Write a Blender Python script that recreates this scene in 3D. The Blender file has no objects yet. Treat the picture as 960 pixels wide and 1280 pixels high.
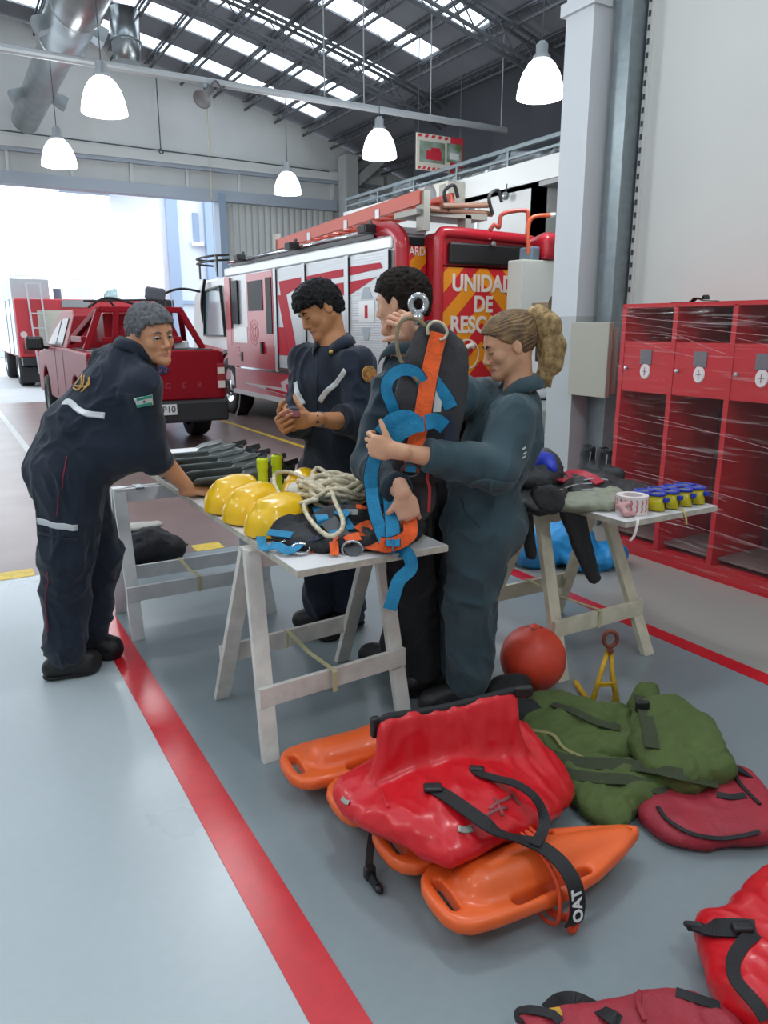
import bpy, bmesh, math, random
import numpy as np
from mathutils import Vector, Matrix, noise as mn
from mathutils.bvhtree import BVHTree
random.seed(7)
SC = bpy.context.scene
COL = SC.collection
PI = math.pi
# ---------------------------------------------------------------- camera model (also used to read positions of real things)
FPX = 939.0; PITCH = math.atan2(231, FPX); YAW = math.radians(30.2); CH = 1.5
cP, sP, cA, sA = math.cos(PITCH), math.sin(PITCH), math.cos(YAW), math.sin(YAW)
RT = Vector((cA, -sA, 0)); FW = Vector((sA, cA, 0)); UP = Vector((0, 0, 1))
def ray(x, y):
    r = x-480; u = 640-y
    fw = FPX*cP+u*sP
    return Vector((fw*sA+r*cA, fw*cA-r*sA, u*cP-FPX*sP))
def PZ(x, y, z=0.0):
    d = ray(x, y); t = (z-CH)/d.z
    return Vector((d.x*t, d.y*t, z))
def PX(x, y, X):
    d = ray(x, y); t = X/d.x
    return Vector((X, d.y*t, CH+d.z*t))
def PY(x, y, Y):
    d = ray(x, y); t = Y/d.y
    return Vector((d.x*t, Y, CH+d.z*t))
def PD(x, y, D):
    d = ray(x, y); fw = FPX*cP+(640-y)*sP; t = D/fw
    return Vector((d.x*t, d.y*t, CH+d.z*t))
CAM = Vector((0, 0, CH))
# ---------------------------------------------------------------- materials
def lin(c):
    if isinstance(c, str):
        c = [int(c[i:i+2], 16)/255 for i in (0, 2, 4)]
    return tuple((v/12.92 if v <= .04045 else ((v+.055)/1.055)**2.4) for v in c)+(1.0,)
MATS = {}
def mat(name, color, rough=.5, metal=0., spec=.5, var=0., vscale=8., bump=0., bscale=40., coat=0., sheen=0., emit=None, estr=0., alpha=1., sss=0., color2=None, trans=0.):
    if name in MATS: return MATS[name]
    m = bpy.data.materials.new(name); m.use_nodes = True
    nt = m.node_tree; b = nt.nodes['Principled BSDF']
    b.inputs['Base Color'].default_value = lin(color)
    b.inputs['Roughness'].default_value = rough
    b.inputs['Metallic'].default_value = metal
    b.inputs['Specular IOR Level'].default_value = spec
    if coat: b.inputs['Coat Weight'].default_value = coat; b.inputs['Coat Roughness'].default_value = .08
    if sheen: b.inputs['Sheen Weight'].default_value = sheen
    if sss:
        b.inputs['Subsurface Weight'].default_value = sss; b.inputs['Subsurface Radius'].default_value = (.02, .008, .004); b.inputs['Subsurface Scale'].default_value = .5
    if emit: b.inputs['Emission Color'].default_value = lin(emit); b.inputs['Emission Strength'].default_value = estr
    if alpha < 1: b.inputs['Alpha'].default_value = alpha
    if trans: b.inputs['Transmission Weight'].default_value = trans
    if var or color2:
        tc = nt.nodes.new('ShaderNodeTexCoord'); n = nt.nodes.new('ShaderNodeTexNoise')
        n.inputs['Scale'].default_value = vscale; n.inputs['Detail'].default_value = 5
        nt.links.new(tc.outputs['Object'], n.inputs['Vector'])
        mx = nt.nodes.new('ShaderNodeMix'); mx.data_type = 'RGBA'
        c = lin(color)
        if color2: a, d = c, lin(color2)
        else:
            a = tuple(min(1, v*(1+var)) for v in c[:3])+(1,); d = tuple(v*(1-var) for v in c[:3])+(1,)
        mx.inputs[6].default_value = a; mx.inputs[7].default_value = d
        mr = nt.nodes.new('ShaderNodeMapRange'); mr.inputs[1].default_value = .35; mr.inputs[2].default_value = .65
        nt.links.new(n.outputs['Fac'], mr.inputs[0]); nt.links.new(mr.outputs[0], mx.inputs[0])
        nt.links.new(mx.outputs[2], b.inputs['Base Color'])
    if bump:
        tc = nt.nodes.new('ShaderNodeTexCoord'); n = nt.nodes.new('ShaderNodeTexNoise')
        n.inputs['Scale'].default_value = bscale; n.inputs['Detail'].default_value = 3
        nt.links.new(tc.outputs['Object'], n.inputs['Vector'])
        bp = nt.nodes.new('ShaderNodeBump'); bp.inputs['Strength'].default_value = bump; bp.inputs['Distance'].default_value = .01
        nt.links.new(n.outputs['Fac'], bp.inputs['Height']); nt.links.new(bp.outputs[0], b.inputs['Normal'])
    MATS[name] = m
    return m
# ---------------------------------------------------------------- tagging
def tag(o, label=None, cat=None, group=None, kind=None):
    if label: o['label'] = label
    if cat: o['category'] = cat
    if group: o['group'] = group
    if kind: o['kind'] = kind
    return o
def empty(name, loc=(0, 0, 0), label=None, cat=None, group=None, rz=0):
    o = bpy.data.objects.new(name, None); COL.objects.link(o)
    o.location = loc; o.rotation_euler = (0, 0, rz); o.empty_display_size = .05
    return tag(o, label, cat, group)
def finish(name, me, mats, parent=None, smooth=False, bevel=0, sub=0, local=False, solid=0):
    o = bpy.data.objects.new(name, me); COL.objects.link(o)
    if not isinstance(mats, (list, tuple)): mats = [mats]
    for m in mats: me.materials.append(m)
    if smooth:
        me.polygons.foreach_set('use_smooth', [True]*len(me.polygons))
    if solid:
        md = o.modifiers.new('solid', 'SOLIDIFY'); md.thickness = solid; md.offset = 0
    if bevel:
        md = o.modifiers.new('bevel', 'BEVEL'); md.width = bevel; md.segments = 2; md.limit_method = 'ANGLE'; md.angle_limit = math.radians(40)
    if sub:
        md = o.modifiers.new('sub', 'SUBSURF'); md.levels = sub; md.render_levels = sub
    if parent is not None:
        o.parent = parent
        if not local:
            # geometry is in world space; keep it there
            M = Matrix.Identity(4); p = parent; ch = []
            while p is not None: ch.append(p); p = p.parent
            for q in reversed(ch):
                M = M @ q.matrix_parent_inverse @ (Matrix.Translation(q.location) @ q.rotation_euler.to_matrix().to_4x4() @ Matrix.Diagonal(tuple(q.scale)+(1,)))
            o.matrix_parent_inverse = M.inverted()
    return o
def V3(p): return Vector((float(p[0]), float(p[1]), float(p[2])))
class MB:
    """mesh collector"""
    def __init__(s): s.v = []; s.f = []; s.mi = []; s.cur = 0; s.M = None
    def add(s, vs, fs):
        n = len(s.v)
        if s.M is not None: vs = [s.M @ V3(v) for v in vs]
        s.v += [tuple(v) for v in vs]; s.f += [tuple(i+n for i in f) for f in fs]; s.mi += [s.cur]*len(fs)
        return s
    def box(s, lo, hi, M=None):
        x0, y0, z0 = lo; x1, y1, z1 = hi
        vs = [(x0, y0, z0), (x1, y0, z0), (x1, y1, z0), (x0, y1, z0), (x0, y0, z1), (x1, y0, z1), (x1, y1, z1), (x0, y1, z1)]
        if M is not None: vs = [M @ V3(v) for v in vs]
        return s.add(vs, [(0, 3, 2, 1), (4, 5, 6, 7), (0, 1, 5, 4), (1, 2, 6, 5), (2, 3, 7, 6), (3, 0, 4, 7)])
    def cbox(s, c, size, M=None):
        h = [q/2 for q in size]
        return s.box((c[0]-h[0], c[1]-h[1], c[2]-h[2]), (c[0]+h[0], c[1]+h[1], c[2]+h[2]), M)
    def bar(s, a, b, w, h, up=(0, 0, 1)):
        a = V3(a); b = V3(b); d = (b-a).normalized(); u = V3(up)
        if abs(d.dot(u.normalized())) > .98: u = Vector((1, 0, 0))
        x = d.cross(u).normalized(); y = x.cross(d).normalized()
        vs = [p+x*sx*w/2+y*sy*h/2 for p in (a, b) for sx, sy in ((-1, -1), (1, -1), (1, 1), (-1, 1))]
        return s.add(vs, [(0, 1, 2, 3), (7, 6, 5, 4), (0, 4, 5, 1), (1, 5, 6, 2), (2, 6, 7, 3), (3, 7, 4, 0)])
    def prism(s, poly, ax, a0, a1):
        """poly: list of 2D, extruded along axis ax ('x','y','z') from a0 to a1; 2D order = remaining axes"""
        def mk(p, q):
            return {'x': (q, p[0], p[1]), 'y': (p[0], q, p[1]), 'z': (p[0], p[1], q)}[ax]
        n = len(poly)
        vs = [mk(p, a0) for p in poly]+[mk(p, a1) for p in poly]
        fs = [tuple(range(n)), tuple(range(2*n-1, n-1, -1))]+[(i, i+n, (i+1) % n+n, (i+1) % n) for i in range(n)]
        return s.add(vs, fs)
    def poly3(s, pts, off):
        """a planar polygon given a thickness vector"""
        n = len(pts); off = V3(off)
        vs = [V3(p) for p in pts]+[V3(p)+off for p in pts]
        fs = [tuple(range(n)), tuple(range(2*n-1, n-1, -1))]+[(i, i+n, (i+1) % n+n, (i+1) % n) for i in range(n)]
        return s.add(vs, fs)
    def tube(s, pts, r, n=8, closed=False, caps=True):
        pts = [V3(p) for p in pts]; m = len(pts)
        rr = r if isinstance(r, (list, tuple)) else [r]*m
        T = []
        for i in range(m):
            a = pts[(i-1) % m] if (closed or i > 0) else pts[i]; b = pts[(i+1) % m] if (closed or i < m-1) else pts[i]
            t = (b-a); T.append(t.normalized() if t.length > 1e-9 else Vector((0, 0, 1)))
        u = Vector((0, 0, 1)) if abs(T[0].z) < .9 else Vector((1, 0, 0))
        x = T[0].cross(u).normalized(); vs = []
        for i in range(m):
            x = (x-T[i]*x.dot(T[i]));
            x = x.normalized() if x.length > 1e-6 else T[i].orthogonal().normalized()
            y = T[i].cross(x)
            for k in range(n):
                a = 2*PI*k/n; vs.append(pts[i]+(x*math.cos(a)+y*math.sin(a))*rr[i])
        fs = []
        for i in range(m if closed else m-1):
            j = (i+1) % m
            for k in range(n):
                l = (k+1) % n; fs.append((i*n+k, i*n+l, j*n+l, j*n+k))
        if caps and not closed:
            fs.append(tuple(range(n-1, -1, -1))); fs.append(tuple((m-1)*n+k for k in range(n)))
        return s.add(vs, fs)
    def cyl(s, a, b, r, r2=None, n=20): return s.tube([a, b], [r, r if r2 is None else r2], n)
    def lathe(s, prof, c=(0, 0, 0), ax=(0, 0, 1), n=28, close=True):
        ax = V3(ax).normalized(); x = ax.orthogonal().normalized(); y = ax.cross(x); c = V3(c)
        vs = []; m = len(prof)
        for (r, h) in prof:
            for k in range(n):
                a = 2*PI*k/n; vs.append(c+ax*h+(x*math.cos(a)+y*math.sin(a))*max(r, 1e-5))
        fs = [(i*n+k, i*n+(k+1) % n, (i+1)*n+(k+1) % n, (i+1)*n+k) for i in range(m-1) for k in range(n)]
        if close: fs += [tuple(range(n-1, -1, -1)), tuple((m-1)*n+k for k in range(n))]
        return s.add(vs, fs)
    def ribbon(s, pts, w, th=.002, side=None, up=None):
        """webbing: flat strap along pts; side = width direction(s)"""
        pts = [V3(p) for p in pts]; m = len(pts); vs = []
        for i in range(m):
            t = (pts[min(i+1, m-1)]-pts[max(i-1, 0)]).normalized()
            sd = side[i] if isinstance(side, list) else side
            sd = V3(sd) if sd is not None else t.cross(V3(up) if up is not None else Vector((0, 0, 1)))
            sd = sd-t*sd.dot(t); sd = sd.normalized() if sd.length > 1e-6 else t.orthogonal().normalized()
            nn = t.cross(sd).normalized(); ww = w[i] if isinstance(w, list) else w
            for a, b in ((-1, -1), (1, -1), (1, 1), (-1, 1)): vs.append(pts[i]+sd*a*ww/2+nn*b*th/2)
        fs = []
        for i in range(m-1):
            for k in range(4):
                l = (k+1) % 4; fs.append((i*4+k, i*4+l, i*4+4+l, i*4+4+k))
        fs += [(3, 2, 1, 0), tuple((m-1)*4+k for k in range(4))]
        return s.add(vs, fs)
    def ball(s, c, r, n=16):
        rr = r if isinstance(r, (tuple, list)) else (r, r, r); c = V3(c); vs = []; m = n//2
        for i in range(m+1):
            th = PI*i/m
            for k in range(n):
                a = 2*PI*k/n; vs.append((c.x+rr[0]*math.sin(th)*math.cos(a), c.y+rr[1]*math.sin(th)*math.sin(a), c.z+rr[2]*math.cos(th)))
        return s.add(vs, [(i*n+k, (i+1)*n+k, (i+1)*n+(k+1) % n, i*n+(k+1) % n) for i in range(m) for k in range(n)])
    def build(s, name, mats, parent=None, **kw):
        me = bpy.data.meshes.new(name); me.from_pydata(s.v, [], s.f)
        if s.mi and max(s.mi) > 0: me.polygons.foreach_set('material_index', s.mi)
        me.validate(); 
        bm = bmesh.new(); bm.from_mesh(me); bmesh.ops.remove_doubles(bm, verts=bm.verts, dist=1e-6)
        bmesh.ops.recalc_face_normals(bm, faces=bm.faces); bm.to_mesh(me); bm.free()
        return finish(name, me, mats, parent, **kw)
def spline(pts, n=8, closed=False):
    """Catmull-Rom"""
    P = [V3(p) for p in pts]; m = len(P); out = []
    for i in range(m if closed else m-1):
        p0 = P[(i-1) % m] if (closed or i > 0) else P[0]*2-P[1]
        p1 = P[i]; p2 = P[(i+1) % m]; p3 = P[(i+2) % m] if (closed or i+2 < m) else P[-1]*2-P[-2]
        for k in range(n):
            t = k/n; out.append(.5*((2*p1)+(p2-p0)*t+(2*p0-5*p1+4*p2-p3)*t*t+(3*p1-p0-3*p2+p3)*t**3))
    if not closed: out.append(P[-1])
    return out
def text_mesh(name, s, size, M, m, parent=None, ext=.002, align='CENTER', stroke=0., sx=1.):
    """real lettering: M maps the text plane (x right, y up) into the world"""
    cu = bpy.data.curves.new(name, 'FONT'); cu.body = s; cu.size = size; cu.extrude = ext; cu.align_x = align; cu.align_y = 'CENTER'
    if stroke: cu.offset = stroke
    o = bpy.data.objects.new('tmp', cu); COL.objects.link(o)
    bpy.context.view_layer.update(); dg = bpy.context.evaluated_depsgraph_get()
    me = bpy.data.meshes.new_from_object(o.evaluated_get(dg)); bpy.data.objects.remove(o); bpy.data.curves.remove(cu)
    me.transform(M @ Matrix.Diagonal((sx, 1, 1, 1))); me.name = name
    me.materials.clear()
    return finish(name, me, m, parent)
def frame(o, x, y):
    """matrix with origin o, x and y axes given"""
    x = V3(x).normalized(); y = V3(y); y = (y-x*y.dot(x)).normalized(); z = x.cross(y)
    M = Matrix.Identity(4)
    for i, a in enumerate((x, y, z, V3(o))):
        for j in range(3): M[j][i] = a[j]
    return M
def copy_tree(o, parent=None):
    c = o.copy(); COL.objects.link(c); c.parent = parent
    for ch in [x for x in KIDS.get(o.name, [])]: copy_tree(bpy.data.objects[ch], c)
    return c
KIDS = {}
def kids_of(root):
    """register the tree under root once, so that copies are quick"""
    todo = [root]
    allo = list(bpy.data.objects)
    while todo:
        r = todo.pop(); ks = [x for x in allo if x.parent == r]
        KIDS[r.name] = [k.name for k in ks]; todo += ks
# ---------------------------------------------------------------- implicit surfaces
def _hash(ix, iy, iz, seed):
    h = (ix.astype(np.int64)*374761393+iy.astype(np.int64)*668265263+iz.astype(np.int64)*2147483647+seed*974711) & 0xffffffff
    h = ((h ^ (h >> 13))*1274126177) & 0xffffffff
    h = h ^ (h >> 16)
    return (h & 0xffff).astype(np.float32)/32767.5-1
def vnoise(P, seed=0):
    P = np.asarray(P, np.float32); i = np.floor(P).astype(np.int64); f = P-i; f = f*f*(3-2*f)
    r = 0
    for dx in (0, 1):
        for dy in (0, 1):
            for dz in (0, 1):
                w = (f[:, 0] if dx else 1-f[:, 0])*(f[:, 1] if dy else 1-f[:, 1])*(f[:, 2] if dz else 1-f[:, 2])
                r = r+w*_hash(i[:, 0]+dx, i[:, 1]+dy, i[:, 2]+dz, seed)
    return r
def fbm(P, oct=3, seed=0):
    r = 0; a = 1; t = 0
    for o in range(oct): r = r+a*vnoise(P*(2**o)+7.3*o, seed+o); t += a; a *= .5
    return r/t
def ridge(P, seed=0, oct=2):
    r = 0; a = 1; t = 0
    for o in range(oct): r = r+a*(1-2*np.abs(vnoise(P*(2**o)+3.1*o, seed+o))); t += a; a *= .5
    return r/t
def folds(amp=.008, scale=9, stretch=(1, 1, .45), seed=1, warp=.5, mid=0.0):
    """cloth folds as a displacement function"""
    def fn(P, N):
        Q = P*np.array(stretch)*scale
        W = np.stack([vnoise(Q*.5, seed+11), vnoise(Q*.5+5, seed+12), vnoise(Q*.5+9, seed+13)], 1)
        r = ridge(Q+W*warp*2, seed)
        return amp*(r-.2)
    return fn
class SDF:
    def __init__(s): s.p = []
    def _add(s, fn, lo, hi, op, k): s.p.append((fn, np.array(lo, np.float32), np.array(hi, np.float32), op, k)); return s
    def cap(s, a, b, ra, rb=None, k=.02, ax=None, sc=1., op='u'):
        """tapered capsule; ax/sc squash: thinner by sc along ax"""
        a = np.array(V3(a)); b = np.array(V3(b)); rb = ra if rb is None else rb
        d = b-a; L = float(d@d)+1e-9
        if ax is not None: ax = np.array(V3(ax).normalized())
        def fn(X):
            q = X-a
            t = np.clip(q@d/L, 0, 1)
            e = q-t[..., None]*d
            if ax is not None: e = e+((sc-1)*(e@ax))[..., None]*ax
            return np.sqrt((e*e).sum(-1))-(ra+(rb-ra)*t)
        R = max(ra, rb)+k
        return s._add(fn, np.minimum(a, b)-R, np.maximum(a, b)+R, op, k)
    def chain(s, pts, rs, k=.01, **kw):
        for i in range(len(pts)-1): s.cap(pts[i], pts[i+1], rs[i], rs[i+1], k, **kw)
        return s
    def ell(s, c, r, k=.02, M=None, op='u'):
        c = np.array(V3(c)); r = np.array(r, float)
        R = np.eye(3) if M is None else np.array(M.to_3x3())
        def fn(X):
            q = (X-c)@R
            n = np.sqrt(((q/r)**2).sum(-1)); g = np.sqrt(((q/(r*r))**2).sum(-1))+1e-9
            return n*(n-1)/g
        return s._add(fn, c-r.max()-k, c+r.max()+k, op, k)
    def box(s, c, h, rd=.01, k=.01, M=None, op='u'):
        c = np.array(V3(c)); h = np.array(h, float)-rd
        R = np.eye(3) if M is None else np.array(M.to_3x3())
        def fn(X):
            q = np.abs((X-c)@R)-h
            return np.sqrt((np.maximum(q, 0)**2).sum(-1))+np.minimum(q.max(-1), 0)-rd
        e = np.linalg.norm(h)+rd+k
        return s._add(fn, c-e, c+e, op, k)
    def fn(s, f, lo, hi, op='u', k=.0): return s._add(f, lo, hi, op, k)
    def eval(s, vox, pad=3):
        lo = np.min([p[1] for p in s.p if p[3] == 'u'], 0)-pad*vox; hi = np.max([p[2] for p in s.p if p[3] == 'u'], 0)+pad*vox
        n = np.ceil((hi-lo)/vox).astype(int)+1
        F = np.full(n, .05, np.float32)
        axs = [lo[i]+vox*np.arange(n[i]) for i in range(3)]
        for fn, a, b, op, k in s.p:
            i0 = np.clip(np.floor((a-lo)/vox).astype(int)-2, 0, n); i1 = np.clip(np.ceil((b-lo)/vox).astype(int)+3, 0, n)
            if (i1 <= i0).any(): continue
            sl = tuple(slice(p, q) for p, q in zip(i0, i1))
            X = np.stack(np.meshgrid(*[axs[i][sl[i]] for i in range(3)], indexing='ij'), -1)
            d = fn(X).astype(np.float32); c = F[sl]
            if op == 'u':
                if k > 0:
                    h = np.maximum(k-np.abs(d-c), 0)/k; F[sl] = np.minimum(d, c)-h*h*k*.25
                else: F[sl] = np.minimum(d, c)
            elif op == 's':
                if k > 0:
                    h = np.maximum(k-np.abs(-d-c), 0)/k; F[sl] = np.maximum(-d, c)+h*h*k*.25
                else: F[sl] = np.maximum(-d, c)
            elif op == 'i': F[sl] = np.maximum(d, c)
        return F, lo
    def mesh(s, vox, smooth=1, disp=None):
        F, lo = s.eval(vox)
        v, f = surface_nets(F, lo, vox)
        E = np.concatenate([f[:, [0, 1]], f[:, [1, 2]], f[:, [2, 3]], f[:, [3, 0]]])
        for _ in range(smooth):
            acc = np.zeros_like(v); cnt = np.zeros(len(v))
            for i in range(3): acc[:, i] = np.bincount(E[:, 0], v[E[:, 1], i], len(v))+np.bincount(E[:, 1], v[E[:, 0], i], len(v))
            cnt = np.bincount(E[:, 0], minlength=len(v))+np.bincount(E[:, 1], minlength=len(v))
            v = v*.4+.6*acc/np.maximum(cnt, 1)[:, None]
        if disp is not None:
            for dfn in (disp if isinstance(disp, (list, tuple)) else [disp]):
                N = vnormals(v, f); v = v+N*np.asarray(dfn(v, N))[:, None]
        return v, f
    def build(s, name, vox, mats, parent=None, smooth=1, disp=None, mfn=None, **kw):
        v, f = s.mesh(vox, smooth, disp)
        me = np_mesh(name, v, f)
        if mfn is not None:
            c = v[f].mean(1); me.polygons.foreach_set('material_index', np.asarray(mfn(c), np.int32))
        return finish(name, me, mats, parent, smooth=True, **kw)
def vnormals(v, f):
    n = np.cross(v[f[:, 2]]-v[f[:, 0]], v[f[:, 3]]-v[f[:, 1]]); N = np.zeros_like(v)
    for k in range(4):
        for i in range(3): N[:, i] += np.bincount(f[:, k], n[:, i], len(v))
    return N/np.maximum(np.linalg.norm(N, axis=1), 1e-12)[:, None]
def np_mesh(name, v, f):
    me = bpy.data.meshes.new(name)
    me.vertices.add(len(v)); me.vertices.foreach_set('co', np.asarray(v, np.float32).ravel())
    me.loops.add(f.size); me.loops.foreach_set('vertex_index', f.astype(np.int32).ravel())
    me.polygons.add(len(f)); me.polygons.foreach_set('loop_start', np.arange(0, f.size, f.shape[1], dtype=np.int32))
    me.update(calc_edges=True); me.validate()
    return me
def surface_nets(F, lo, h):
    S = F < 0
    C = [(a, b, c) for a in (0, 1) for b in (0, 1) for c in (0, 1)]
    n = np.array(F.shape)
    sub = lambda A, c: A[c[0]:n[0]-1+c[0], c[1]:n[1]-1+c[1], c[2]:n[2]-1+c[2]]
    cnt = np.zeros(n-1, np.int8)
    for c in C: cnt += sub(S, c)
    act = (cnt > 0) & (cnt < 8)
    I = np.argwhere(act); idx = np.full(n-1, -1, np.int32); idx[act] = np.arange(len(I))
    pos = np.zeros((len(I), 3)); k = np.zeros(len(I))
    for ax in range(3):
        for c in C:
            if c[ax]: continue
            d = list(c); d[ax] = 1
            f0 = F[I[:, 0]+c[0], I[:, 1]+c[1], I[:, 2]+c[2]]; f1 = F[I[:, 0]+d[0], I[:, 1]+d[1], I[:, 2]+d[2]]
            m = (f0 < 0) != (f1 < 0)
            t = f0[m]/(f0[m]-f1[m]); p = np.tile(np.array(c, float), (m.sum(), 1)); p[:, ax] = t
            pos[m] += p; k[m] += 1
    v = lo+h*(I+pos/k[:, None])
    Q = []
    for ax in range(3):
        b, c = (ax+1) % 3, (ax+2) % 3
        s0 = [slice(None)]*3; s1 = [slice(None)]*3
        s0[ax] = slice(0, n[ax]-1); s1[ax] = slice(1, n[ax])
        A = S[tuple(s0)]; B = S[tuple(s1)]
        J = np.argwhere(A != B)
        J = J[(J[:, b] > 0) & (J[:, c] > 0) & (J[:, b] < n[b]-1) & (J[:, c] < n[c]-1)]
        inside = S[J[:, 0], J[:, 1], J[:, 2]]
        def cell(db, dc):
            K = J.copy(); K[:, b] += db; K[:, c] += dc; return idx[K[:, 0], K[:, 1], K[:, 2]]
        q = np.stack([cell(-1, -1), cell(0, -1), cell(0, 0), cell(-1, 0)], 1)
        q[~inside] = q[~inside][:, ::-1]
        Q.append(q)
    f = np.concatenate(Q); f = f[(f >= 0).all(1)]
    return v, f
def bvh_of(o):
    me = o.data
    return BVHTree.FromPolygons([v.co[:] for v in me.vertices], [p.vertices[:] for p in me.polygons])
def on_surf(bvh, px, py, fall=None):
    d = ray(px, py); h = bvh.ray_cast(CAM, d)
    if h[0] is None:
        p = fall if fall is not None else PD(px, py, 3.0)
        h = bvh.find_nearest(p)
    return h[0], h[1]
def decal(bvh, pts, w, off=.003, th=.0015, n=6, name='stripe', m=None, parent=None):
    """a band sewn on cloth: pts are (surface point, normal) pairs; rows hug the surface"""
    P = [p for p, _ in pts]; sp = spline(P, n); rows = []
    L = len(sp)
    for i, p in enumerate(sp):
        t = (sp[min(i+1, L-1)]-sp[max(i-1, 0)]).normalized()
        q, nn, _, _ = bvh.find_nearest(p); sd = t.cross(nn).normalized(); row = []
        for k in range(5):
            c, cn, _, _ = bvh.find_nearest(q+sd*(k/4-.5)*w); row.append(c+nn*off)
        rows.append(row)
    vs = [v for r in rows for v in r]
    fs = [(i*5+k, i*5+k+1, i*5+k+6, i*5+k+5) for i in range(L-1) for k in range(4)]
    mb = MB(); mb.add(vs, fs)
    return mb.build(name, m, parent, solid=th, smooth=True)
# ================================================================ building
def struct(o): o['kind'] = 'structure'; return o
def floor_mat(name, c1, c2, rough, scale=.9, sc2=30, spec=.5, coat=0.):
    m = mat(name, c1, rough, spec=spec, coat=coat); nt = m.node_tree; b = nt.nodes['Principled BSDF']
    tc = nt.nodes.new('ShaderNodeTexCoord'); n1 = nt.nodes.new('ShaderNodeTexNoise'); n1.inputs['Scale'].default_value = scale; n1.inputs['Detail'].default_value = 6
    n2 = nt.nodes.new('ShaderNodeTexNoise'); n2.inputs['Scale'].default_value = sc2; n2.inputs['Detail'].default_value = 4
    nt.links.new(tc.outputs['Object'], n1.inputs['Vector']); nt.links.new(tc.outputs['Object'], n2.inputs['Vector'])
    ad = nt.nodes.new('ShaderNodeMath'); ad.operation = 'MULTIPLY_ADD'; ad.inputs[1].default_value = .4
    nt.links.new(n2.outputs['Fac'], ad.inputs[0]); nt.links.new(n1.outputs['Fac'], ad.inputs[2])
    mr = nt.nodes.new('ShaderNodeMapRange'); mr.inputs[1].default_value = .3; mr.inputs[2].default_value = 1.1
    nt.links.new(ad.outputs[0], mr.inputs[0])
    mx = nt.nodes.new('ShaderNodeMix'); mx.data_type = 'RGBA'; mx.inputs[6].default_value = lin(c1); mx.inputs[7].default_value = lin(c2)
    nt.links.new(mr.outputs[0], mx.inputs[0]); nt.links.new(mx.outputs[2], b.inputs['Base Color'])
    r2 = nt.nodes.new('ShaderNodeMapRange'); r2.inputs[1].default_value = .2; r2.inputs[2].default_value = .8; r2.inputs[3].default_value = rough-.01; r2.inputs[4].default_value = rough+.03
    nt.links.new(n1.outputs['Fac'], r2.inputs[0]); nt.links.new(r2.outputs[0], b.inputs['Roughness'])
    bp = nt.nodes.new('ShaderNodeBump'); bp.inputs['Strength'].default_value = .03; bp.inputs['Distance'].default_value = .005
    nt.links.new(n2.outputs['Fac'], bp.inputs['Height']); nt.links.new(bp.outputs[0], b.inputs['Normal'])
    return m
m_fl_light = floor_mat('epoxy_light_grey', 'bcc6ca', 'adb7bb', .27)
m_fl_dark = floor_mat('epoxy_mid_grey', '8b979a', '7b878b', .30)
m_fl_right = floor_mat('epoxy_warm_grey', 'a5a49c', '959590', .33)
m_fl_brown = floor_mat('concrete_brown', '8a7672', '6c5b58', .30, 1.6, 40)
m_out = floor_mat('yard_concrete', 'b9bcc0', 'a2a6aa', .6)
m_red = mat('line_red', 'c9202c', .28, var=.06, vscale=20, bump=.05)
m_yel = mat('line_yellow', 'd8b83a', .5, var=.12, vscale=20)
m_white_line = mat('line_white', 'd9dcdc', .5, var=.06)
def slab(name, x0, x1, y0, y1, z0, z1, m, kind='structure'):
    o = MB().box((x0, y0, z0), (x1, y1, z1)).build(name, m)
    if kind: o['kind'] = kind
    return o
YB = 4.93
slab('floor', -7, .55, -4, YB, -.1, 0, m_fl_light)
slab('floor', .55, 2.97, -4, YB, -.1, 0, m_fl_dark)
slab('floor', 2.97, 12.5, -4, YB+2.6, -.1, 0, m_fl_right)
slab('floor', -7, 2.97, YB, YB+2.6, -.1, 0, m_fl_brown)
slab('floor', -7, 12.5, YB+2.6, 17.1, -.1, 0, m_fl_brown)
slab('ground', -30, 40, 17.1, 90, -.14, -.01, m_out)
# painted lines
slab('trim_1', .535, .655, -4, YB-.12, 0, .0025, m_red)
slab('trim_2', 2.925, 3.02, -4, 7.0, 0, .0025, m_red)
for k, x in enumerate((.16, 1.03, 1.38, 1.73, 2.08, 2.43)):
    slab('trim_%d' % (k+3), x, x+.2, YB, YB+.16, 0, .0025, m_yel)
slab('trim_10', 3.9, 3.98, 7.0, 13.5, 0, .0025, m_yel)
slab('trim_11', .8, .88, 7.5, 16.9, 0, .0025, m_white_line)
slab('trim_12', -1.8, -1.72, 7.5, 16.9, 0, .0025, m_white_line)
# ---- far wall with the vehicle gate
m_clad = mat('wall_cladding', 'c6c9c7', .6, var=.04, vscale=1.5)
m_plaster = mat('wall_plaster', 'b4b7b6', .75, var=.03, vscale=2, bump=.05, bscale=20)
m_white = mat('wall_white', 'cfd1cd', .7, var=.02, vscale=1.2, bump=.04, bscale=60)
m_band = mat('white_band', 'd6d8d6', .55)
m_grey_steel = mat('galvanised', '8f9a9e', .42, .75, var=.08, vscale=14)
m_dark_steel = mat('dark_steel', '55585c', .6, .35)
m_roofsheet = mat('roof_sheet', '85878d', .6, .3, var=.05, vscale=2)
FY = 17.0
def roofz(x): return 7.3-.0135*(x+2.5)**2
wall = MB()
xs = [-7+i*.5 for i in range(0, 39)]
top = [(x, roofz(x)) for x in xs]
poly = [(-7, 4.35), (12, 4.35)]+[(x, z) for x, z in reversed(top)]
wall.prism(poly, 'y', FY, FY+.2)
struct(wall.build('wall_back', m_clad))
rp = MB(); x = 5.72
while x < 8.35:
    rp.prism([(x, FY-.02), (x+.05, FY-.06), (x+.10, FY-.06), (x+.15, FY-.02), (x+.15, FY+.02), (x, FY+.02)], 'z', 0, 4.28); x += .15
rp.box((5.72, FY, 0), (12, FY+.15, 4.35)); rp.box((8.3, FY-.1, 0), (8.45, FY, 4.35))
struct(rp.build('wall_back', m_clad))
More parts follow.
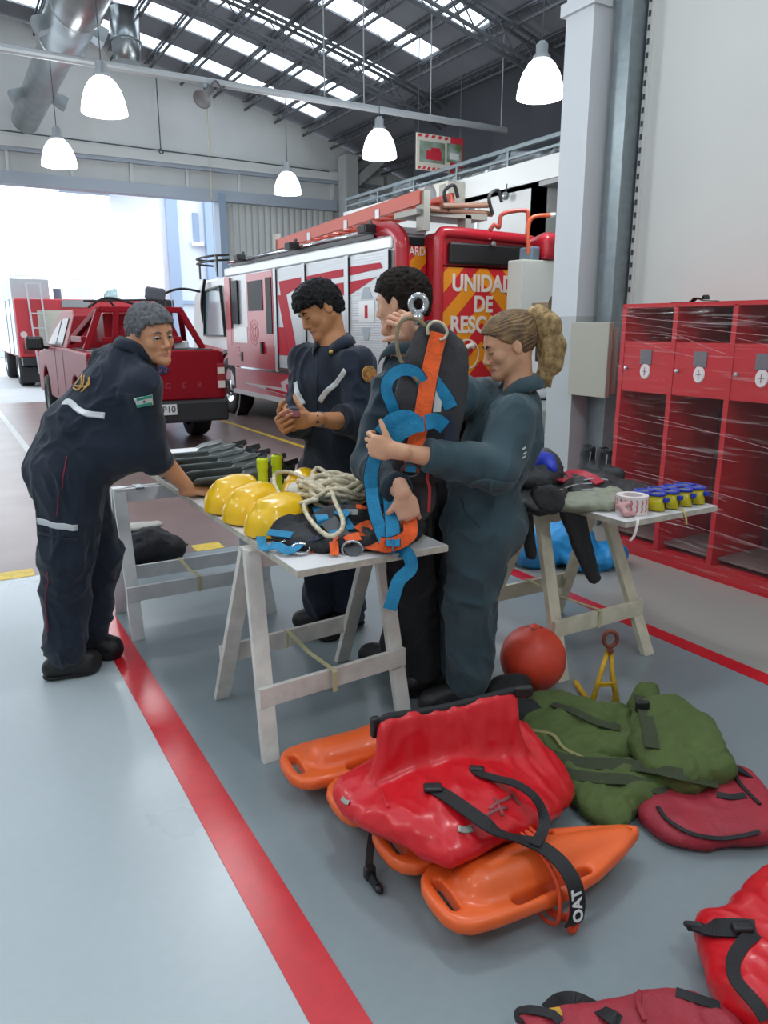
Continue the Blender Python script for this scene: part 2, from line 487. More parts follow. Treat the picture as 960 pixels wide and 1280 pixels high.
# header beams over the gate
hb = MB(); hb.box((-7, FY-.25, 4.14), (8.5, FY+.05, 4.36)); hb.box((-7, FY-.12, 4.75), (9.6, FY, 4.82))
struct(hb.build('trim_20', mat('beam_bluegrey', 'a6b0bb', .5, .2)))
hb = MB(); hb.box((-7, FY-.16, 4.82), (9.8, FY, 5.0))
for i in range(14): hb.box((-6.5+i*1.15, FY-.06, 4.36), (-6.44+i*1.15, FY, 4.78))
struct(hb.build('trim_21', mat('beam_pale', 'cfd2d0', .55)))
slab('trim_22', 5.62, 5.78, FY-.28, FY+.1, 0, 4.3, mat('jamb_bluegrey', '8d9fb4', .5))
# column in the corner
col = MB(); col.box((8.5, FY-.7, 0), (8.8, FY-.3, 5.3)); col.bar((8.65, FY-.5, 4.6), (9.5, FY-.5, 5.3), .2, .2)
struct(col.build('trim_23', m_plaster))
# ---- side walls
slab('wall_left', -7.2, -7, -4, 17.2, 0, 7.3, m_white)
slab('wall_front', -7.2, 12.2, -4.2, -4, 0, 7.3, m_white)
o = slab('wall_right', 4.45, 4.65, -4, 4.05, 0, 7, m_white)
slab('wall_right', 12, 12.2, -4, 17.2, 0, 7, m_roofsheet)
# big column by the lockers, two tones of paint
PXc, PYc = 4.12, 4.25
m_col = mat('column_white', 'cdd2d6', .6, bump=.03); m_colg = mat('column_grey', 'b3b9bb', .6, bump=.03)
slab('wall_column', PXc, 4.75, PYc, PYc+.27, 1.58, 7, m_col)
slab('wall_column', PXc-.004, 4.75, PYc-.004, PYc+.27, 0, 1.58, m_colg)
slab('wall_column', PXc-.03, PXc+.14, PYc-.03, PYc+.3, 3.62, 3.7, m_col)
slab('wall_partition', 4.75, 12, PYc+.09, PYc+.27, 0, 7, m_white)
# galvanised roller guide between the column and the white wall
g = MB(); g.box((4.28, 4.07, 0), (4.47, 4.16, 6.6)); g.box((4.27, 4.05, 0), (4.29, 4.2, 6.6))
guide = g.build('roller_shutter_guide', m_grey_steel); tag(guide, 'tall galvanised steel shutter guide between white pillar and blank wall', 'shutter guide')
g = MB(); g.box((4.425, 4.02, 0), (4.449, 4.055, 6.6)); gp = g.build('perforated_edge', m_band, guide)
g = MB(); z = 1.75
while z < 6.5: g.box((4.418, 4.027, z), (4.424, 4.045, z+.035)); z += .085
o = g.build('slot', m_dark_steel, gp); o['kind'] = 'stuff'
# ---- roof: arched sheets in bands with translucent sheets between, trusses and purlins
m_sky = bpy.data.materials.new('translucent_sheet'); m_sky.use_nodes = True
nt = m_sky.node_tree; nt.nodes.clear(); out = nt.nodes.new('ShaderNodeOutputMaterial')
tr = nt.nodes.new('ShaderNodeBsdfTransparent'); tr.inputs[0].default_value = (.96, .98, 1, 1); tl = nt.nodes.new('ShaderNodeBsdfTranslucent'); tl.inputs[0].default_value = (.9, .95, 1, 1)
mx = nt.nodes.new('ShaderNodeMixShader'); mx.inputs[0].default_value = .12
nt.links.new(tr.outputs[0], mx.inputs[1]); nt.links.new(tl.outputs[0], mx.inputs[2]); nt.links.new(mx.outputs[0], out.inputs[0])
def arc_sheet(x0, x1, y0, y1, m, name, up=0.06, th=.03):
    n = max(2, int((x1-x0)/.5)); xs = [x0+(x1-x0)*i/n for i in range(n+1)]
    poly = [(x, roofz(x)+up) for x in xs]+[(x, roofz(x)+up+th) for x in reversed(xs)]
    return struct(MB().prism(poly, 'y', y0, y1).build(name, m))
SKX1 = 7.78
bands = [(16.07-1.425*i-.29, 16.07-1.425*i+.29) for i in range(14)]
prev = 17.2
for (a, b) in bands:
    arc_sheet(-7, SKX1, b, prev, m_roofsheet, 'ceiling'); prev = a
    arc_sheet(-7, SKX1, a, b, m_sky, 'window_roof')
arc_sheet(-7, SKX1, -4.2, prev, m_roofsheet, 'ceiling')
arc_sheet(SKX1, 12.2, -4.2, 17.2, m_roofsheet, 'ceiling')
m_purl = mat('purlin_grey', '5c6064', .6, .3)
for k in range(26):
    xp = 11.19-.685*k; zt = roofz(xp); g = MB(); dd = .16
    g.bar((xp-.03, -4, zt), (xp-.03, 17, zt), .03, .03); g.bar((xp+.03, -4, zt), (xp+.03, 17, zt), .03, .03); g.bar((xp, -4, zt-dd), (xp, 17, zt-dd), .035, .035)
    yy = -4.
    while yy < 16.8: g.bar((xp, yy, zt-dd), (xp, yy+.16, zt), .008, .008); g.bar((xp, yy+.16, zt), (xp, yy+.32, zt-dd), .008, .008); yy += .32
    o = struct(g.build('trim_purlin', m_purl))
for yt in (12.6, 9.6, 6.6, 3.6, .6):
    g = MB(); xx = [-7+i*.35 for i in range(0, 55)]
    tops = [(x, yt, roofz(x)-.2) for x in xx]; bots = [(x, yt, roofz(x)-.55) for x in xx]
    for off in (-.09, .09):
        for i in range(len(xx)-1):
            for arr in (tops, bots):
                p = V3(arr[i])+Vector((0, off, 0)); q = V3(arr[i+1])+Vector((0, off, 0)); g.bar(p, q, .04, .04)
            a, b = (tops, bots) if i % 2 else (bots, tops)
            g.bar(V3(a[i])+Vector((0, off, 0)), V3(b[i+1])+Vector((0, off, 0)), .015, .015)
    struct(g.build('trim_truss', m_purl))
# straight tie pipes and rods
m_pipe = mat('pipe_grey', 'a4a9ab', .5, .3)
pipe = MB().tube([(-7, 10, 4.45), (8, 10, 4.45)], .045, 10).build('ceiling_pipe', m_pipe); tag(pipe, 'long straight grey pipe crossing the hall under the curved roof', 'pipe')
for x in (4.9, 5.5, 6.6, 7.9):
    MB().tube([(x, 10, 4.49), (x, 10, roofz(x))], .009, 6).build('hanger_rod', m_pipe, pipe)
t = MB().tube([(-7, 16.78, 5.16), (8.3, 16.78, 4.98)], .014, 6).build('tie_rod', m_dark_steel); tag(t, 'thin dark tie rod running along the far wall above the gate', 'rod')
MB().lathe([(.04, -.012), (.055, 0), (.04, .012), (.03, 0), (.04, -.012)], (4.46, 16.74, 5.0), (0, 1, 0), 16, False).build('ring_joint', m_dark_steel, t)
MB().tube([(4.46, 16.76, 5.05), (4.46, 16.76, 6.5)], .012, 6).build('rod', m_dark_steel, t)
# ---- pendant lamps on a regular grid
m_lampglow = mat('lamp_acrylic', 'ffffff', .4, emit='f2f7ff', estr=6.0)
m_lampcap = mat('lamp_cap', '9fa3a6', .4, .6)
def lamp(x, y, z, label, ztop=None):
    r = empty('pendant_lamp', (x, y, z), label, 'lamp', 'high bay pendant lamps')
    MB().lathe([(.225, -.17), (.232, -.165), (.226, -.12), (.21, -.04), (.18, .05), (.13, .13), (.085, .17), (.08, .165), (.12, .12), (.17, .04), (.2, -.04), (.216, -.12)], (x, y, z), n=32, close=False).build('shade', m_lampglow, r, smooth=True)
    MB().lathe([(.001, -.168), (.2, -.168), (.215, -.16), (.2, -.155), (.001, -.155)], (x, y, z), n=32).build('diffuser', m_lampglow, r, smooth=True)
    MB().lathe([(.0, .16), (.09, .16), (.085, .2), (.06, .22), (.06, .3), (.03, .33), (.0, .33)], (x, y, z), n=20).build('housing', m_lampcap, r, smooth=True)
    MB().tube([(x, y, z+.32), (x, y, ztop or roofz(x)-.1)], .006, 6).build('hanging_cable', m_dark_steel, r)
    L = bpy.data.lights.new('bulb', 'POINT'); L.energy = LAMP_W; L.shadow_soft_size = .2; L.color = (.93, .97, 1)
    o = bpy.data.objects.new('bulb', L); COL.objects.link(o); o.location = (0, 0, -.42); o.parent = r
    return r
LAMP_W = 90
lamp(5.45, 6.3, 3.87, 'bell shaped lit pendant lamp nearest, beside the big white pillar')
lamp(1.8, 8.85, 3.82, 'bell shaped lit pendant lamp larger of the two at left, under the duct', 4.93)
lamp(1.75, 11.8, 3.80, 'bell shaped lit pendant lamp smaller of the two at left, above the gate opening', 4.93)
lamp(5.45, 12.6, 3.86, 'smallest bell shaped lit pendant lamp, in front of the corrugated wall')
lamp(5.4, 9.4, 3.86, 'bell shaped lit pendant lamp hanging above the fire engine beside the banner')
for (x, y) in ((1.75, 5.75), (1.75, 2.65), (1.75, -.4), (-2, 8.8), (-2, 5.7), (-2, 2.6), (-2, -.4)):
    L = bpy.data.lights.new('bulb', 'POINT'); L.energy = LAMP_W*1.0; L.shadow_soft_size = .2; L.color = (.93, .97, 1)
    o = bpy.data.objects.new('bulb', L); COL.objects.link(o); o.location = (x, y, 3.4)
# ---- air duct
m_duct = mat('duct_metal', 'a9b0b2', .28, .85, var=.12, vscale=3)
dx = PZ(98, 0, 5.25).x; dy0 = PZ(98, 0, 5.25).y; dy1 = 16.2
d = empty('air_duct', (dx, 12, 5.25), 'large round galvanised air duct running under the roof at upper left', 'duct')
MB().lathe([(.3, 0), (.3, 3.9), (.24, 4.2), (.24, 8.4)], (dx, 8.2, 5.25), (0, 1, 0), 32).build('pipe_run', m_duct, d, smooth=True)
for yy in (9.4, 10.6, 11.8):
    MB().lathe([(.3, 0), (.315, .01), (.315, .04), (.3, .05)], (dx, yy, 5.25), (0, 1, 0), 32, False).build('joint_ring', m_duct, d)
for yy in (11.2, 14.6):
    for sx in (-1, 1):
        M = frame((dx+sx*.24, yy, 5.15), (0, 1, 0), (0, 0, 1))
        g = MB(); g.M = None
        c0 = Vector((dx+sx*.2, yy, 5.2)); dr = Vector((sx, 0, -.45)).normalized(); s2 = Vector((0, 1, 0)); u2 = dr.cross(s2)
        vs = []
        for t, w, h in ((0, .1, .07), (.2, .12, .09), (.24, .12, .09)):
            for a, b in ((-1, -1), (1, -1), (1, 1), (-1, 1)): vs.append(c0+dr*t+s2*a*w+u2*b*h)
        g.add(vs, [(0, 1, 5, 4), (1, 2, 6, 5), (2, 3, 7, 6), (3, 0, 4, 7), (4, 5, 9, 8), (5, 6, 10, 9), (6, 7, 11, 10), (7, 4, 8, 11), (8, 9, 10, 11), (3, 2, 1, 0)])
        g.build('outlet', m_duct, d)
v = PY(158, 62, 14.5)
vent = empty('roof_ventilator', v, 'short round metal ventilator hanging from the roof beside the duct', 'ventilator')
MB().lathe([(.19, -.2), (.22, -.2), (.24, .1), (.24, .6), (.19, .6)], v, (0, 0, 1), 24).build('drum', m_duct, vent, smooth=True)
MB().lathe([(.25, 0), (.26, .02), (.25, .04)], (v.x, v.y, v.z+.1), (0, 0, 1), 24, False).build('band', m_grey_steel, vent)
h = PY(258, 117, 9.9)
horn = empty('siren_horn', h, 'small siren horn clamped under the long grey pipe with a hanging yellow cord', 'siren')
MB().lathe([(.02, -.14), (.05, -.12), (.05, 0), (.06, .04), (.1, .12), (.115, .14), (.1, .13)], h, (-.5, -.4, -.55), 20).build('bell', mat('horn_grey', '6e6f70', .5, .5), horn, smooth=True)
MB().tube(spline([h+Vector((.03, 0, .05)), h+Vector((.12, 0, .16)), h+Vector((.22, .05, .1)), h+Vector((.3, .1, .2))]), .012, 6).build('wiring', m_dark_steel, horn)
MB().bar(h+Vector((0, .02, .06)), (h.x, 10, 4.45), .05, .03).build('bracket', m_grey_steel, horn)
MB().tube([h, (h.x, h.y, 2.2)], .004, 5).build('cord', mat('cord_ochre', 'a89a6e', .8), horn)
# ---- office block with white fascia under the right-hand roof
m_office = mat('office_wall', 'c9cbc9', .7, var=.02, vscale=1.5)
OX = 7.1
struct(MB().box((OX, 8.15, 0), (OX+.15, 13.6, 3.4)).build('wall_office', m_office))
struct(MB().box((OX+.9, YB, 0), (OX+1.05, 8.3, 3.4)).box((OX, 8.15, 0), (OX+1.0, 8.3, 3.4)).build('wall_office', mat('office_recess', 'a9abaa', .7)))
struct(MB().box((OX-.03, YB, 3.36), (OX+.2, 13.7, 3.64)).build('trim_30', m_band))
struct(MB().box((OX, YB, 3.3), (12, 13.7, 3.4)).box((OX, 13.5, 0), (12, 13.65, 3.4)).build('trim_31', mat('soffit', '9c9e9d', .7)))
g = MB(); g.bar((OX, YB, 3.86), (OX, 13.6, 3.86), .05, .05); g.bar((OX, YB, 3.74), (OX, 13.6, 3.74), .03, .03)
yy = 5.2
while yy < 13.6: g.bar((OX, yy, 3.62), (OX, yy, 3.86), .04, .04); yy += 1.2
rail = g.build('mezzanine_rail', m_grey_steel); tag(rail, 'low grey steel rail along the top of the white fascia band', 'rail')
MB().box((8.6, YB, 3.4), (8.7, 13.6, 6.0)).build('mezzanine_dark_sheet', mat('mezz_dark', '3c3f45', .8))['kind'] = 'structure'  # dark sheet: shade of the open space behind the rail, put into its colour
mf = mat('foil_insulation', '8f9698', .35, .7, var=.3, vscale=6, bump=1, bscale=9)
S = SDF(); 
for i in range(12):
    yy = 13.3-i*.7; S.ell((7.5+.1*math.sin(i*2), yy, 3.75+.05*math.cos(i*3)), (.22, .5, .12), .05)
o = S.build('foil_insulation_roll', .04, mf, disp=lambda P, N: .04*ridge(P*5, 3)); tag(o, 'crumpled silver foil insulation lying along the mezzanine behind its rail', 'insulation')
# recess door and sensor lamp
a = PX(676, 250, OX+.9); b = PX(688, 300, OX+.9)
dr = MB().box((OX+.86, a.y-.3, 0.9), (OX+.9, a.y-.1, a.z)).build('door_1', mat('door_dark', '3d3e40', .5)); dr['kind'] = 'structure'
MB().box((OX+.84, a.y-.12, .9), (OX+.91, a.y-.07, a.z+.05)).build('door_frame', m_office, dr)
w0 = PX(573, 262, OX); w1 = PX(597, 292, OX)
wn = MB().box((OX-.02, w1.y, w1.z-.1), (OX+.01, w0.y, w0.z+.02)).build('window_1', mat('window_glass_grey', '6f7a80', .15)); wn['kind'] = 'structure'
g = MB(); zb, zt = w1.z-.1, w0.z+.02
for z in (zb, zt): g.box((OX-.04, w1.y, z-.03), (OX, w0.y, z+.03))
for y in (w1.y, (w0.y+w1.y)/2, w0.y): g.box((OX-.04, y-.03, zb), (OX, y+.03, zt))
g.build('window_frame', m_band, wn)
s = PX(632, 245, OX-.1)
sl = empty('hanging_sensor', s, 'small round grey sensor hanging on a cord from the white fascia', 'sensor')
MB().ball(s, .055).build('bulb', mat('sensor_grey', '8d9192', .3, .6), sl, smooth=True); MB().tube([s, (s.x, s.y-.02, 3.4)], .008, 6).build('cord', m_dark_steel, sl)
# air conditioner
a0 = PX(528, 234, OX-.35); a1 = PX(553, 264, OX-.35)
ac = empty('air_conditioner', (OX-.2, a0.y, a1.z), 'beige outdoor air conditioner unit on the office wall above the fire engine', 'air conditioner')
yc = (a0.y+a1.y)/2; zc = (a0.z+a1.z)/2; hh = abs(a0.z-a1.z)/2
MB().box((OX-.35, yc-.4, zc-hh), (OX-.02, yc+.4, zc+hh)).build('casing', mat('ac_beige', 'bdb9ae', .5), ac, bevel=.02)
MB().lathe([(.02, 0), (.05, .02), (.19, .02), (.22, 0)], (OX-.35, yc+.1, zc), (-1, 0, 0), 24, False).build('fan_grille', mat('ac_grille', '6b6d6d', .5), ac)
MB().box((OX-.352, yc-.36, zc-hh*.8), (OX-.362, yc-.2, zc+hh*.8)).build('side_panel', mat('ac_dark', '8b887e', .5), ac)
# banner with vehicle photos above the rail
b0 = PY(520, 163, 10.6); b1 = PY(577, 221, 10.6)
BM = frame(((b0.x+b1.x)/2, 10.6, (b0.z+b1.z)/2), (1, 0, .0), (0, 0, 1)); bw = (b1.x-b0.x); bh = (b0.z-b1.z)*.9
sign = empty('photo_banner', BM.translation, 'red framed banner with two vehicle pictures hanging in the dark roof space', 'banner')
def onb(x0, y0, x1, y1, z, th=.004): 
    g = MB(); g.box((x0*bw, y0*bh, z), (x1*bw, y1*bh, z+th), BM); return g
onb(-.5, -.5, .5, .5, 0, .02).build('board', mat('banner_cream', 'c9c4b8', .5), sign)
onb(.22, -.5, .5, .5, .02).build('red_field', mat('banner_red', 'c0303c', .5), sign)
onb(-.44, -.28, .1, .3, .024).build('picture', mat('banner_photo_green', '5d6f55', .5, color2='8a9a92', vscale=5), sign)
onb(.14, -.2, .46, .32, .028).build('picture', mat('banner_photo_park', '55714a', .5, color2='a9b5b0', vscale=5), sign)
g = MB(); g.M = BM
g.box((-.3*bw, -.2*bh, .03), (.02*bw, .05*bh, .034)); g.box((-.2*bw, .04*bh, .03), (0, .14*bh, .034)); g.build('red_vehicle_print', mat('banner_red2', 'b52a38', .5), sign)
g = MB(); g.M = BM; g.box((.2*bw, -.12*bh, .034), (.4*bw, .06*bh, .038)); g.build('white_vehicle_print', m_band, sign)
g = MB(); g.M = BM
for i in range(6): g.prism([((-.48+i*.14)*bw, .4*bh), ((-.41+i*.14)*bw, .4*bh), ((-.38+i*.14)*bw, .48*bh), ((-.45+i*.14)*bw, .48*bh)], 'z', .022, .027)
for i in range(6): g.prism([((-.48+i*.1)*bw, -.48*bh), ((-.43+i*.1)*bw, -.48*bh), ((-.40+i*.1)*bw, -.4*bh), ((-.45+i*.1)*bw, -.4*bh)], 'z', .022, .027)
g.build('stripe_border', mat('banner_red', 'c0303c', .5), sign)
for sx in (-.45, .45): MB().tube([BM @ Vector((sx*bw, .5*bh, 0)), (BM @ Vector((sx*bw, .5*bh, 0)))+Vector((0, 0, 1.4))], .008, 6).build('hanging_wire', m_dark_steel, sign)
# ---- yard outside the gate: pale buildings, haze-bright sky
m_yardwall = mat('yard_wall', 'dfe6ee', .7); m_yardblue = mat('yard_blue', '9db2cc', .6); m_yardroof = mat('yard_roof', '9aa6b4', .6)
by = 24.
a = PY(196, 300, by); 
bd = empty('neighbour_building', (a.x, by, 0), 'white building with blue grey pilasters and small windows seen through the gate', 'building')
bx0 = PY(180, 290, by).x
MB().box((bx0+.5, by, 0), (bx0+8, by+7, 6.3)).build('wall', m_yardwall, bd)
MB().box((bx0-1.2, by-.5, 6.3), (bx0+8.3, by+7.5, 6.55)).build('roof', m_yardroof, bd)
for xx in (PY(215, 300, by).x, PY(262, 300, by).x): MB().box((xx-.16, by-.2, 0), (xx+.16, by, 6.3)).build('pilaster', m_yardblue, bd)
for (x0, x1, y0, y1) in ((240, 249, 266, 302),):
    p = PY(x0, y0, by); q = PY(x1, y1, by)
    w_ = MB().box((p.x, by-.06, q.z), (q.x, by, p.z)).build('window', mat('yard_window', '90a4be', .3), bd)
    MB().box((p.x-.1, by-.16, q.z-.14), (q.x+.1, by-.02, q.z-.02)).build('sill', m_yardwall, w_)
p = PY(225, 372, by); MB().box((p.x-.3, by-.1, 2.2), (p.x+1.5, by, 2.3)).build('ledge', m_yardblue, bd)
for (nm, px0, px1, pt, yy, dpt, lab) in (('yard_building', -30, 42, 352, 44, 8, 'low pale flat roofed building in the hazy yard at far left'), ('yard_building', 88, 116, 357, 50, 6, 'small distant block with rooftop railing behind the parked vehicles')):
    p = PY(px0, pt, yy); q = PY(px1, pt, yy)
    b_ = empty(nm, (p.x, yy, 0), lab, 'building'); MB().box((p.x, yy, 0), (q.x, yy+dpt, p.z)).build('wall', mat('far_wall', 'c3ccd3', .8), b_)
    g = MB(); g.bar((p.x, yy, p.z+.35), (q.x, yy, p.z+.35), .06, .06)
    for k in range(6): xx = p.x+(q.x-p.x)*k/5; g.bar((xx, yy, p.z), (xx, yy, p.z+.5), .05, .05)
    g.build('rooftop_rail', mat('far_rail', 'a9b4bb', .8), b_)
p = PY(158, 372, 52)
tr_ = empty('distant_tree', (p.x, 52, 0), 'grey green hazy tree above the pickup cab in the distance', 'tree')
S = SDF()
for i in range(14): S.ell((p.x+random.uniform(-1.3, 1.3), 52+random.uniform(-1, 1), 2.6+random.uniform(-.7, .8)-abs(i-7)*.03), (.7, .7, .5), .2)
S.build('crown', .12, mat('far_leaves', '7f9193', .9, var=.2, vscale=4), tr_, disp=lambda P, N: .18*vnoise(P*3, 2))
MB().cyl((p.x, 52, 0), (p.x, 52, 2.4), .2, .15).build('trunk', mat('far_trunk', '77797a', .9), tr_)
# ================================================================ vehicles
m_tred = mat('truck_red', 'ae1828', .3, coat=.25); m_tdark = mat('trim_black', '1d1e20', .45); m_glass = mat('dark_glass', '1a1f24', .2, spec=.04)
m_rubber = mat('tyre_rubber', '1f1f20', .75, bump=.3, bscale=60); m_chrome = mat('chrome', 'cfd3d6', .15, .95); m_silver = mat('silver_panel', 'b9bdc1', .38, .35)
m_twhite = mat('truck_white', 'd9dcdc', .3, coat=.4); m_stripe = mat('stripe_red', 'b81e32', .55, spec=.2)
def wave_mat(name, c, sc=18, rough=.4, metal=.3, d='Z'):
    m = mat(name, c, rough, metal); nt = m.node_tree; b = nt.nodes['Principled BSDF']
    tc = nt.nodes.new('ShaderNodeTexCoord'); wv = nt.nodes.new('ShaderNodeTexWave'); wv.bands_direction = d; wv.inputs['Scale'].default_value = sc
    bp = nt.nodes.new('ShaderNodeBump'); bp.inputs['Strength'].default_value = .25; bp.inputs['Distance'].default_value = .004
    nt.links.new(tc.outputs['Object'], wv.inputs['Vector']); nt.links.new(wv.outputs['Fac'], bp.inputs['Height']); nt.links.new(bp.outputs[0], b.inputs['Normal'])
    return m
m_shutter = wave_mat('roller_shutter', 'bfc3c6', 11); m_shutter_beige = wave_mat('roller_shutter_beige', 'b9b7aa', 3)
def wheel(c, r, w, ax, parent, hub=m_chrome):
    """c: centre of the outer face; ax: outward axis"""
    ax = V3(ax)
    t = MB().lathe([(r*.58, 0), (r*.62, .012), (r*.9, .012), (r*.97, -.02), (r, -.05), (r, -w+.03), (r*.95, -w), (r*.5, -w)], c, ax, 36, False).build('tyre', m_rubber, parent, smooth=True)
    h = MB().lathe([(.001, -.02), (r*.16, -.02), (r*.2, -.05), (r*.5, -.075), (r*.56, -.01), (r*.6, 0), (r*.6, -w), (.001, -w)], c, ax, 32).build('rim', hub, t, smooth=True)
    x = ax.orthogonal().normalized(); y = ax.cross(x)
    for k in range(8):
        a = k*PI/4; p = V3(c)+(x*math.cos(a)+y*math.sin(a))*r*.33
        MB().cyl(p-ax*.07, p-ax*.02, .018, n=8).build('wheel_nut', m_dark_steel, t)
def fire_engine():
    X0, X1, Y0, Y1 = 4.4, 6.6, 7.35, 12.98
    R = empty('fire_engine', (5.5, 10, 0), 'large red and silver fire rescue truck reading UNIDAD DE RESCATE on its rear', 'fire truck')
    sx = X0
    MB().box((X0+.02, Y0, .5), (X1, Y1, 2.36)).build('body', mat('truck_body', 'c6c9cb', .35, .2, coat=.2), R, bevel=.03)
    # cornice, rails and roof deck
    MB().box((X0-.0, Y0+.05, 2.33), (X0+.22, Y1+.02, 2.47)).build('cornice', mat('cornice_silver', 'ccd0d2', .35, .4), R, bevel=.02)
    MB().box((X0+.1, Y0+.1, 2.47), (X1-.1, Y1, 2.5)).build('roof_deck', m_silver, R)
    g = MB(); g.tube([(X0+.05, Y0+.5, 2.56), (X0+.05, Y1-.1, 2.56)], .03, 8); o = g.build('roof_rail', m_chrome, R, smooth=True)
    g = MB(); g.box((X0+.03, Y0+.5, 2.48), (X0+.06, Y1-.3, 2.53)); g.build('rail_seal', m_tdark, R)
    for (px, py) in ((303, 322), (369, 305), (463, 285)):
        p = PX(px, py, X0); l = MB().box((X0-.12, p.y-.1, 2.53), (X0+.02, p.y+.1, 2.62)).build('work_light', m_tdark, R, bevel=.01)
        MB().box((X0-.125, p.y-.08, 2.545), (X0-.12, p.y+.08, 2.605)).build('lens', m_glass, l)
        MB().bar((X0-.02, p.y, 2.6), (X0+.06, p.y+.1, 2.67), .03, .03).build('bracket', m_tdark, l)
    # skirt: red with pale zig-zag, lower body
    arch = [(Y1+.02, .8)]
    MB().box((X0-.01, Y0, .40), (X0+.3, Y1-.35, .84)).build('skirt', m_tred, R, bevel=.01)
    MB().box((X0-.03, Y0, .40), (X0, Y1-.3, .47)).build('side_rail', mat('rail_white', 'd0d0d0', .4), R)
    MB().box((X0-.022, 9.6, .835), (X0+.01, 12.3, .865)).build('step_edge', m_chrome, R)
    def side(pts, name, m, th=.006, z=0):
        g = MB(); q = [PX(x, y, X0-z) for x, y in pts]; g.poly3(q, (-th, 0, 0)); return g.build(name, m, R)
    def sideb(y0, y1, z0, z1, name, m, th=.01, par=R, d=0.):
        return MB().box((X0-th-d, y0, z0), (X0-d, y1, z1)).build(name, m, par)
    # red and silver cladding of the crew section
    sideb(10.74, Y1, .86, 1.48, 'lower_panel', m_tred, .012)
    sideb(11.95, 12.6, 1.25, 1.5, 'white_panel', m_twhite, .016)
    sideb(10.74, 11.6, 1.22, 1.5, 'white_panel', m_twhite, .016)
    dr = sideb(10.80, 11.9, 1.22, 2.31, 'crew_door', m_tred, .02)
    MB().box((X0-.03, 11.2, 1.75), (X0-.018, 11.82, 2.2)).build('window', m_glass, dr)
    MB().box((X0-.03, 10.84, 1.4), (X0-.018, 11.06, 2.22)).build('window', m_glass, dr)
    MB().box((X0-.05, 11.25, 1.1), (X0-.02, 11.31, 1.28)).build('handle', m_tdark, R)
    sideb(12.72, Y1, 1.2, 2.31, 'corner_panel', m_tred, .015)
    sideb(12.35, 12.62, 1.55, 2.25, 'side_window', m_glass, .02)
    sideb(12.2, 12.3, .95, 1.1, 'door_latch', m_tdark, .02)
    # crest
    p = V3((X0-.02, 11.62, 1.42)); Mx = Matrix(((0, 0, -1, p.x), (-1, 0, 0, p.y), (0, 1, 0, p.z), (0, 0, 0, 1)))
    g = MB(); g.M = Mx
    for r in (.20, .15, .07): g.lathe([(r, 0), (r-.012, 0), (r-.012, .004), (r, .004), (r, 0)], (0, 0, 0), (0, 0, 1), 32, False)
    for k in range(8):
        a = k*PI/4; g.bar((.08*math.cos(a), .08*math.sin(a), .003), (.15*math.cos(a), .15*math.sin(a), .003), .022, .004, (0, 0, 1))
    for v in range(len(g.v)): pass
    g.build('crest', mat('crest_pink', 'd98a92', .5), R)
    for k, z in enumerate((1.16, 1.1, 1.03)):
        MB().box((X0-.018, 12.35, z), (X0-.012, 12.6+.05*k, z+.02)).build('small_lettering', mat('crest_pink', 'd98a92', .5), R)
    # three roller shutters with posts
    ys = [10.70, 9.68, 8.42, 7.47]
    for i in range(3):
        s = sideb(ys[i+1]+.05, ys[i]-.05, .87, 2.31, 'roller_shutter', m_shutter, .012)
        MB().box((X0-.03, ys[i+1]+.05, .87), (X0-.01, ys[i]-.05, .92)).build('shutter_handle', m_chrome, s)
    for y in ys: 
        sideb(y-.05, y+.05, .85, 2.33, 'shutter_post', m_silver, .03)
        sideb(y-.062, y-.05, .87, 2.31, 'seal', m_tdark, .032)
    # red graphics across the shutters
    for pts in (((359, 375), (369, 347), (389, 342), (375, 375), (379, 460), (363, 455)), ((345, 405), (361, 401), (366, 428), (345, 430)), ((353, 357), (372, 345), (372, 440), (362, 442)),
                ((405, 343), (436, 336), (436, 342), (406, 350)), ((408, 352), (434, 347), (434, 358), (414, 363)),
                ((441, 335), (480, 329), (484, 333), (441, 341)), ((441, 346), (474, 341), (441, 354))):
        pass
    gz = MB()
    for poly in ([(10.62, 1.95), (10.3, 1.95), (9.9, .98), (10.2, .98)], [(10.64, 1.5), (10.44, 1.5), (10.26, 1.1), (10.64, 1.1)], [(10.5, 1.95), (10.55, 2.14), (9.75, 2.16), (9.75, 2.05), (10.3, 1.95)],
                 [(9.6, 2.16), (8.52, 2.19), (8.52, 2.1), (9.6, 2.06)], [(9.6, 2.0), (8.52, 2.03), (8.52, 1.88), (9.6, 1.72)],
                 [(8.35, 2.2), (7.62, 2.2), (7.56, 2.14), (8.35, 2.1)], [(8.35, 2.03), (7.7, 2.05), (8.35, 1.88)]):
        MB().poly3([(X0-.013, y, z) for y, z in poly], (-.004, 0, 0)).build('red_graphic', m_stripe, R)
    gp = mat('graphic_grey', '9aa5ad', .4)
    for poly in ([(8.0, 1.95), (7.88, 1.95), (7.8, 1.82), (8.08, 1.82)], [(8.05, 1.5), (7.85, 1.5), (7.9, 1.35), (8.0, 1.35)]): MB().poly3([(X0-.013, y, z) for y, z in poly], (-.004, 0, 0)).build('grey_graphic', gp, R)
    MB().box((X0-.017, 7.75, 1.55), (X0-.013, 8.13, 1.8)).build('white_graphic', m_twhite, R)
    MB().box((X0-.019, 7.91, 1.6), (X0-.017, 7.98, 1.75)).build('red_graphic', m_stripe, R)
    for poly in ([(12.3, .6), (10.55, .62), (10.6, .7), (10.3, .78), (10.2, .74), (10.2, .5)], ): MB().poly3([(X0-.013, y, z) for y, z in poly], (-.004, 0, 0)).build('pale_graphic', mat('graphic_pale', 'cdbfc1', .4), R)
    MB().poly3([(X0-.018, y, z) for y, z in ([(11.2, .585), (10.35, .57), (10.4, .68), (10.26, .7), (10.26, .52), (11.2, .56)])], (-.004, 0, 0)).build('red_graphic', m_stripe, R)
